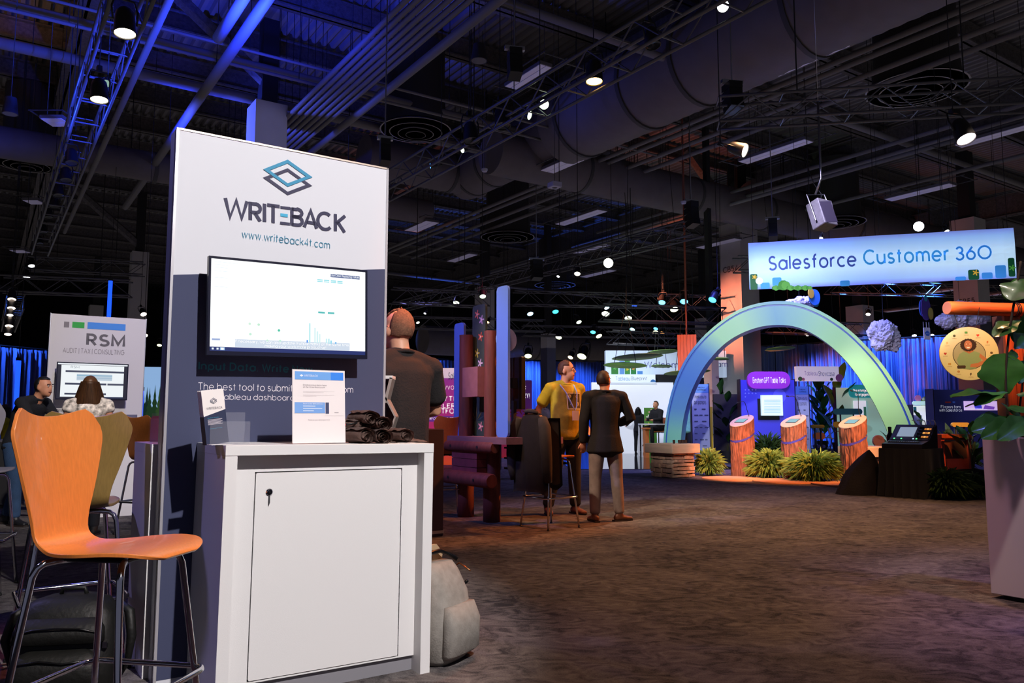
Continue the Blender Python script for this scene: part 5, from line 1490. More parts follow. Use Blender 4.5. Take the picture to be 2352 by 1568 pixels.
for i, (x, c) in enumerate(((-.35, '#b8a070'), (-.05, '#7c8a4a'), (.25, '#c88a3c'))):
    g = G(); g.box(-.12, .12, -.1, .1, 0, .14 + .03 * i); g.bevel(.01, 1); o = g.obj('carton', mat('carton_' + c, c, .7)); o.location = V(td.location) + V((x, .25, 1.0)); tag(o, ('tan', 'olive green', 'orange')[i] + ' carton on the low table before the purple banner', 'box')
lb = thing('leaflet_box', 'small clear leaflet tray before the pink banner', 'tray', at(1018, 1003, 15), 0)
lb.location.z = 0
g = G(); g.box(-.25, .3, 0, .4, .78, .82); g.obj('stand_top', mat('tan_board', '#c8a070', .6), lb)
for a in (-.2, .22):
    g = G(); g.box(a, a + .04, .1, .14, 0, .78); g.obj('leg', CHROME, lb)
for i in range(2):
    g = G(); x = -.12 + .2 * i; g.box(x, x + .13, .1, .104, .82, 1.0); g.box(x, x + .13, .15, .154, .82, 1.02); g.box(x, x + .13, .1, .154, .82, .823); g.obj('pocket', mat('frosted_plastic', '#c8b0a8', .3, alpha=.6), lb)
# dark case with orange flowers behind the man
kc = thing('case', 'tall dark case at the end of the pink banner, beside the man', 'case', at(961, 1000, 8.0), HR); kc.location.z = 0
g = G(); g.box(0, .3, 0, .4, 0, at(961, 985, 8.0).z); g.bevel(.01, 1); g.obj('case_body', mat('case_dark', '#3a2c34', .5), kc)
g = G(); g.box(-.004, .304, -.004, .404, .03, .06); g.obj('case_band', ALU, kc)

# ================================================================== log framed demo table
brownp = mat('red_brown_stain', '#6c3530', .65, noise=(7, .25, (3, 3, .4)), bump=(16, .25, (2, 2, .3)))
plum = mat('plum_board', '#8a5560', .6, noise=(10, .12))
P0 = at(1009, 1000, 9.9); P0.z = 0
TH = at(1090, 1001.5, 9.35).z
dt = thing('demo_table', 'rustic demo table on red brown logs with tall boards standing on it', 'table', P0, HR - pi / 2)
bpy.context.view_layer.update()       # local x runs along -A (towards the camera), y along B
def dx(px, off=0.0): return pp(dt, px, 960, off)[0]
def dz(px, py, off=0.0): return pp(dt, px, py, off)[1]
tl = dx(1168)
g = G(); g.box(0, tl, -.03, .75, TH - .075, TH); g.obj('tabletop', mat('plum_slab', '#7c5560', .6, noise=(4, .12, (1, 6, 6))), dt)
for px in (1071, 1130):
    x = dx(px, .22); ww = 19.5 * 9.45 / F / .92
    g = G(); g.tube([(x, .22, 0), (x, .22, .3), (x, .22, TH - .2), (x, .22, TH - .075)], ww * .92, 20); g.obj('leg_log', brownp, dt, True)
for px0, px1, pyc, r in ((1022, 1134, 1025, .068), (1021, 1127, 1099, .085)):
    x0 = dx(px0, -.02); x1_ = dx(px1, -.02); z = dz((px0 + px1) / 2, pyc, -.02)
    g = G(); g.tube([(x0, -.0, z), (x0 + .02, 0, z), (x1_ - .02, 0, z), (x1_, 0, z)], [r * .85, r, r, r * .85], 18); rl = g.obj('rail_log', brownp, dt, 'auto')
    for f in (.2, .75):
        g = G(); g.cyl((lerp(x0, x1_, f), -r * .93, z), (lerp(x0, x1_, f), -r * 1.04, z), .018, n=10); g.obj('bolt', MATTE, rl)
x0, x1_ = dx(1040, .0), dx(1097, .0); z0, z1 = dz(1068, 1090), dz(1068, 1033)
for k in range(3):
    a, b = lerp(z0, z1, k / 3), lerp(z0, z1, (k + 1) / 3) - .006
    g = G(); g.box(x0, x1_, -.01, .3, a, b); g.obj('box_board', mat('red_box_stain', '#7e3440', .65, noise=(10, .15)), dt)
rk = G()
for k in range(3):
    z = lerp(z0, z1, k / 2.4) + .06
    rk.box(dx(1150, .4), dx(1150, .4) + .5, .45, .7, z, z + .02)
rk.obj('side_shelf', MATTE, dt)
g = G(); g.box(dx(1128), dx(1150), .33, .7, .42, TH - .08); g.obj('shelf_cabinet', MATTE, dt)
blueb = mat('sky_blue_board', '#5f7fd6', .55, bump=(300, .05))
def board(px0, px1, pyt, m, off, name='blue_board', th=.03):
    a, b = dx(px0, off), dx(px1, off); zt = dz((px0 + px1) / 2, pyt, off)
    g = G(); g.prism(rrect(a, b, TH, zt, .05, 4), off, off + th); return g.obj(name, m, dt), a, b, zt
board(1042, 1064, 742, blueb, .10)
fb, fa_, fb_, fzt = board(1084, 1114, 700, mat('dark_green_board', '#3b4540', .7, noise=(6, .2)), .22, 'floral_board')
board(1140, 1166.5, 657, blueb, .06)
for px0, px1, pyt in ((1054, 1086, 770), (1112, 1140, 760)):
    a = b = dx((px0 + px1) / 2, .12); zt = dz((px0 + px1) / 2, pyt, .12); r = (px1 - px0) / 2 * 9.45 / F
    g = G(); g.tube([((a + b) / 2, .12, TH), ((a + b) / 2, .12, lerp(TH, zt, .5)), ((a + b) / 2, .12, zt)], r, 22); g.obj('post_log', brownp, dt, 'auto')
for px, py, c in ((1096, 722, '#e0705a'), (1106, 734, '#c9a0c8'), (1104, 773, '#d8604a'), (1096, 811, '#b4a83c'), (1103, 834, '#d8b8d8'), (1104, 979, '#ef8fa0')):
    x, z = pp(dt, px, py, .218); g = G(); g.face([(a, .217, b) for a, b in flower(x, z, .062)]); g.obj('printed_flower', ink(c), fb)
    g = G(); g.face([(a, .2165, b) for a, b in circ(x, z, .014, 8)]); g.obj('flower_centre', ink('#e8d8c0'), fb)
x, z = pp(dt, 1094, 952, .218)
for k in range(7):
    a = R(20 + k * 22); g = G(); g.face([(x + r_ * cos(a + d_), .217, z - .08 + r_ * sin(a + d_)) for r_, d_ in ((0, 0), (.1, .12), (.2, 0), (.1, -.12))]); g.obj('printed_leaf', ink('#8a7a3c' if k % 2 else '#4c6a5c'), fb)
a, b = dx(1065, .0), dx(1100, .0); z0, z1 = dz(1083, 911, 0), dz(1083, 843, 0)
g = G(); g.box(a, b, -.02, .12, z0, z1); g.obj('mounting_box', plum, dt)
mo = thing('monitor', 'black flat monitor seen edge on beside the tall blue board', 'monitor', P0 + HB * .38 - HA * dx(1178, .3) + V((0, 0, 0)), HR + pi / 2)
mz0, mz1 = at(1178, 940, mo.location.y).z, at(1178, 820, mo.location.y).z
g = G(); g.box(-.10, .15, -.03, .03, mz0, mz1); g.bevel(.006, 1); g.obj('monitor_case', BLACK, mo)
g = G(); g.box(-.085, .135, -.032, -.03, mz0 + .02, mz1 - .02); g.obj('screen', mat('dark_glass', '#0c0d12', .08), mo)
g = G(); g.box(-.02, .06, .03, .2, (mz0 + mz1) / 2 - .06, (mz0 + mz1) / 2 + .06); g.obj('wall_bracket', MATTE, mo)
g = G(); g.box(.0, .05, .03, .07, TH, mz0 + .1); g.obj('stand_post', MATTE, mo)
ds = thing('disc_sign', 'pale blue round disc peeking out behind the tall blue board', 'sign', P0 + HB * .25 - HA * dx(1163, .25), HR)
zc = at(1163, 780, ds.location.y).z
g = G(); g.prism(circ(0, zc, .14, 28), -.01, .01); g.obj('disc_board', mat('pale_blue_board', '#9db4ea', .5), ds)
g = G(); g.box(-.012, .012, -.004, .018, TH, zc); g.obj('disc_post', STEEL, ds)

# ================================================================== welcome wall and stage wall
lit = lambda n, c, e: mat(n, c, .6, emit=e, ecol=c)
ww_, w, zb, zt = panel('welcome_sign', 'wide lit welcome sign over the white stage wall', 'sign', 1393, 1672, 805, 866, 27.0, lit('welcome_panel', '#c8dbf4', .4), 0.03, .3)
text_px(ww_, 'Welcome', ink('#5a68a8'), 1480, 1572, 829, 846, -.004); text_px(ww_, 'Team', ink('#5a68a8'), 1622, 1672, 829, 843, -.004)
for x0, x1_, yt, c in ((1404, 1420, 833, '#3d8a3a'), (1423, 1434, 829, '#6aa0e0'), (1435, 1447, 823, '#4a9a48'), (1449, 1461, 838, '#2f8a40'), (1464, 1476, 852, '#5a98e0')):
    rectpx(ww_, x0, x1_, yt, 859, -.003, ink(c), 'printed_bar')
for px, py, c in ((1441, 836, '#f0c050'), (1441, 848, '#e8d040'), (1455, 846, '#f0a860'), (1412, 845, '#7cc86a')):
    x, z = pp(ww_, px, py); g = G(); g.face([(a, -.005, b) for a, b in flower(x, z, .07)]); g.obj('printed_flower', ink(c), ww_)
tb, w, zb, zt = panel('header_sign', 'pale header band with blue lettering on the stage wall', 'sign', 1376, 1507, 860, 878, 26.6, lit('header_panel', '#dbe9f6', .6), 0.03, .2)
text_px(tb, 'Tableau', ink('#78a8e0'), 1414, 1447, 864, 874, -.004); text_px(tb, 'Blueprint', ink('#8f9cb8'), 1450, 1486, 864, 875, -.004)
g = G(); x, z = pp(tb, 1500, 877); g.face([(x + .09 * cos(a), -.004, z + .09 * sin(a)) for a in [pi * i / 12 for i in range(13)]]); g.obj('printed_bump', ink('#4a90e0'), tb)
sw, w, zb, zt = panel('stage_wall', 'large plain white lit stage wall behind the standing people', 'display wall', 1360, 1548, 878, 1046, 26.7, mat('white_stage_wall', '#e6eaf2', .7, emit=.5, ecol='#dfe8fb'), 0.03, .2, 0.012)  # emission added to the wall for the brightness of light falling on it
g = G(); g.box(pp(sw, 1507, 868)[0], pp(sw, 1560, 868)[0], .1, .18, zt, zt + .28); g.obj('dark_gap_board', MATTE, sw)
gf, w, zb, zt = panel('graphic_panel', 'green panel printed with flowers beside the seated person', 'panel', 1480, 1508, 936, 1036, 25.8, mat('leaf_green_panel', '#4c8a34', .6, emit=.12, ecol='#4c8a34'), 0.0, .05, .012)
for px, py, r_, c in ((1496, 946, .11, '#f2b8b0'), (1489, 957, .08, '#f4f0e6'), (1501, 950, .09, '#f0d860'), (1490, 978, .12, '#f2e23c'), (1500, 985, .09, '#e8c83a')):
    x, z = pp(gf, px, py); g = G(); g.face([(a, -.004, b) for a, b in flower(x, z, r_, 4)]); g.obj('printed_flower', ink(c), gf)
hp = at(1495, 975, 24.6)
ht = thing('high_table', 'white framed high table where the suited person sits', 'table', (hp.x, hp.y, .012), 0)
g = G(); g.box(-.35, .5, -.3, .3, .98, 1.02); g.obj('tabletop', mat('white_metal', '#dadce4', .4), ht)
for a in (-.35, .46):
    for b in (-.3, .26):
        g = G(); g.box(a, a + .04, b, b + .04, 0, .98); g.obj('leg', MATS['white_metal'], ht)
og = at(1484, 1000, 24.0)
lt = thing('log_table', 'small yellow wood side table by the silhouetted person', 'table', (og.x, og.y, .012), .2)
g = G(); g.box(-.07, .07, -.2, .2, .85, .9); g.obj('tabletop', VENEER, lt)
for a in (-.06, .0):
    g = G(); g.box(a, a + .06, -.1, .1, 0, .85); g.obj('leg', VENEER, lt)
bn = thing('waste_bin', 'black bin under the hand of the silhouetted person', 'bin', gp(1440, 1040) , 0)
bn.location.z = .012
g = G(); g.lathe([(.2, 0), (.24, .75), (.25, .76), (.25, .8), (.22, .8), (.2, .1)], 20); g.obj('bin_body', BLACK, bn, 'auto')
g = G(); g.lathe([(0, .8), (.235, .8), (.22, .84), (0, .86)], 20); g.obj('bin_lid', MATTE, bn, 'auto')
# lily pad discs
pad = mat('lily_green', '#86b062', .6, noise=(3, .2))
for i, (px, py, hw, Y, lab) in enumerate(((1464, 820, 59, 22, 'long'), (1436, 839, 50, 21, 'low pale'), (1522, 808, 36, 24, 'upper dark'), (1519, 841, 24, 25, 'small'), (1578, 855, 53, 22, 'lowest wide'), (1655, 824, 20, 22, 'short end'), (1792, 801, 34, 24, 'lone'))):
    c = at(px, py, Y); r = hw * Y / F
    t = thing('lily_pad', lab + ' green disc hanging like a lily pad ' + ('beside the pillar' if px > 1700 else 'before the welcome sign'), 'hanging decoration', c, 0, rot=(R(-3), R(2 if i % 2 else -3), 0))
    g = G(); g.lathe([(0, -.02), (r * .9, -.015), (r, 0), (r * .9, .025), (0, .03)], 32); g.obj('disc', pad, t, 'auto')
    g = G()
    for sx in (-.5, .5): g.cyl((sx * r, 0, .05), (sx * .1, 0, 1.4), .008, n=4)
    g.cyl((0, 0, 1.4), (0, 0, 11.15 - c.z), .008, n=4)
    g.obj('suspension_wire', MATTE, t)
# ================================================================== arch island
AL_ = at(1525, 960, 17.0); AR_ = at(2110, 960, 15.0); AL_.z = AR_.z = 0
ang = math.atan2(AR_.y - AL_.y, AR_.x - AL_.x)
ar = thing('arch', 'big half round arch shaded from blue to green behind the stone pedestal', 'arch', AL_, ang)
bpy.context.view_layer.update()
outer_px = [(1523, 1036), (1526, 990), (1534, 935), (1552, 872), (1583, 812), (1632, 757), (1700, 710), (1775, 692), (1850, 700), (1935, 745), (2010, 816), (2062, 890), (2092, 950), (2108, 1000), (2114, 1040)]
inner_px = [(1563, 1036), (1566, 990), (1575, 940), (1592, 890), (1622, 836), (1668, 787), (1724, 757), (1786, 746), (1848, 757), (1912, 798), (1962, 852), (2000, 912), (2024, 958), (2041, 1000), (2049, 1040)]
op = cat_rom([(*pp(ar, *p), 0) for p in outer_px], 5); ip = cat_rom([(*pp(ar, *p), 0) for p in inner_px], 5)
op = [V((op[0].x - .01, 0.0, 0))] + op + [V((op[-1].x + .02, 0, 0))]; ip = [V((ip[0].x, 0.0, 0))] + ip + [V((ip[-1].x + .02, 0, 0))]
acol = [(0, '#6fb3a0'), (.08, '#6cb0a6'), (.15, '#4f86c4'), (.24, '#3f74cf'), (.31, '#4a83cc'), (.36, '#9fd6b2'), (.42, '#9dd2b4'), (.50, '#5f9fc6'), (.56, '#74b3bd'), (.63, '#93cfa8'), (.75, '#8acb8e'), (.88, '#78bd92'), (1, '#63b296')]
def ramp(st, f):
    for (a, c), (b, d) in zip(st, st[1:]):
        if f <= b:
            t = (f - a) / (b - a); c, d = srgb(c), srgb(d)
            return tuple(lerp(c[i], d[i], t) for i in range(3))
    return srgb(st[-1][1])
archm = mat('printed_arch_vinyl', '#80c0b0', .45, attr='print')
archd = mat('arch_blue_line', '#2c55b4', .4)
n = len(op)
cuts = [0, int(n * .30), int(n * .68), n - 1]
TKA = .42
def band(f0, f1, y0, y1, i0, i1, m, par, name, dark=False):
    g = G(); rows = []
    for i in range(i0, i1 + 1):
        a = ip[i].lerp(op[i], f0); b = ip[i].lerp(op[i], f1)
        rows.append([V((a.x, y0, a.y)), V((b.x, y0, b.y)), V((b.x, y1, b.y)), V((a.x, y1, a.y))])
    g.loft(rows, True)
    o = g.obj(name, m, par, 'auto')
    if not dark:
        at_ = o.data.color_attributes.new('print', 'FLOAT_COLOR', 'POINT')
        for vi, v in enumerate(o.data.vertices):
            bi = min(range(i0, i1 + 1), key=lambda k: (ip[k].x + op[k].x - 2 * v.co.x) ** 2 + (ip[k].y + op[k].y - 2 * v.co.z) ** 2)
            at_.data[vi].color = (*ramp(acol, bi / (n - 1)), 1)
    return o
for s_i, (i0, i1) in enumerate(zip(cuts, cuts[1:])):
    seg = band(0, .80, -.02, TKA, i0, i1, archm, ar, 'arch_segment')
    band(.80, .87, .0, TKA, i0, i1, archd, seg, 'groove_line', True)
    band(.87, 1.0, -.02, TKA, i0, i1, archm, seg, 'outer_rim')
# stone pedestals
stone_cols = ['#c79a76', '#b98a68', '#d0a684', '#ae8468', '#c4a082', '#a98a76']
slabm = mat('pale_wood_slab', '#d8b08c', .6, noise=(3, .12, (1, 1, 6)))
def pedestal(label, px, ybase, w, ztop, rz, th=.19, ov=.09):
    c = gp(px, ybase)
    t = thing('stone_pedestal', label, 'pedestal', c, rz)      # origin at near corner; local x to one side, y to the other
    g = G(); g.box(.03, w - .03, .03, w - .03, 0, ztop - th); g.obj('core', mat('dark_mortar', '#3a2f2a', .9), t)
    g = G(); g.box(-ov, w + ov, -ov, w + ov, ztop - th, ztop); g.bevel(.008, 1); g.obj('cap_slab', slabm, t)
    rnd = random.Random(3)
    for side in range(2):
        z = 0.0
        while z < ztop - th - .02:
            hh = min(rnd.uniform(.06, .1), ztop - th - z)
            x = 0.0
            while x < w - .01:
                ln = min(rnd.uniform(.12, .32), w - x)
                if w - x - ln < .06: ln = w - x
                d = rnd.uniform(.0, .03)
                g = G(); e = .006
                j = [rnd.uniform(-.008, .008) for _ in range(4)]
                f = [(x + e, z + e + j[0]), (x + ln - e, z + e + j[1]), (x + ln - e, z + hh - e + j[2]), (x + e, z + hh - e + j[3])]
                f = [(a, max(0, b)) for a, b in f]
                q = [(a + (.008 if k in (0, 3) else -.008), b + (.006 if k < 2 else -.006)) for k, (a, b) in enumerate(f)]
                if side == 0: P_ = lambda a, b, y: V((a, y, b))
                else: P_ = lambda a, b, y: V((y, a, b))
                g.loft([[P_(a, b, .04) for a, b in f], [P_(a, b, .008 - d * .5) for a, b in f], [P_(a, b, -d) for a, b in q]])
                g.obj('stone', mat('stone_%s' % (rnd.randrange(6)), stone_cols[rnd.randrange(6)], .85, noise=(14, .2), bump=(30, .6)), t)
                x += ln
            z += hh
    return t
vz = math.atan2(at(1545, 960, 1).x, 1)
ped = pedestal('stacked stone pedestal with a thick wood cap at the arch foot', 1545, 1098, .62, .68, pi / 4 - vz)
pt = V(ped.location)
for px, lab, r, h_, k in ((1548, 'single dark little cup on the stone pedestal cap', .028, .075, 1),):
    o = at(px, 1020, pt.y + .35); g = G(); g.lathe([(r * .9, 0), (r, h_), (r * .85, h_), (r * .75, .01)], 14)
    o_ = g.obj('cup', mat('dark_copper', '#3a241c', .35), None, 'auto'); o_.location = (o.x, o.y, .68); tag(o_, lab, 'cup')
for k, px in enumerate((1561, 1568, 1575)):
    o = at(px, 1020, pt.y + .42 + .05 * k); g = G(); g.lathe([(.03, 0), (.034, .072), (.029, .072), (.026, .01)], 14)
    o_ = g.obj('cup', MATS['dark_copper'], None, 'auto'); o_.location = (o.x, o.y, .68); tag(o_, 'copper cup in the row of cups on the stone pedestal, %s from the single cup' % ('first', 'second', 'third')[k], 'cup', 'cups on the stone pedestal')
ped2 = pedestal('second stone pedestal with wood cap, mostly hidden by the mixing desk', 1998, 1108, .6, .66, pi / 4 - math.atan2(at(1998, 960, 1).x, 1))

# log podiums
def barkmat():
    m = mat('pine_bark', '#8d5740', .95, noise=(9, .55, (3, 3, .45)), bump=(12, 1.0, (3, 3, .6)))
    return m
woodend = mat('cut_wood', '#cdb2a0', .5, noise=(5, .08))
def podium(label, px, ybase, r, lo, hi, seed, mic_tip):
    c = gp(px, ybase); c.y += r
    t = thing('log_podium', label, 'podium', c, math.atan2(c.x, c.y) * -1)
    slope = (hi - lo) / (2 * r)
    ax = V((.62, .78, 0)).normalized()        # rises away and to one side
    n = 132
    def ztop(x, y): return (lo + hi) / 2 + slope * (x * ax.x + y * ax.y)
    def rad(a, z):
        e = mnoise.noise(V((cos(a) * 5.5, sin(a) * 5.5, z * 1.6 + seed))) * .018 + (min(abs(mnoise.noise(V((cos(a) * 9, sin(a) * 9, z * 2.6 + seed)))) * 3.2, 1) - .6) * .024 + mnoise.noise(V((cos(a) * 30, sin(a) * 30, z * 12))) * .006
        return r * .965 + e
    def shell(z0, z1, add, nz):                # between two slanted levels (offsets from the top cut, or floor)
        rows = []
        for k in range(nz + 1):
            f = k / nz; row = []
            for i in range(n):
                a = 2 * pi * i / n; x, y = r * cos(a), r * sin(a)
                zz0 = 0 if z0 is None else ztop(x, y) - z0
                z = lerp(zz0, ztop(x, y) - z1, f)
                rr = rad(a, z) + add if add is not None else r * .985
                row.append((rr * cos(a), rr * sin(a), z))
            rows.append(row)
        return rows
    bd = .30
    g = G(); g.grid(shell(None, bd + .035, 0, 40), True); g.grid(shell(bd, .012, 0, 24), True); g.obj('bark', barkmat(), t, True)
    g = G(); g.grid(shell(bd + .04, bd - .005, None, 1), True); g.obj('band', mat('violet_band', '#5a57c8', .25, .3, coat=.3), t, True)
    g = G(); top = [(r * 1.0 * cos(2 * pi * i / n), r * 1.0 * sin(2 * pi * i / n)) for i in range(n)]
    g.loft([[V((x, y, ztop(x, y) - .014)) for x, y in top], [V((x, y, ztop(x, y))) for x, y in top]]); g.obj('cut_top', woodend, t)
    # tablet let into the top
    u = V((ax.y, -ax.x, 0)); w = V((ax.x, ax.y, slope)).normalized(); nn = u.cross(w)
    cc = V((0, 0, ztop(0, 0)))
    M_ = Matrix((( u.x, w.x, nn.x, cc.x), (u.y, w.y, nn.y, cc.y), (u.z, w.z, nn.z, cc.z), (0, 0, 0, 1)))
    if nn.z < 0: M_ = M_ @ Matrix.Scale(-1, 4, (0, 0, 1))
    g = G(); g.box(-.12, .12, -.1, .07, .001, .008, M_); tb_ = g.obj('tablet', mat('tablet_rim', '#3a4a58', .3), t)
    g = G(); g.face([M_ @ V(p) for p in ((-.11, -.09, .0095), (.11, -.09, .0095), (.11, .06, .0095), (-.11, .06, .0095))]); g.obj('screen', glow('#a6dbe6', .8), tb_)
    # gooseneck microphone
    b0 = M_ @ V((.08, .15, 0)); b0 = V((ax.x * .17 + .05, ax.y * .17, ztop(ax.x * .17, ax.y * .17)))
    tip = at(*mic_tip, c.y + .05) - c
    ti = Matrix.Rotation(-t.rotation_euler.z, 3, 'Z') @ tip
    m1, m2 = b0 + V((-.04, 0, .14)), b0.lerp(ti, .7) + V((.05, 0, .10))
    g = G(); g.cyl(b0, b0 + V((0, 0, .02)), .02, n=12); g.tube(cat_rom([b0, m1, m2, ti], 6), .006, 6); g.obj('microphone_neck', BLACK, t, True)
    g = G(); g.tube([ti, ti + (ti - m2).normalized() * .05], [.011, .013], 8); g.obj('microphone_head', BLACK, t, True)
    return t
podium('bark log podium nearest the stone pedestal, with slanted top and microphone', 1715, 1094, .245, 1.03, 1.27, 1, (1697, 924))
podium('bark log podium in the middle of the three, before the purple kiosk', 1837, 1102, .245, 1.03, 1.27, 5, (1812, 910))
podium('bark log podium beside the mixing desk with a shaded top', 1977, 1110, .245, 1.02, 1.26, 9, (1958, 898))
# wood slice discs on the carpet
for i, (px, py, r) in enumerate(((1682, 1100, .58), (1802, 1106, .6), (1945, 1113, .6))):
    c = gp(px, py); g = G()
    pts = [(r * (1 + .05 * mnoise.noise(V((cos(a) * 2, sin(a) * 2, i * 3)))) * cos(a), r * (1 + .05 * mnoise.noise(V((cos(a) * 2, sin(a) * 2, i * 3)))) * sin(a)) for a in [2 * pi * k / 40 for k in range(40)]]
    g.slab(pts, .001 + .003 * i, .022 + .003 * i); o = g.obj('floor_disc', mat('wood_slice', '#dba27a', .6, noise=(4, .1))); o.location = (c.x, c.y, 0)
    tag(o, 'flat orange wood slice disc on the carpet by the %s' % ('podium nearest the pedestal', 'middle log podium', 'podium beside the mixing desk')[i], 'floor disc')
# plants
def blade(g, p, az, ln, w, rise, droop, seg=6):
    d = V((cos(az), sin(az), 0)); s_d = V((-sin(az), cos(az), 0)); rows = []
    for k in range(seg + 1):
        f = k / seg
        q = V(p) + d * ln * f * (1 - .25 * f) + V((0, 0, rise * sin(f * pi * .62) * 1.0 - droop * f * f))
        ww = w * (sin(pi * min(.15 + f * .85, 1)) ** .8) * .5 + .001
        rows.append([q - s_d * ww, q + V((0, 0, -ww * .5)), q + s_d * ww])
    g.grid(rows)
fernm = mat('fern_green', '#7f9a45', .55, noise=(6, .35))
fernd = mat('dark_fern_green', '#3f5a2a', .55, noise=(6, .35))
def fern(label, px, ybase, r, h, n, m=fernm, name='potted_fern', seed=1, w=.03, pot=True):
    n = int(n * (4.2 if w == .03 else 2.2)); w = .034 if w == .03 else w * 1.2
    rnd = random.Random(seed); c = gp(px, ybase); c.y += r * .5
    t = thing(name, label, 'plant', c, rnd.random() * 6)
    g = G()
    for k in range(n):
        a = rnd.random() * 2 * pi; el = math.asin(rnd.uniform(-.85, 1.0)); q0 = rnd.uniform(.15, .62); q1 = q0 + rnd.uniform(.32, .5)
        d = V((cos(a) * cos(el) * r, sin(a) * cos(el) * r, sin(el) * h * .55))
        b = V((0, 0, h * .42)) + d * q0; tip = V((0, 0, h * .42)) + d * q1 + V((rnd.uniform(-.08, .08), rnd.uniform(-.08, .08), rnd.uniform(-.10, .03)))
        tip.z = max(tip.z, .02)
        mid_ = b.lerp(tip, .5) + V((0, 0, .04)); sd = (tip - b).cross(V((rnd.uniform(-.4, .4), rnd.uniform(-.4, .4), 1))).normalized() * w * rnd.uniform(.6, 1.2) * .5
        g.face([b, mid_ - sd, tip]); g.face([b, tip, mid_ + sd])
    o = g.obj('foliage', m, t, True); o['kind'] = 'stuff'
    g = G(); g.lathe([(r * .22, 0), (r * .28, h * .3), (r * .24, h * .3), (r * .2, h * .25), (0, h * .25)], 18); g.obj('pot', mat('dark_pot', '#1d1a18', .6), t, 'auto')
    return t
fern('bushy green fern beside the stone pedestal', 1634, 1093, .34, .62, 260, seed=1)
fern('wide fern between the first two log podiums', 1779, 1100, .52, .66, 420, seed=2)
fern('largest pale fern before the second and third log podiums', 1886, 1108, .62, .66, 520, seed=3)
fern('fern peeking out between the pale fern and the mixing desk', 1940, 1098, .36, .55, 200, seed=4)
fern('dark fern standing beside the black mixing desk cloth', 2192, 1148, .42, .5, 420, fernd, seed=5)
fern('dark fern at the foot of the white planter', 2250, 1146, .36, .42, 220, fernd, seed=6)
fern('dark feathery shrub before the purple kiosk', 1772, 1076, .5, .95, 360, fernd, 'shrub', 7, .05)
fern('grey green spiky plant behind the stone pedestal', 1590, 1050, .36, .65, 60, mat('agave_green', '#4e6a66', .5), 'spiky_plant', 8, .07)
fern('dark leafy bush behind the dark fern at the mixing desk', 2215, 1110, .5, 1.15, 260, fernd, 'shrub', 9, .07)
leafm = mat('broad_leaf', '#2f5c26', .35, noise=(3, .25), coat=.15)
leafb = mat('bright_leaf', '#3f7a2c', .4, noise=(3, .25), coat=.15)
ribm2 = mat('leaf_rib', '#4d6f38', .5)
def leaf_geo(shape='oval'):
    g = G(); rows = []
    for k in range(13):
        f = k / 12
        if shape == 'fiddle': w = .5 * (sin(pi * min(f * .93 + .03, 1)) ** .75) * (.72 + .5 * f - .22 * sin(f * 9) * (f < .6))
        else: w = .42 * sin(pi * min(f * .97 + .02, 1)) ** .85
        row = []
        for j in range(9):
            v = -1 + j / 4
            row.append((w * v * .62, f, .07 * abs(v) * w * 2 - .22 * (f - .3) ** 2 + .02 * sin(f * 14) * abs(v)))
        rows.append(row)
    g.grid(rows)
    return g
LEAF = leaf_geo('fiddle').mesh('leaf', leafm, True); LEAFB = leaf_geo('fiddle').mesh('leaf', leafb, True); OVAL = leaf_geo('oval').mesh('leaf', leafm, True)
def leaf(t, base, tip, width, face, me=LEAF):
    """leaf from base to tip (local), flat side towards the vector face"""
    y = V(tip) - V(base); L_ = y.length; y.normalize(); z = V(face) - y * V(face).dot(y); z.normalize(); x = y.cross(z)
    o = put('leaf', me, t)
    o.matrix_local = Matrix(((x.x * width, y.x * L_, z.x * L_ * .8, base[0]), (x.y * width, y.y * L_, z.y * L_ * .8, base[1]), (x.z * width, y.z * L_, z.z * L_ * .8, base[2]), (0, 0, 0, 1)))
    return o
def leafy(label, px, ybase, h, nl, ll, seed, me=OVAL, Y=None, spread=.35):
    rnd = random.Random(seed); c = gp(px, ybase)
    t = thing('leafy_plant', label, 'plant', c, 0)
    for k in range(3):
        a = rnd.random() * 6.3; tp = V((cos(a) * .12, sin(a) * .12, h * rnd.uniform(.75, .95)))
        g = G(); g.tube([(0, 0, .25), tp * .5 + V((.02, 0, .1)), tp], .014, 6); g.obj('stem', mat('plant_stem', '#4a4a2c', .7), t, True)
    for k in range(nl):
        a = k * 2.4 + rnd.uniform(-.3, .3); z = lerp(.35, h * .9, k / max(nl - 1, 1)); L_ = ll * rnd.uniform(.75, 1.15)
        b = V((cos(a) * .05, sin(a) * .05, z)); d = V((cos(a) * spread * 1.8, sin(a) * spread * 1.8, rnd.uniform(.35, 1.0))).normalized()
        leaf(t, b + d * .1, b + d * (L_ + .1), L_ * .75, (cos(a) * -.6, sin(a) * -.6, 1), me)
    g = G(); g.lathe([(.17, 0), (.22, .32), (.2, .32), (.18, .28), (0, .28)], 18); g.obj('pot', mat('dark_pot', '#1d1a18', .6), t, 'auto')
    return t
leafy('tall big leaved plant between the purple kiosk and the mint kiosk', 1890, 1031, 2.7, 30, .75, 3)
leafy('big leaved dark plant before the dark doorway', 1672, 1062, 1.75, 16, .5, 4)
leafy('upright pointed leaf plant leaning at the mint kiosk', 1926, 1036, 2.5, 9, 1.0, 5, OVAL, None, .15)
leafy('dark plant with stiff leaves beside the sponsor board', 1648, 1050, 2.05, 12, .6, 6, OVAL, None, .2)
leafy('leafy plant with a glossy curled leaf behind the dark ferns', 2236, 1122, 1.0, 9, .38, 8)
leafy('small leafy plant at the far arch foot', 2052, 1078, .7, 10, .3, 9)
leafy('dark leafy plant beside the navy race screen', 2128, 1080, 1.3, 14, .4, 10)

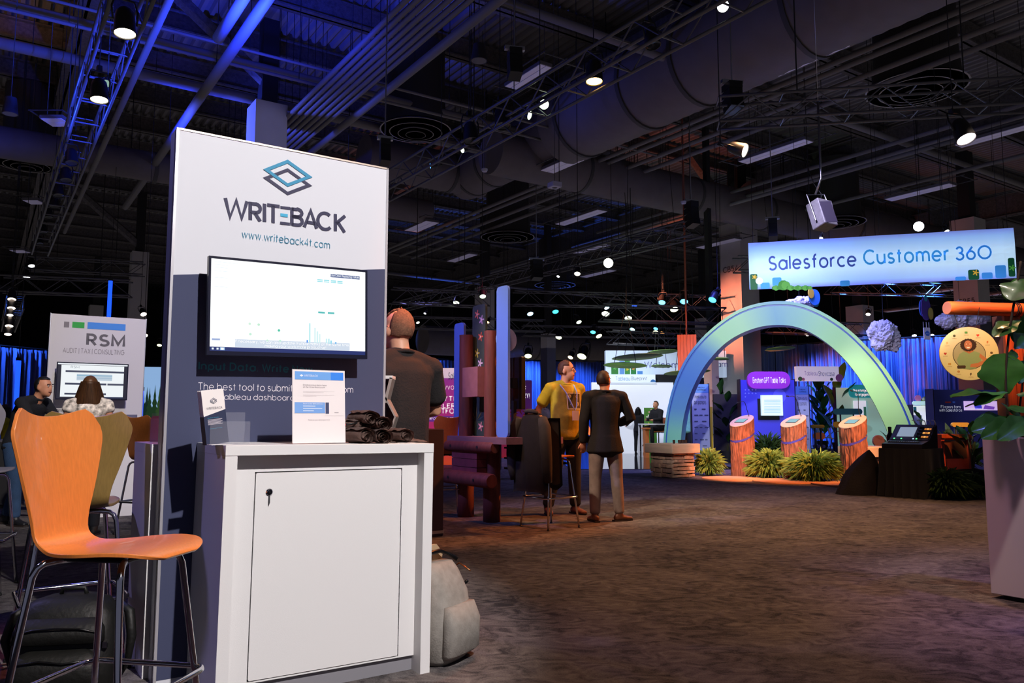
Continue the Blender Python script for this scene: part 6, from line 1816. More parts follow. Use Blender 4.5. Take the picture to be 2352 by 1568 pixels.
# ================================================================== kiosks and signs behind the arch
def kiosk(label, pxa, pxb, yt, yb, Y, m, rz=0.0, th=.25, name='kiosk', cat='kiosk'):
    t, w, zb, zt = panel(name, label, cat, pxa, pxb, yt, yb, Y, None, rz, th, 0.0)
    g = G(); g.box(0, w, 0, th, 0, zt); g.obj('kiosk_body', m, t)
    g = G(); g.box(-.02, .0, -.01, th + .01, 0, zt + .02); g.box(w, w + .02, -.01, th + .01, 0, zt + .02); g.obj('edge_trim', mat('dark_trim', '#26243a', .5), t)
    return t, w, zt
def sprite(t, px0, px1, yt, yb, y, m, r, name, th=.05, par=None):
    x0 = pp(t, px0, (yt + yb) / 2, y)[0]; x1 = pp(t, px1, (yt + yb) / 2, y)[0]; z1 = pp(t, (px0 + px1) / 2, yt, y)[1]; z0 = pp(t, (px0 + px1) / 2, yb, y)[1]
    g = G(); g.prism(rrect(x0, x1, z0, z1, r), y, y + th); return g.obj(name, m, par or t)
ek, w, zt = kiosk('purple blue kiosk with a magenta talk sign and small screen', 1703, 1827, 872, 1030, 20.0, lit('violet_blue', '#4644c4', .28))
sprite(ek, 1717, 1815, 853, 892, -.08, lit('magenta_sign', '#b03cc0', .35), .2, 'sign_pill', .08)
text_px(ek, 'Einstein GPT Table Talks', inkw, 1729, 1805, 866, 880, -.085, .02)
sprite(ek, 1741, 1790, 915, 964, -.03, BLACK, .01, 'screen_shadow_board', .03)  # black board in the shape of the screen's cast shadow
ks = sprite(ek, 1749.5, 1798, 907, 954, -.12, lit('pale_screen', '#cfe8e6', .8), .005, 'screen', .09)
for k in range(9):
    yy = 918 + k * 3.6
    sprite(ek, 1755, 1793, yy, yy + 1.0, -.122, ink('#a9c4c4'), .001, 'screen_line', .001, ks)
for k in range(9):
    x, z = pp(ek, 1712 + (k % 4) * 8, 895 + (k // 4) * 8)
    g = G(); g.box(x - .02, x + .02, -.003, .0, z - .004, z + .004); g.box(x - .004, x + .004, -.003, .0, z - .02, z + .02); g.obj('printed_star', lit('star_print', '#8f9cf4', .4), ek)
sprite(ek, 1776, 1805, 893, 925, -.004, lit('violet_disc', '#5a5ae0', .28), .2, 'printed_disc', .003)
st, w, zb, zt = panel('hanging_sign', 'pale hanging sign with two words and a leafy edge above the curtain', 'sign', 1833, 1931, 841, 875, 24.0, lit('showcase_panel', '#dcd4ea', .45), .05, .15)
text_px(st, 'Tableau', ink('#b0a2d8'), 1848, 1878, 852, 862, -.004); text_px(st, 'Showcase', ink('#4a5a9a'), 1880, 1917, 852, 864, -.004)
for px, r_, c in ((1838, .07, '#5a9a5a'), (1928, .12, '#d890c0'), (1910, .05, '#3f7a4a'), (1845, .05, '#e0a0b8')):
    x, z = pp(st, px, 873); g = G(); g.face([(a, -.004, b) for a, b in circ(x, z + r_ * .6, r_, 14)]); g.obj('printed_leaf', ink(c), st)
g = G(); g.cyl((.1, .07, zt), (.1, .07, 11.15), .008, n=4); g.cyl((w - .1, .07, zt), (w - .1, .07, 11.15), .008, n=4); g.obj('suspension_wire', MATTE, st)
def sponsor(label, pxa, pxb, yt, Y, rz):
    t, w, zt = kiosk(label, pxa, pxb, yt, 1030, Y, mat('sponsor_white', '#b9bdcc', .6), rz, .12, 'sponsor_board', 'board')
    z1 = zt * .895
    g = G(); g.box(0, w, -.004, 0, z1, zt); g.obj('header_print', ink('#6f9fd0'), t)
    text('TABLEAU', ink('#26344a'), t, w * .3, w * .75, zt - .10, zt - .06, -.007, .03); text('CONFERENCE', ink('#26344a'), t, w * .3, w * .82, zt - .16, zt - .12, -.007, .03)
    text('Thank you to', ink('#26262e'), t, w * .12, w * .85, z1 - .16, z1 - .05, -.004); text('our sponsors.', ink('#26262e'), t, w * .12, w * .85, z1 - .31, z1 - .20, -.004)
    rnd = random.Random(int(pxa))
    g = G(); g.face([(a, -.003, b) for a, b in [(w * .02, .03), (w * .98, .03), (w * .98, zt * .45), (w * .8, zt * .5), (w * .5, zt * .52), (w * .2, zt * .49), (w * .02, zt * .4)]]); g.obj('cloud_print', ink('#8f94a8'), t)
    for k in range(9):
        z = z1 - .42 - k * .15
        for q in range(2 + k % 2):
            x = w * (.12 + q * (.45 if k % 2 == 0 else .3)); ln = w * rnd.uniform(.14, .26)
            if z > .1:
                g = G(); g.box(x, min(x + ln, w * .95), -.006, -.003, z, z + .03); g.obj('logo_print', ink('#5a6070'), t)
    return t
sponsor('tall pale sponsor thank you board beside the arch foot', 1590, 1629, 882, 19.5, 0)
sponsor('second sponsor thank you board beside the purple kiosk', 1829, 1859, 887, 20.5, 0)
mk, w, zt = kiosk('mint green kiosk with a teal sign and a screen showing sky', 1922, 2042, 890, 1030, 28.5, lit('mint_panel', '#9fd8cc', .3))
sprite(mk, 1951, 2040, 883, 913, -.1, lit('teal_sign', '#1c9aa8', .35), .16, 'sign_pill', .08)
text_px(mk, 'The intelligent heart', inkw, 1959, 2014, 893, 901, -.105, .015); text_px(mk, 'for engagement.', inkw, 1964, 2004, 902, 911, -.105, .015)
ms = sprite(mk, 1962, 1990, 920, 962, -.05, lit('sky_screen', '#cfdff2', .7), .005, 'screen', .05)
sprite(mk, 1984, 1990, 934, 962, -.052, lit('tree_print', '#3a7a6a', .4), .002, 'screen_print', .001, ms)
def pill(label, px0, px1, yt, yb, Y, m, kind='bench', leg=True):
    a = at(px0, (yt + yb) / 2, Y); b = at(px1, (yt + yb) / 2, Y); z1 = at(px0, yt, Y).z; z0 = at(px0, yb, Y).z
    t = thing('bench' if leg else 'pill_sign', label, kind, V((a.x, a.y, 0)), 0)
    w = b.x - a.x
    g = G(); g.prism(rrect(0, w, z0, z1, (z1 - z0) / 2), 0, .06); g.obj('back_board', m, t)
    for x in (w * .25, w * .7):
        g = G(); g.box(x, x + .04, .06, .1, 0, z1 - .03); g.obj('post', STEEL, t)
    return t
pill('long dark teal pill board before the mint kiosk', 1914, 1981, 938, 952, 26.0, mat('teal_board', '#1f5a6a', .5), 'sign')
pill('mustard yellow pill board behind the middle log podium', 1864, 1894, 975, 983, 27.0, mat('mustard_board', '#b8902c', .5), 'sign')
pill('mustard yellow pill board between the podiums and white table', 1914, 1945, 968, 982, 27.6, MATS['mustard_board'], 'sign')
pill('mustard yellow pill board before the navy race screen', 2187, 2227, 970, 980, 15.5, mat('bright_mustard', '#d8a83c', .5), 'sign')
pill('orange rounded seat board behind the middle log podium', 1868, 1896, 993, 1009, 29.5, mat('orange_board', '#c8683c', .5), 'bench')
pill('lilac rounded foot board behind the middle log podium', 1868, 1896, 1021, 1029, 29.7, mat('lilac_board', '#8c78c8', .5), 'bench')
pill('rust coloured rounded board behind the third log podium', 2006, 2032, 999, 1026, 16.5, mat('rust_board', '#7a4632', .5), 'bench')
# white shell chairs and table
def shell_chair(label, px, py, rz):
    c = gp(px, py)
    t = thing('shell_chair', label, 'chair', c, rz, 'white shell chairs behind the podiums')
    pr_ = cat_rom([(-.22, .44, 0), (-.1, .45, 0), (.1, .43, 0), (.17, .47, 0), (.21, .6, 0), (.25, .82, 0)], 3); rows = []
    for k, p in enumerate(pr_):
        f = k / (len(pr_) - 1); hw = .23 - .05 * abs(f - .35)
        rows.append([(hw * v, p.x - .05 * v * v * (f > .5), p.y + .035 * v * v) for v in [-1 + q / 4 for q in range(9)]])
    g = G(); g.grid(rows); bmesh.ops.solidify(g.bm, geom=g.bm.faces[:], thickness=.012); g.obj('seat_shell', mat('white_shell', '#c9cbd4', .4), t, True)
    for sx in (-1, 1):
        for sy in (-1, 1):
            g = G(); g.cyl((sx * .1, sy * .1, .44), (sx * .2, sy * .2, 0), .012, .009, 8); g.obj('leg', STEEL, t, True)
    return t
shell_chair('white shell chair beside the big leaved plant, turned to the white table', 1893, 1033, R(60))
shell_chair('white shell chair closest to the white table with cup', 1919, 1035, R(70))
tbp = gp(1944, 1038)
t = thing('cafe_table', 'small white cafe table beside the third log podium', 'table', tbp, 0)
g = G(); g.lathe([(0, .72), (.34, .72), (.35, .735), (.34, .75), (0, .75)], 28); g.obj('tabletop', MATS['white_shell'], t, 'auto')
g = G(); g.cyl((0, 0, .02), (0, 0, .72), .035, n=14); g.obj('column', MATS['white_shell'], t, True)
g = G(); g.lathe([(0, 0), (.24, 0), (.22, .02), (0, .025)], 24); g.obj('base_plate', MATS['white_shell'], t, 'auto')
g = G(); g.lathe([(.03, 0), (.042, .1), (.038, .1), (.028, .006)], 14); o = g.obj('cup', mat('paper_white', '#e6e6ea', .5), None, 'auto'); o.location = tbp + V((-.1, 0, .75)); tag(o, 'white paper cup on the small cafe table', 'cup')
# dark doorway boards and benches behind
db, w, zb, zt = panel('partition_board', 'dark brown partition behind the big leaved plant', 'partition', 1640, 1704, 905, 1060, 21.5, mat('dark_brown_board', '#2a2220', .7), 0, .1, 0.0)
yb_, w, zb, zt = panel('side_board', 'narrow yellow board edge beside the sponsor board', 'board', 1629, 1637, 934, 1030, 20.2, mat('yellow_edge', '#d8b020', .5), 0, .1, 0.0)
# wood clad column
wc, w, zb, zt = panel('wood_column', 'orange wood clad square column hanging behind the arch', 'column', 1559, 1604, 768, 905, 22.0, None, R(-12), .5, 0.0)
for k in range(6):
    g = G(); g.box(w * k / 6 + .004, w * (k + 1) / 6 - .004, 0, .03, 0, zt); g.obj('plank', mat('orange_wood', '#c4592a', .5, noise=(8, .25, (4, 4, .3))), wc)
g = G(); g.box(0.01, w - .01, .02, .5, 0, zt - .01); g.obj('core', MATS['orange_wood'], wc)
g = G(); g.cyl((w * .5, .25, zt), (w * .5, .25, 11.15), .03, n=6); g.obj('suspension_rod', mat('red_rod', '#8a4430', .5), wc)

# ================================================================== big banner
bL = at(1720, 610, 16.5); bR = at(2330, 580, 15.2)
bL.z = bR.z = 0
bn_ = thing('banner', 'long pale blue hanging lit banner with large blue product lettering', 'banner', bL, math.atan2(bR.y - bL.y, bR.x - bL.x))
bpy.context.view_layer.update()
cs = [pp(bn_, *c) for c in ((1718.5, 558), (2328, 523), (2331, 638), (1722, 665))]
bw = cs[1][0]; bz0 = (cs[2][1] + cs[3][1]) / 2; bz1 = (cs[0][1] + cs[1][1]) / 2
sk = cs[1][1] - cs[0][1]
SH = Matrix(((1, 0, 0, 0), (0, 1, 0, 0), (((cs[1][1] - cs[0][1]) + (cs[2][1] - cs[3][1])) / 2 / bw, 0, 1, -((cs[1][1] - cs[0][1]) + (cs[2][1] - cs[3][1])) / 4), (0, 0, 0, 1)))
g = G(); rows = []
for i in range(25):
    f = i / 24; x = bw * f
    rows.append([SH @ V((x, .16 * cos(pi * q / 10) * -1 * sin(pi * q / 10) ** .3 * .0 - .02 * sin(pi * q / 10) + .012 * sin(f * 21) * (q in (0, 10)), lerp(bz0, bz1, q / 10))) for q in range(11)])
g.grid(rows); bmesh.ops.solidify(g.bm, geom=g.bm.faces[:], thickness=.1)
g.obj('banner_fabric', gradient('lightbox_falloff', [(0, '#8f9fe6'), (.10, '#aecdf6'), (.35, '#cfe9fc'), (.6, '#cbe6fb'), (.88, '#9fc4f2'), (1, '#8a9fe8')], bz0, bz1, .52), bn_, True)  # falloff of the inner light towards the edges put into the colour
def bx(px, py): return pp(bn_, px, py, -.03)
def btext(s, m, px0, px1, pyl, pyr, h):
    x0, za_ = bx(px0, pyl); x1, zb_ = bx(px1, pyr)
    sc = (bx(px0, pyl - 50)[1] - za_) / 50.0
    M_ = Matrix(((1, 0, 0, 0), (0, 1, 0, 0), ((zb_ - za_) / (x1 - x0), 0, 1, za_ - x0 * (zb_ - za_) / (x1 - x0)), (0, 0, 0, 1)))
    text(s, m, bn_, x0, x1, 0, h * sc, -.034, .016, mtx=M_)
btext('Salesforce', lit('banner_indigo', '#4c62c0', .5), 1766, 1968, 622, 612, 34)
btext('Customer', lit('banner_blue', '#3a9cf0', .6), 1983, 2180, 609, 600, 36)
btext('360', lit('banner_deep_blue', '#2f86ea', .6), 2195, 2279, 599, 595, 33)
def brect(px0, px1, yt, yb, m, r=.03, name='printed_bar', off=-.032):
    a = pp(bn_, px0, (yt + yb) / 2, off); b = pp(bn_, px1, (yt + yb) / 2, off); z1 = pp(bn_, (px0 + px1) / 2, yt, off)[1]; z0 = pp(bn_, (px0 + px1) / 2, yb, off)[1]
    g = G(); g.prism(rrect(a[0], b[0], z0, z1, r, 3), off, off + .004); g.obj(name, m, bn_)
bb = lit('banner_bar_blue', '#3f97f0', .5); bg = lit('banner_bar_green', '#17603c', .3)
for a in ((1747, 1768, 649, 663), (1774, 1795, 637, 656), (1929.5, 1952, 644, 657), (2194, 2219, 635, 644), (2255, 2280, 625.5, 640), (2286, 2311, 609, 638)): brect(*a, bb)
for a in ((1723, 1740, 629, 665), (2224, 2249, 619, 642), (2316, 2331, 592, 635)): brect(*a, bg)
for px, py, r_, c in ((1733, 636, .055, '#f0b840'), (2241, 626, .065, '#f0c040'), (2325, 615, .07, '#58b048')):
    x, z = pp(bn_, px, py, -.035); g = G(); g.face([(a, -.037, b) for a, b in flower(x, z, r_)]); g.obj('printed_flower', lit('fl' + c, c, .4), bn_)
x, z = pp(bn_, 1744, 645, -.035); g = G(); g.face([(a, -.038, b) for a, b in circ(x, z, .075, 18)]); g.obj('printed_dandelion', lit('pale_print', '#e4eaf4', .5), bn_)
for k in range(16):
    px = 1777 + k * 5.6; r_ = .04 + .02 * (k % 3 == 1) + (.05 if k in (4, 5) else 0)
    x, z = pp(bn_, px, 661 - (6 if k in (4, 5) else 0), -.034); g = G(); g.face([(a, -.036 - .0004 * k, b) for a, b in circ(x, z, r_, 10)]); g.obj('printed_leaf', lit('gl%d' % (k % 2), ('#3f8a34', '#55a044')[k % 2], .35), bn_)
for f in (.25, .5, .75, .98, .02):
    p = SH @ V((bw * f, .03, bz1)); g = G(); g.cyl(p, p + V((0, 0, 11.15 - p.z)), .006, n=4); g.obj('suspension_wire', MATTE, bn_)

# ================================================================== balloons, clouds
def balloon(label, px, py, Y, discs, basket=False, rz=.35):
    c = at(px, py, Y); s = Y / F
    t = thing('balloon_decoration', label, 'hanging decoration', c, rz)
    for k, (dx_, dy_, rx, ry, col, off) in enumerate(discs):
        g = G(); g.prism(circ(dx_ * s, -dy_ * s, rx * s, 28, ry * s), off, off + .02); g.obj('balloon_disc', mat('disc_' + col, col, .55), t)
    g = G(); g.cyl((0, .01, 0), (0, .01, 11.15 - c.z), .005, n=4); g.obj('suspension_wire', MATTE, t)
    if basket:
        for x in (-11, -2, 6):
            g = G(); g.cyl((x * s, 0, -32 * s), (x * s, 0, -46 * s), .006, n=4); g.obj('basket_rope', mat('rope_white', '#c9c2c8', .7), t)
        g = G(); g.prism(rrect(-11 * s, 8 * s, -73 * s, -45 * s, .02, 3), -.01, .01); bk_ = g.obj('basket_card', mat('card_white', '#d9d6e4', .5), t)
        g = G()
        for x, z, r_ in ((-5, -58, 3.6), (-1, -56, 4.2), (3, -58.5, 3.4), (-3, -61, 3.4), (1, -61.5, 3.2)):
            g.face([(a, -.012 - .0006 * x * .1, b) for a, b in circ(x * s, z * s, r_ * s, 14)])
        g.obj('cloud_emblem', ink('#3d6fd0'), bk_)
        text('salesforce', ink('#e8eefc'), bk_, -6 * s, 4.5 * s, -60 * s, -58 * s, -.016)
    return t
balloon('hanging purple disc balloon with a cloud emblem card below', 2127, 708, 17.3, [(0, 0, 14, 28, '#5a3a8c', 0), (-8, -1, 8, 19, '#4a7ad0', .03), (0, -23, 4.5, 7, '#3a9aa0', -.01), (11, 12, 7, 14, '#c8a83c', -.03)], True)
balloon('blue and yellow disc balloon above the arch crown', 1868, 682, 17.6, [(4, 0, 16, 19, '#3f86d8', 0), (-8, -8, 8, 12, '#d8a838', -.03), (10, 8, 10, 14, '#2a8a94', .03)])
cloudm = mat('paper_cloud', '#c9c2d2', .8, noise=(9, .15))
def cloud(label, px, py, Y, rx, rz_, seed, lobes, wire=True):
    c = at(px, py, Y); s = Y / F
    t = thing('paper_cloud', label, 'hanging decoration', c, 0)
    g = G()
    for (dx_, dy_, a, b) in lobes:
        g.ell((dx_ * s, 0, -dy_ * s), (a * s, min(a, b) * s, b * s), 20, 14)
    me = remesh(g, 'cloud_body', cloudm, .028, 1)
    for v in me.vertices:
        d = v.co.normalized(); q = v.co * 6
        v.co += d * (.06 * mnoise.noise(q + V((seed, 0, 0))) + .07 * abs(mnoise.noise(q * 2.2)) + .05 * (abs(mnoise.noise(q * 4.5)) - .3)) 
    me.polygons.foreach_set('use_smooth', [False] * len(me.polygons))
    put('cloud_body', me, t)
    g = G(); g.cyl((0, 0, 0), (0, 0, 11.15 - c.z), .005, n=4); g.obj('suspension_wire', MATTE, t)
    return t
cloud('large round crumpled paper cloud hanging beside the arch', 2030, 770, 17.4, 36, 38, 1, [(0, 0, 30, 34), (-14, -8, 20, 24), (14, 14, 20, 22), (-8, 18, 22, 18)])
cloud('long crumpled paper cloud behind the orange log beam', 2205, 722, 17.2, 60, 20, 4, [(-30, 14, 26, 18), (0, 4, 34, 20), (30, 6, 34, 20), (10, -16, 26, 14), (-8, 12, 30, 16)])
cloud('paper cloud half hidden behind the round sign', 2308, 790, 17.0, 30, 32, 7, [(0, 0, 22, 34), (-6, 14, 18, 22), (8, -12, 16, 20)])
cloud('small warm lit paper cloud peeking over the arch crown', 1836, 694, 17.9, 30, 10, 9, [(-14, 0, 18, 9), (8, -2, 20, 10), (22, 4, 14, 8)])

# ================================================================== mixing desk
mdp = gp(2074, 1143)
md = thing('mixing_table', 'table covered to the floor in black cloth carrying the mixing desk', 'table', mdp, R(-50))
g = G(); rows = []
x0 = -.33; x1_ = .33; MT = at(2100, 1030, mdp.y).z
per = []
for k in range(40): per.append((lerp(x0, x1_, k / 40), 0))
for k in range(16): per.append((x1_, .7 * k / 16))
for k in range(40): per.append((lerp(x1_, x0, k / 40), .7))
for k in range(16): per.append((x0, .7 - .7 * k / 16))
for z, am, ex in ((MT, 0, 0), (MT - .02, .003, .008), (MT * .5, .02, .02), (.003, .04, .05)):
    row = []
    for k, (x, y) in enumerate(per):
        cx_ = (x0 + x1_) / 2; d = V((x - cx_, y - .35, 0)).normalized()
        row.append((x + d.x * (ex + am * sin(k * .9)), y + d.y * (ex + am * sin(k * .9)), z))
    rows.append(row)
g.grid(rows, True); g.face([(x, y, MT) for x, y in per]); g.obj('table_cloth', DKCLOTH, md, True)
g = G(); g.box(x0 + .01, x1_ - .01, .01, .69, MT - .04, MT - .003); g.obj('tabletop', MATTE, md)
cn = thing('mixing_console', 'lighting mixing console with lit screen and knobs on the black cloth table', 'console', mdp + V((0.02, 0.01, MT)), R(-50))
cx0, cx1 = x0 + .03, x1_ - .03
g = G()
prof = [(0, 0), (.56, 0), (.58, .34), (.54, .36), (.26, .12), (.0, .07)]
a = [V((cx0, y, z)) for y, z in prof]; b = [V((cx1, y, z)) for y, z in prof]
g.loft([a, b]); g.obj('console_case', mat('console_black', '#1a1a1c', .45), cn)
sl = math.atan2(.24, .28)
PM = Matrix.Translation((0, .26, .12)) @ Matrix.Rotation(sl, 4, 'X')
g = G(); g.box(cx0 + .02, cx1 - .02, .005, .36, .001, .006, PM); g.obj('sloped_panel', mat('console_bronze', '#4a3a30', .4), cn)
g = G(); g.box(lerp(cx0, cx1, .15), lerp(cx0, cx1, .58), .08, .30, .007, .01, PM); g.obj('screen', glow('#9fb0c8', .7), cn)
for k in range(8):
    X = lerp(cx0, cx1, .66 + .07 * (k % 2)); Y_ = .08 + .07 * (k // 2)
    g = G(); g.lathe([(0, 0), (.018, 0), (.015, .02), (0, .02)], 10, PM @ V((X, Y_, .006)), PM.to_3x3().to_4x4()); g.obj('knob', BLACK, cn, 'auto')
for k in range(9):
    X = lerp(cx0, cx1, .80 + .06 * (k % 3)); Y_ = .06 + .09 * (k // 3)
    g = G(); g.box(X - .014, X + .014, Y_, Y_ + .03, .007, .014, PM); g.obj('lit_key', glow('#ffb050' if k % 2 else '#c87830', .9), cn)
for k, c_ in enumerate(('#6affa0', '#6affa0', '#b8d0ff', '#6affa0')):
    X = lerp(cx0, cx1, (.12, .3, .6, .68)[k]); g = G(); g.box(X - .01, X + .01, .02, .04, .007, .013, PM); g.obj('indicator', glow(c_, 1.4), cn)
FM = Matrix.Translation((0, 0, .07)) @ Matrix.Rotation(math.atan2(.05, .26), 4, 'X')
for k in range(14):
    X = lerp(cx0 + .06, cx1 - .1, k / 13); g = G(); g.box(X - .008, X + .008, .09, .14, .002, .016, FM); g.obj('fader', mat('fader_grey', '#6a6a6e', .4), cn)
for k in range(5):
    X = lerp(cx0 + .3, cx1, k / 4); g = G(); g.tube([(X, .54, .35), (X - .02, .55, .42), (X - .05, .52, .43)], .007, 6); g.obj('console_lamp', ALU, cn, True)
# black cloth heap
hp_ = gp(1978, 1136)
g = G(); rows = []
for i in range(15):
    z = i / 14; rows.append([])
    for k in range(40):
        a = 2 * pi * k / 40; r_ = (1 - z ** 3.6) * (1 - .35 * z) * (1 + .10 * mnoise.noise(V((cos(a) * 2, sin(a) * 2, z * 3)))) + .02
        rows[-1].append((r_ * .34 * cos(a) + .20 * z, r_ * .26 * sin(a) + .1, .70 * z + .0))
g.grid(rows, True); g.face(rows[-1])
o = g.obj('cloth_heap', mat('brown_black_cloth', '#1c1614', .9, bump=(40, .3)), None, True); o.location = hp_; tag(o, 'dark cloth covered heap leaning at the mixing desk table', 'cloth')
bt = thing('bottle', 'small dark bottle standing behind the mixing console corner', 'bottle', at(2045, 1018, mdp.y + .75), 0)
bt.location.z = ped2.location.z + .66 if False else .0
g = G(); g.lathe([(.05, 0), (.055, .12), (.05, .2), (.025, .25), (.025, .32), (0, .32)], 16, (0, 0, .72)); g.obj('bottle_body', mat('brown_glass', '#2a1a12', .1), bt, 'auto')
g = G(); g.lathe([(.027, .30), (.027, .34), (0, .345)], 12, (0, 0, .72)); g.obj('cap', BLACK, bt, 'auto')
g = G(); g.cyl((0, 0, 0), (0, 0, .70), .03, n=10); g.lathe([(0, .70), (.12, .70), (.12, .72), (0, .72)], 16); g.obj('stand', STEEL, bt)
# orange wooden desk behind
od = thing('wood_desk', 'red orange wooden desk with grey shelf behind the dark ferns', 'desk', at(2165, 1040, 13.6), R(20)); od.location.z = 0
g = G(); g.box(0, .7, 0, .5, .86, .92); g.obj('desk_top', mat('orange_wood', '#c4592a'), od)
for x in (.0, .62):
    g = G(); g.box(x, x + .08, .02, .48, 0, .86); g.obj('leg_panel', mat('coral_panel', '#c8503c', .6), od)
g = G(); g.box(.08, .62, .05, .07, .5, .8); g.obj('front_board', mat('rust_board', '#7a4632'), od)
g = G(); g.box(.08, .62, .06, .3, .78, .82); g.obj('shelf', mat('grey_shelf', '#8a8a90', .5), od)
# navy race screen
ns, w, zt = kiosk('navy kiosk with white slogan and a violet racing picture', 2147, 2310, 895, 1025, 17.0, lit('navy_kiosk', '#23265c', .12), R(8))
text_px(ns, 'F1 wows fans', mat('slogan_white', '#d8dcec', .5, emit=.35, ecol='#d8dcec'), 2161, 2207, 930, 937.5, -.006, .01); text_px(ns, 'with Salesforce.', MATS['slogan_white'], 2157.5, 2211, 938, 945.5, -.006, .01)
rectpx(ns, 2171, 2184, 922, 925, -.005, ink('#c8402c'), 'small_mark'); rectpx(ns, 2188, 2194, 921.5, 925.5, -.005, ink('#4a7ad8'), 'small_mark')
sp_ = rectpx(ns, 2215, 2291, 921, 942, -.02, lit('violet_picture', '#d8b8ec', .7), 'screen', None, .02)
for pts, c in (([(2235, 922), (2252, 922), (2256, 938), (2240, 940)], '#3a3ac8'), ([(2262, 930), (2285, 934), (2283, 940), (2258, 940)], '#7a4ab8'), ([(2216, 938), (2240, 936), (2280, 941), (2216, 941)], '#f0dcf4')):
    g = G(); q = [pp(ns, *p, -.021) for p in pts]; g.face([(a, -.0215, b) for a, b in q]); g.obj('screen_print', lit('vp' + c, c, .6), sp_)
# white flower kiosk
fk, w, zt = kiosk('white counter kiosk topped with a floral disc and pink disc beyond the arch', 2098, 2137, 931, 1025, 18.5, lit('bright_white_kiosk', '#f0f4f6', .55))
x, z = pp(fk, 2132, 925, .05); g = G(); g.prism(circ(x, z, .17, 24), .05, .08); g.obj('floral_disc', mat('floral_green', '#6f8a44', .5, noise=(8, .4)), fk)
x, z = pp(fk, 2109, 914, .0); g = G(); g.prism(circ(x, z, .072, 20), 0, .03); g.obj('pink_disc', mat('pink_disc', '#e88ab0', .5), fk)
sprite(fk, 2097, 2138, 921, 930, -.05, lit('aqua_pill', '#c4efe0', .5), .05, 'pill_board', .05)
for px, py, c in ((2121, 916, '#f4f0e0'), (2133, 919, '#f4f4ea'), (2140, 911, '#e8b890')):
    x, z = pp(fk, px, py, .045); g = G(); g.face([(a, .046, b) for a, b in flower(x, z, .045)]); g.obj('printed_flower', ink(c), fk)
rectpx(fk, 2098, 2105, 934, 947, -.01, ink('#2a7a80'), 'teal_patch'); rectpx(fk, 2098, 2118, 953, 975, -.008, ink('#c4c6cc'), 'grey_patch')

# ================================================================== log gateway with the round sign
g0 = at(2175, 707, 12.6)
rm = mat('orange_log', '#c8622e', .55, noise=(6, .2, (.4, 4, 4)), bump=(10, .2, (.4, 3, 3)))
axd = V((.985, .17, 0)).normalized()
lg = thing('log_gateway', 'orange log crossbeam on a tall wooden post behind the fig leaves', 'gateway', V((g0.x, g0.y, 0)), math.atan2(axd.y, axd.x))
bpy.context.view_layer.update()
r_ = 15.5 * 12.6 / F
g = G(); g.tube([(0, 0, g0.z), (.02, 0, g0.z), (1.5, 0, g0.z), (2.6, 0, g0.z)], [r_ * .97, r_, r_, r_], 26); g.obj('crossbeam_log', rm, lg, 'auto')
g = G(); g.cyl((-.004, 0, g0.z), (0.003, 0, g0.z), r_ * .93, n=26); g.obj('log_end', mat('sawn_end', '#e08a66', .6), lg)
pxx = pp(lg, 2316, 850)[0]
for k in range(4):
    g = G(); g.box(pxx + k * .16, pxx + k * .16 + .15, .02, .07, 0, g0.z - r_ * .6); g.obj('post_plank', mat('orange_wood', '#c4592a'), lg)
g = G(); g.box(pxx + .02, pxx + .62, .07, .3, 0, g0.z - r_ * .8); g.obj('post_core', mat('rust_board', '#7a4632'), lg)
for k in range(3):
    xx = pp(lg, 2326, 700)[0] + k * .02
    g = G(); g.tube([(xx + (r_ + .008) * .1 * k, (r_ + .008) * cos(a), g0.z + (r_ + .008) * sin(a)) for a in [2 * pi * q / 18 for q in range(18)]], .006, 5, closed=True); g.obj('rope_binding', MATTE, lg, True)
rc = at(2225.5, 811.5, 12.55); rr = 61.5 * 12.55 / F
rs = thing('round_sign', 'round cream sign with a portrait picture ringed by small icons', 'sign', V((rc.x, rc.y, rc.z)), R(-14))
bpy.context.view_layer.update()
g = G(); g.prism(circ(0, 0, rr, 56), 0, .03); g.obj('disc_board', mat('cream_board', '#efd9a6', .55), rs)
def P2(px, py): return pp(rs, px, py)
k_ = rr / 61.5
def sh(poly, c, lay, name='portrait_print', par=None):
    g = G(); g.face([(a, -.001 - .0012 * lay, b) for a, b in poly]); return g.obj(name, ink(c), par or rs)
def U(x, y): return ((x - 2225.5) * k_, (811.5 - y) * k_)
def PL(pts): return [U(*p) for p in pts]
bgd = sh(circ(*U(2226, 814), 34.5 * k_, 40), '#3f2f22', 1, 'portrait_ring'); sh(circ(*U(2226, 814), 33.3 * k_, 40), '#b9aa84', 2, par=bgd)
sh(PL([(2204, 845), (2200, 825), (2206, 812), (2216, 806), (2236, 806), (2248, 811), (2250, 822), (2247, 840), (2236, 847), (2222, 848)]), '#98a878', 3, par=bgd)
sh(PL([(2248, 812), (2266, 828), (2262, 833), (2240, 844), (2226, 843), (2228, 836), (2242, 834), (2254, 828), (2246, 820)]), '#cf7c50', 4, par=bgd)
sh(PL([(2216, 806), (2220, 799), (2232, 799), (2236, 806), (2226, 812)]), '#c9754c', 4, par=bgd)
hairp = []
for q in range(40):
    a = 2 * pi * q / 40; rr_ = 17 * (1 + .06 * sin(q * 2.7)); hairp.append((2225 + rr_ * 1.0 * cos(a), 792 - rr_ * .86 * sin(a)))
sh(PL(hairp), '#3a1f16', 5, par=bgd)
sh(circ(*U(2224.5, 792), 8.2 * k_, 24, 10.5 * k_), '#d08058', 6, par=bgd)
for x in (2221, 2228.5):
    sh(circ(*U(x, 790), 2.9 * k_, 14), '#a8452c', 7, par=bgd); sh(circ(*U(x, 790), 2.2 * k_, 12), '#e2a482', 8, par=bgd)
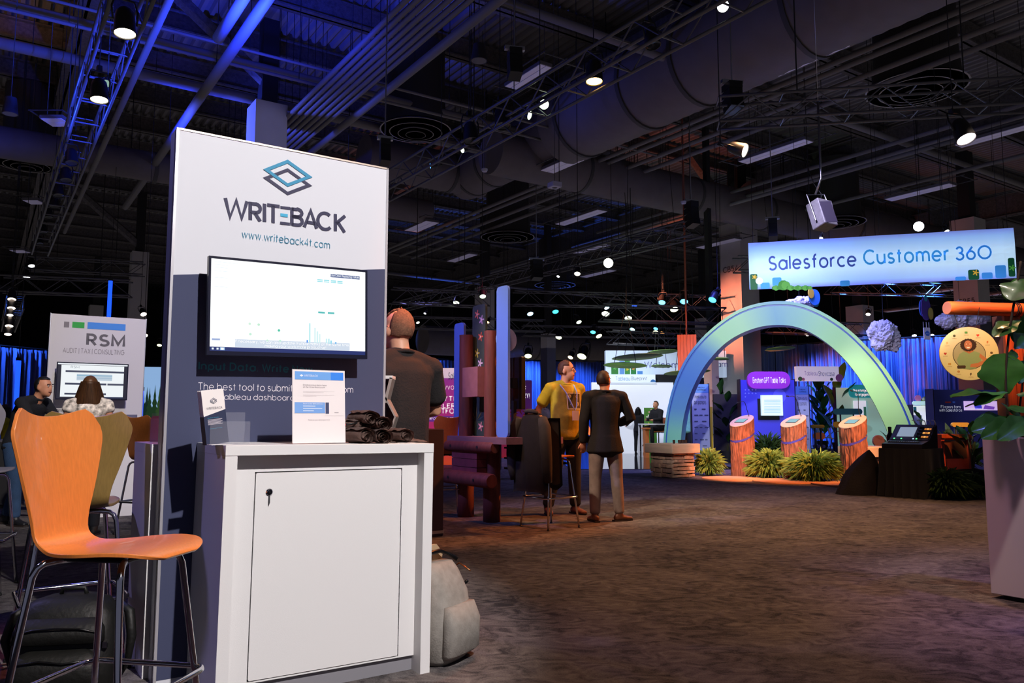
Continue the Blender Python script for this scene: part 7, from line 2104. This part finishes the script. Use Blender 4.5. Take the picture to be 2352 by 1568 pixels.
sh(PL([(2220.5, 796.5), (2228.5, 796.5), (2226.5, 799.5), (2222.5, 799.5)]), '#f6efe4', 7, par=bgd)
sh(rrect(*[v for v in (U(2199, 0)[0], U(2217, 0)[0], U(0, 845)[1], U(0, 839)[1])], 2.5 * k_), '#4a3020', 9, 'name_pill', bgd)
icons = [(2222, 763, '#5a9a4a'), (2246, 770, '#d83a2c'), (2265, 787, '#d8804a'), (2272, 811, '#6a4a2a'), (2268, 835, '#c8a060'), (2251, 853, '#6a6040'), (2227, 860, '#5a4030'), (2202, 853, '#d09050'), (2184, 835, '#d8a050'), (2176, 811, '#c83a2c'), (2181, 787, '#e0b070'), (2197, 770, '#4a4a28')]
for q, (x, y, c) in enumerate(icons):
    kind = q % 4
    if kind == 0: poly = rrect(U(x - 3, 0)[0], U(x + 3, 0)[0], U(0, y + 2.4)[1], U(0, y - 2.4)[1], .004)
    elif kind == 1: poly = PL([(x, y + 3.4), (x - 3.2, y - .2), (x - 2.6, y - 2.4), (x - .9, y - 2.6), (x, y - 1.4), (x + .9, y - 2.6), (x + 2.6, y - 2.4), (x + 3.2, y - .2)])
    elif kind == 2: poly = PL([(x - 1, y - 3.4), (x + 2.2, y - 3.4), (x + .8, y - .6), (x + 2.2, y - .6), (x - 1.6, y + 3.6), (x - .6, y + .4), (x - 2.2, y + .4)])
    else: poly = circ(*U(x, y), 2.8 * k_, 12)
    sh(poly, c, 1, 'printed_icon')
    g = G(); a, b = U(x - 5, y + 6.4), U(x + 5, y + 5.4); g.face([(a[0], -.0022, a[1]), (b[0], -.0022, a[1]), (b[0], -.0022, b[1]), (a[0], -.0022, b[1])]); g.obj('icon_caption', ink('#c8a878'), rs)
for x in (-.2, .2):
    g = G(); g.cyl((x * .6, .015, rr * .95), (x, .03, g0.z - rc.z), .005, n=5); g.obj('suspension_cord', MATTE, rs)

# ================================================================== planter with fig
pc = gp(2276, 1362, 0.03); pc.z = 0
ph = at(2252, 1003, pc.y).z
pl = thing('planter', 'tall white box planter holding a fiddle leaf fig at the frame edge', 'planter', pc, HR - pi / 2)
bpy.context.view_layer.update()
g = G(); g.box(0, 1.6, 0, .5, .03, ph); g.bevel(.004, 1); g.obj('planter_box', mat('planter_white', '#cfc8d2', .5, bump=(260, .04)), pl)
g = G(); g.box(.06, 1.54, .04, .46, 0, .03); g.obj('plinth', MATTE, pl)
g = G(); g.box(.02, 1.58, .02, .48, ph, ph + .01); g.obj('soil', mat('soil', '#2a2018', .95, bump=(30, .8)), pl)
fg = thing('fiddle_leaf_fig', 'fiddle leaf fig with broad glossy leaves growing in the white planter', 'plant', (0, 0, 0), 0)
YF = pc.y - .1
root_ = at(2318, 1000, YF); root_.z = ph
fg.location = root_
def fl(px, py, dy=0.0): return at(px, py, YF + dy) - root_
st_ = [V((0, 0, 0)), fl(2310, 880), fl(2316, 780), fl(2330, 690), fl(2345, 600)]
g = G(); g.tube(cat_rom(st_, 5), .008, 8); g.obj('trunk', mat('fig_bark', '#3a3026', .8), fg, True)
g = G(); g.tube([V((.08, .05, 0)), fl(2352, 850, .1), fl(2362, 700, .15)], .007, 8); g.obj('trunk', MATS['fig_bark'], fg, True)
LV = [((2312, 905), (2296, 812), .42, (-.3, -1, .2), LEAFB, 0), ((2310, 815), (2340, 815), .1, (0, -1, .3), LEAF, 0), ((2315, 900), (2240, 925), .16, (0, -.5, 1), LEAFB, -.1), ((2308, 910), (2186, 902), .17, (.1, -.25, 1), LEAF, -.1),
      ((2312, 912), (2215, 928), .13, (.2, .1, 1), LEAF, .1), ((2300, 925), (2362, 985), .16, (.4, -.6, .8), LEAF, -.1), ((2320, 740), (2290, 752), .12, (0, -.5, 1), LEAF, 0), ((2345, 735), (2282, 768), .20, (-.1, -.55, .8), LEAF, .0), ((2335, 640), (2318, 690), .2, (-.3, -.8, .5), LEAFB, 0),
      ((2352, 640), (2322, 686), .28, (-.4, -.7, .6), LEAF, -.05), ((2356, 720), (2340, 790), .24, (0, -.8, .5), LEAFB, .1), ((2330, 962), (2238, 985), .22, (-.1, -.9, .45), LEAF, -.15), ((2352, 965), (2262, 1000), .2, (0, -.9, .5), LEAF, -.25), ((2368, 955), (2300, 1004), .2, (.1, -.9, .5), LEAF, -.3),
      ((2340, 880), (2362, 830), .2, (.2, -.9, .3), LEAFB, .1), ((2335, 905), (2365, 905), .16, (.0, -.6, .8), LEAF, -.1), ((2325, 930), (2350, 945), .2, (.0, -.7, .8), LEAF, -.15), ((2330, 800), (2362, 770), .2, (.2, -.8, .4), LEAF, .05), ((2345, 1150), (2366, 1140), .08, (0, -.8, .5), LEAFB, -.55)]
for b, tp, wd_, fc, me, dy in LV[:-1]:
    leaf(fg, fl(*b, dy * .3), fl(*tp, dy), wd_ * 1.05, fc, me)
# ================================================================== lighting trusses and lamps
trm = mat('truss_black', '#56555c', .45, .4)
def truss(label, p, q, w=.42, bays=None, lacing_parts=True):
    d = q - p; L_ = d.length; az = math.atan2(d.y, d.x)
    t = thing('lighting_truss', label, 'truss', p, az)
    for sy in (-1, 1):
        for sz in (0, 1):
            g = G(); g.cyl((0, sy * w / 2, sz * w), (L_, sy * w / 2, sz * w), .026, n=8); g.obj('chord', trm, t, True)
    n = bays or int(L_ / .5)
    s_ = L_ / n
    if lacing_parts:
        g = G(); g.cyl((0, 0, 0), (s_, 0, w), .012, n=5); me = g.mesh('brace', trm)
        g = G(); g.cyl((0, -w / 2, 0), (0, w / 2, 0), .014, n=5); mc = g.mesh('cross_bar', trm)
        for k in range(n):
            for sy in (-1, 1):
                o = put('brace', me, t, (k * s_ if k % 2 == 0 else (k + 1) * s_, sy * w / 2, 0))
                if k % 2: o.scale.x = -1
            for z in (0, w):
                if k % 2 == 0: put('cross_bar', mc, t, (k * s_, 0, z))
    else:
        g = G()
        for k in range(n):
            for sy in (-1, 1):
                a, b = (0, w) if k % 2 == 0 else (w, 0)
                g.cyl((k * s_, sy * w / 2, a), ((k + 1) * s_, sy * w / 2, b), .012, n=4)
            for z in (0, w): g.cyl((k * s_, -w / 2, z), ((k + 1) * s_, w / 2, z), .012, n=4)
        o = g.obj('lacing', trm, t); o['kind'] = 'stuff'
    m = max(2, int(L_ / 6))
    g = G(); g.cyl((0, 0, w), (0, 0, 11.15 - p.z), .012, n=5); me = g.mesh('hoist_chain', MATTE)
    for k in range(m): put('hoist_chain', me, t, (L_ * (k + .5) / m, 0, 0))
    return t
TZ = 6.1
a = gp(304, 0, TZ); T1 = truss('blue lit box truss running away from the top edge beside the white pillar', a - HA * 3.5, a + HA * 17.5)
b = gp(1235, 262, TZ); truss('long box truss passing over the exhibit wall with a row of spots', b - HA * 7, b + HA * 11)
c0 = gp(1650, 288, TZ); c1 = gp(2420, 243, TZ); truss('box truss crossing above the long blue banner', c0, c1)
d = gp(1603, 540, TZ); truss('far box truss ending before the CB54 pillar', d, d + HA * 19, lacing_parts=False)
e = gp(27, 735, 5.0); truss('truss with a line of small lamps above the curtain at the frame edge', e - HA * 4, e + HA * 5, .5, lacing_parts=False)
for i, (pa, pb, Y, z) in enumerate((((900, 770), (1250, 745), 30, 6.0), ((1180, 720), (1650, 690), 26, 6.3), ((1200, 790), (1640, 760), 34, 6.2), ((1380, 735), (1660, 745), 22, 5.4), ((1400, 790), (1560, 795), 27, 4.2), ((900, 700), (1120, 700), 24, 5.2), ((0, 660), (300, 690), 22, 5.2), ((60, 612), (330, 640), 27, 6.6), ((1690, 640), (2350, 620), 24, 5.8), ((1750, 760), (1990, 775), 28, 4.6), ((1900, 690), (2350, 668), 30, 6.2))):
    a, b = at(*pa, Y), at(*pb, Y * 1.04); a.z = b.z = (a.z + b.z) / 2
    truss('dark far truss in the lamp clutter, ' + ('over the dark case and curtain', 'over the talking men', 'behind the lily pads', 'just over the welcome sign', 'lowest, above the welcome sign', 'beyond the cropped haired person', 'over the pale grey booth', 'highest over the pale grey booth', 'behind the long blue banner', 'above the curtain inside the arch', 'under the long blue banner')[i], a, b, .45, lacing_parts=False)

# lamps: one prototype, then copies
def par_proto(lens, name='stage_light', moving=False):
    t = thing(name, 'x', 'lamp', (0, 0, 0), 0)
    g = G(); g.lathe([(.0, .30), (.06, .30), (.09, .26), (.105, .18), (.115, .02), (.118, 0), (.108, 0), (.102, .06), (0, .08)], 22); g.obj('lamp_can', mat('lamp_black', '#141416', .45), t, 'auto')
    g = G(); g.lathe([(0, .028), (.06, .022), (.104, .012), (.104, .018), (0, .04)], 22); g.obj('lens', lens, t, 'auto')
    g = G(); g.tube([(-.125, 0, .14), (-.135, 0, .30), (-.1, 0, .42), (.1, 0, .42), (.135, 0, .30), (.125, 0, .14)], .012, 6); g.obj('yoke', MATS['lamp_black'], t, True)
    g = G(); g.box(-.03, .03, -.03, .03, .42, .5); g.obj('clamp', MATS['lamp_black'], t)
    return t
PROTO = {}
g = G(); g.cyl((0, 0, 0), (0, 0, 1), .008, n=4); POLE = g.mesh('drop_pole', MATTE)
def lamp(label, px, py, rpx, z=None, Y=None, col='#ffffff', s=8.0, aim=(0, 0, -1), grp=None):
    key = (col, s)
    p = gp(px, py, z) if Y is None else at(px, py, Y)
    sc = rpx * p.y / F / .104
    d = V(aim).normalized()
    q = (-d).to_track_quat('Z', 'Y')
    p = p + (-d) * 0.0
    if key not in PROTO:
        t = par_proto(glow(col, s) if s > 0 else mat('dark_lens', '#20242c', .1))
        PROTO[key] = t; t['label'] = label; t.location = p; t.rotation_euler = q.to_euler(); t.scale = (sc,) * 3
        if grp: t['group'] = grp
    else:
        t = dup(PROTO[key], p, None, label, grp, q.to_euler(), sc)
        for c in list(t.children):
            if c.name.startswith('drop_pole'): bpy.data.objects.remove(c)
    T = Matrix.LocRotScale(p, q, V((sc, sc, sc)))
    top = T @ V((0, 0, .46))
    o = put('drop_pole', POLE, t)
    o.matrix_local = T.inverted() @ Matrix.Translation(top) @ Matrix.Diagonal((1, 1, 11.19 - top.z, 1))
    return t
def toc(px, py, Y, k):          # aim between straight down and the camera
    p = at(px, py, Y); return V((0, 0, -1)).lerp((EYE - p).normalized(), k)
WARM, COOL, GRN = '#fff0d0', '#f4f8ff', '#e6ffd8'
nb = 'lamps on the blue lit truss'
lamp('lit warm lamp highest on the blue truss', 287, 78, 23, Y=7.6, col=WARM, s=9, aim=(.1, -.1, -1))
lamp('lit warm lamp lower on the blue truss beside the dim green lens', 228, 230, 18.5, Y=9.6, col=WARM, s=9, aim=(.1, -.1, -1))
lamp('dim greenish lens in the blue truss between two warm lamps', 244, 192, 9, Y=10.2, col='#9fc8b8', s=.7, aim=(.3, -.7, -.7), grp=None)
for i, (x, y) in enumerate(((165, 375), (152, 415), (135, 450), (125, 475), (112, 500), (100, 535), (92, 560))):
    lamp('unlit black lamp in the truss row, %s below the blue stretch' % ('first', 'second', 'third', 'fourth', 'fifth', 'sixth', 'seventh')[i], x, y, 13 - i * 1.1, Y=13.5 + i * 1.6, s=0, aim=(.2, -.2, -1), grp='unlit lamps in the truss row')
lamp('small lit lamp near the far end of the long truss row', 73, 611, 7, Y=24, col=COOL, s=6, aim=(.3, -.3, -1)); lamp('small lit lamp at the very end of the long truss row', 61, 637, 7, Y=25, col=COOL, s=6, aim=(.3, -.3, -1))
for i, (x, y, r_) in enumerate(((27, 688, 8.5), (26, 708, 8), (23, 724, 6.5), (21, 749, 8), (18, 768, 7))):
    lamp('glowing lamp above the curtain at the frame edge, %s from the top' % ('first', 'second', 'third', 'fourth', 'fifth')[i], x, y, r_, Y=20, col='#ffe6d2', s=6, aim=(.2, -.35, -1), grp='lamps above the edge curtain')
lamp('bright orange lamp on the long truss above the wall', 1365, 188, 19, Y=11.3, col='#ffc46a', s=9, aim=(0, -.1, -1))
lamp('white lamp on the long truss under the grey strip light', 1250, 240, 11, Y=12.6, col=GRN, s=9, aim=(.2, -1, -.5)); lamp('white lamp turned sideways beside the other white lamp on the long truss', 1217, 265, 10, Y=13.2, col=GRN, s=9, aim=(.9, -.4, -.4))
for i, (x, y, s_) in enumerate(((1155, 290, 0), (1500, 105, 0), (1083, 325, 0))):
    lamp('unlit lamp on the long truss ' + ('below the two white lamps', 'above the orange lamp', 'toward the exhibit wall')[i], x, y, 17, Y=13.5 if i != 1 else 10.2, s=0, aim=(.1, -.2, -1))
lamp('small lit profile lamp on the long truss near the wall', 1062, 345, 6, Y=14.6, col=GRN, s=5, aim=(-.6, -.6, -.3)); lamp('lamp with a blue lens at the long truss near the wall', 988, 381, 6, Y=15.2, col='#4f9ce8', s=2.5, aim=(-.9, -.3, -.2))
lamp('bright white lamp at the top edge above the huge duct', 1661, 14, 14, Y=9.5, col=COOL, s=9, aim=(.1, -1, -.6))
lamp('white round lamp under the banner truss above pillar CB54', 1712, 346, 15, Y=11.6, col='#fff6e6', s=9, aim=(.7, -.5, -.4)); lamp('large pinkish lamp under the truss beyond the long banner', 2220, 320, 20, Y=11.0, col='#ffeaf0', s=9, aim=(.1, -.45, -1))
lamp('dazzling white lamp just above the long blue banner', 2110, 520, 11, Y=19, col='#ffffff', s=30, aim=(-.5, -.9, -.3))
lamp('bright white lamp on the far truss over the talking men', 1397, 604, 11, Y=21, col='#fbffe8', s=9, aim=(-.3, -.9, -.3))
LL = [(1048, 696, 7, GRN), (1109, 681, 7, GRN), (1391, 721, 9, '#f4ffe0'), (1443, 731, 8, '#f4ffd8'), (1549, 711, 9, '#f4ffd8'), (1283, 775, 7, '#f4ffc8'), (1376, 772, 7, '#f4ffc8'), (1505, 763, 6.5, '#f4ffc8'), (1330, 740, 6, GRN), (1213, 818, 8, '#f0f8b0'), (1336, 819, 10.5, '#f8ffb8'),
      (1310, 821, 6, '#ffd8a0'), (1173, 773, 6, '#f4ffc8'), (1394, 707, 6, '#bfe8ff'), (1520, 695, 8, '#58c8ff'), (1571, 693, 9, '#58c8ff'), (1636, 689, 9, '#40b8ff'), (1276, 716, 7, '#30c0e8'), (1218, 721, 7, '#a8e0ff'), (1362, 763, 6, '#40c8e8'), (1452, 757, 6, '#a0f0f0'), (1506, 755, 5, '#50a8ff'),
      (1457, 702, 6, '#2048ff'), (1326, 629, 7, '#f0e8d0'), (1282, 635, 3.5, COOL), (976, 720, 3, COOL), (960, 741, 4, '#f8f0d8'), (1120, 740, 4, '#ffc890'), (330, 722, 6.5, '#ffe8d8'), (333, 771, 6, '#fff0d8'), (366, 793, 5, '#f8ffb0'), (2085, 789, 6, '#ffe8d8'), (2100, 771, 5, '#f0f4ff'), (2142, 770, 4, COOL), (1994, 722, 5, '#fff8ea'), (1853, 768, 5, '#fff4dc'), (1886, 547, 4, COOL), (2175, 531, 5, COOL), (1852, 806, 5, '#f4f8ff'), (1521, 765, 5, '#ffa860')]
nm_ = {'#58c8ff': 'cyan', '#40b8ff': 'cyan', '#30c0e8': 'teal', '#40c8e8': 'teal', '#a8e0ff': 'icy blue', '#bfe8ff': 'icy blue', '#a0f0f0': 'mint', '#50a8ff': 'blue', '#2048ff': 'deep blue', '#ffa860': 'orange', '#ffc890': 'orange', '#ffd8a0': 'amber'}
def where(x, y):
    if x < 400: return 'beside the near exhibit wall edge'
    if x < 1000: return 'above the cropped haired person'
    if x < 1150: return 'above the log table boards'
    if x < 1300: return 'over the dark screen and far pillar'
    if x < 1420: return 'above the yellow shirted person'
    if x < 1560: return 'above the lily pads'
    if x < 1700: return 'beside the pillar CB54'
    if x < 1900: return 'above the hanging showcase sign' if y > 700 else 'on top of the blue banner'
    return 'above the tall curtain' if y > 700 else 'behind the blue banner top'
ords = ('highest', 'second highest', 'third highest', 'fourth highest', 'fifth highest', 'sixth highest')
groups_ = {}
for e in sorted(LL, key=lambda e: (e[1], e[0])):
    groups_.setdefault((nm_.get(e[3], 'pale'), where(e[0], e[1])), []).append(e)
for (cn_, wh_), es in groups_.items():
    for i, (x, y, r_, c) in enumerate(es):
        lab = '%s%s stage lamp %s%s' % ('largest ' if r_ > 10 else '', cn_, wh_, '' if len(es) == 1 else ', ' + ords[i] + ' there')
        Y = max(17, 20 + (y - 690) * .1 if y < 690 else 24 + (y - 690) * .12)
        lamp(lab, x, y, r_, Y=Y, col=c, s=5 if r_ > 4 else 4, aim=toc(x, y, Y, .42) + V((random.uniform(-.3, .3), 0, 0)), grp='far stage lamps')

# strip lights hanging unlit from the roof
stripm = mat('strip_diffuser', '#dcd8ea', .4, emit=.06, ecol='#8f88c8')  # faint emission stands in for uplight reflected by the unlit diffusers
def strip(label, px, py, ln, z, wd_=.3, chain=True, grp='unlit strip lights', axis=HA):
    p = gp(px, py, z)
    t = thing('strip_light', label, 'lamp', p, math.atan2(axis.y, axis.x), grp)
    L_ = ln
    g = G(); g.box(-L_ / 2, L_ / 2, -wd_ / 2, wd_ / 2, 0.012, .08); g.obj('housing', mat('lamp_housing', '#5c5a62', .5), t)
    for k in (-1, 1):
        g = G(); g.box(-L_ / 2 + .02, L_ / 2 - .02, k * wd_ / 4 - wd_ / 4 + .01, k * wd_ / 4 + wd_ / 4 - .01, 0, .012); g.obj('diffuser', stripm, t)
    for k in (-1, 1):
        g = G(); g.cyl((k * L_ * .45, 0, .08), (k * L_ * .45, 0, 11.15 - z), .008, n=4); g.obj('suspension_chain', STEEL, t)
    g = G()
    for k in (-1, 1): g.box(-L_ * .75, L_ * .75, k * wd_ * .9 - .012, k * wd_ * .9 + .012, .09, .11)
    for k in (-.7, .7): g.box(k * L_ - .012, k * L_ + .012, -wd_ * .9, wd_ * .9, .09, .11)
    g.obj('hanging_frame', STEEL, t)
    return t
for a in (('large violet tinted strip light below the huge duct', 1852, 136, 1.55, 7.8, .42), ('grey strip light next to the CB54 lamp', 1779, 350, 2.0, 7.8, .36), ('strip light in a frame under the narrow duct end', 1287, 382, 1.5, 7.8, .45),
          ('strip light behind the long truss above the white lamps', 1212, 178, 1.3, 8.2, .3), ('framed strip light nearest the exhibit wall top corner', 968, 521, 1.6, 7.6, .5), ('strip light under the dark crossing duct', 1333, 501, 2.2, 7.6, .4), ('strip light above the bright far white lamp', 1362, 573, 2.0, 7.6, .4),
          ('strip light just below the bright far white lamp', 1373, 629, 2.0, 7.4, .4), ('long blue strip light at the frame edge beyond the pinkish lamp', 2322, 303, 2.4, 7.8, .34), ('strip light behind the hanging speaker', 2112, 443, 1.9, 7.6, .4), ('small strip light above the log table boards', 1061, 593, 1.8, 7.6, .4), ('strip light beside pillar CB54 top', 1650, 560, 1.8, 7.4, .4), ('pink strip light under the banner', 2145, 672, 2.2, 6.6, .36), ('far pink strip light above the curtain', 2077, 712, 1.9, 6.4, .36), ('far strip light glimpsed at the banner end', 2310, 675, 1.9, 6.6, .36)):
    strip(*a)
for i, (x, y, w_) in enumerate(((131, 282, .42), (79, 465, .4), (46, 578, .45))):
    strip('square white vented light panel ' + ('beside the blue truss', 'below the first panel along the truss', 'lowest along the dark truss')[i], x, y, (.44, .42, .5)[i], (6.9, 6.9, 6.9)[i], w_, grp='square light panels', axis=V((1, 0, 0)))
# hanging speaker, projectors, dark boxes
sp1 = at(1889, 492, 12.5)
sp = thing('speaker', 'grey hanging loudspeaker on a long steel rod over the banner', 'loudspeaker', sp1, R(25))
sp.rotation_euler = (R(-14), R(-8), R(25))
g = G(); g.prism([(-.15, -.2), (.12, -.26), (.17, .18), (-.12, .25)], -.12, .16); g.bevel(.01, 1); g.obj('speaker_cabinet', mat('speaker_grey', '#7a787c', .5, noise=(20, .15)), sp)
g = G(); g.box(-.12, .13, -.125, -.12, -.2, .17); g.obj('grille', mat('grille_violet', '#4c4658', .5), sp)
g = G(); g.tube([(-.19, 0, -.1), (-.19, 0, .36), (.2, 0, .36), (.2, 0, 0)], .012, 6); g.obj('bracket', ALU, sp)
up_ = sp.rotation_euler.to_matrix().inverted() @ V((0, 0, 1)); g = G(); g.tube([(0, 0, .36), up_ * .6, up_ * 1.9], .018, 8); g.cyl(up_ * 1.9, up_ * (11.15 - sp1.z), .006, n=4); g.obj('rod', ALU, sp, True)
g = G(); g.tube([(.03, -.02, .2), (.08, -.05, .34), (.03, -.02, .55), (.05, 0, 1.2)], .007, 6); g.obj('cable', MATTE, sp, True)
def array(label, px, py, Y, w_, h_, d_=.3, rz=0.0):
    p = at(px, py, Y)
    t = thing('loudspeaker_array', label, 'loudspeaker', p, rz)
    n = 4
    for k in range(n):
        g = G(); z1 = h_ / 2 - h_ * k / n; g.box(-w_ / 2, w_ / 2, -d_ / 2, d_ / 2, z1 - h_ / n + .01, z1, Matrix.Rotation(R(-4 * k), 4, 'X')); g.obj('speaker_box', BLACK, t)
    g = G(); g.box(-w_ * .8, w_ * .8, -.04, .04, h_ / 2, h_ / 2 + .06); g.cyl((0, 0, h_ / 2 + .05), (0, 0, 11.15 - p.z), .012, n=5); g.obj('rigging_bar', ALU, t)
    return t
array('black line speaker hanging over the exhibit wall corner', 884, 350, 12.5, .16, .42, .2, .3); array('black line speaker hanging at the far truss end near CB54', 1588, 493, 18.5, .22, .62, .3, .4); array('black line speaker hanging near pillar CB54 by the banner', 1775, 527, 18.5, .2, .5, .3, -.3)
array('black twin box hanging beside the long truss', 1182, 148, 11.8, .2, .46, .25, .2); array('black box cluster hanging by the cross truss', 1682, 225, 13, .24, .5, .3, .2); array('dark hanging speaker above the log table', 1232, 620, 23, .3, .6, .3, .3)
for i, (x, y, Y, r_) in enumerate(((23, 262, 13.5, .13), (1100, 140, 13.5, .15), (1274, 425, 17, .0))):
    if r_ == 0:
        t = thing('sensor_box', 'small white square sensor box below the narrow duct', 'sensor', at(x, y, Y), R(30))
        g = G(); g.box(-.12, .12, -.12, .12, -.06, .06); g.bevel(.01, 1); g.obj('box_body', mat('sensor_white', '#a8a8c4', .5), t)
        g = G(); g.lathe([(0, -.062), (.06, -.062), (.06, -.058), (0, -.058)], 16); g.obj('sensor_lens', STEEL, t)
    else:
        t = thing('high_bay_lamp', 'unlit round high bay lamp ' + ('hanging at the frame edge beside the truss', 'hanging over the exhibit wall beside the twin boxes')[i], 'lamp', at(x, y, Y), 0)
        g = G(); g.lathe([(r_ * .7, .3), (r_, .0), (r_ * .95, 0), (r_ * .6, .26), (0, .28)], 20); g.obj('lamp_shade', mat('shade_grey', '#26242a', .5), t, 'auto')
        g = G(); g.lathe([(0, .0), (r_ * .9, .0), (r_ * .9, .02), (0, .02)], 20); g.obj('lamp_lens', mat('dim_glass', '#4c484c', .3), t)
    g = G(); g.cyl((0, 0, .05), (0, 0, 11.15 - t.location.z), .008, n=4); g.obj('suspension_wire', STEEL, t)
for i, (x, y) in enumerate(((1113, 391), (1570, 465))):
    t = thing('smoke_detector', 'white round detector hanging ' + ('before the narrow duct end', 'near pillar CB54')[i], 'detector', at(x, y, 15.5 + i * 2.5), 0)
    g = G(); g.lathe([(0, -.03), (.05, -.03), (.065, 0), (.065, .03), (0, .03)], 16); g.obj('detector_body', mat('sensor_white', '#a8a8c4', .5), t, 'auto')
    g = G(); g.cyl((0, 0, .03), (0, 0, 11.15 - t.location.z), .006, n=4); g.obj('suspension_wire', STEEL, t)
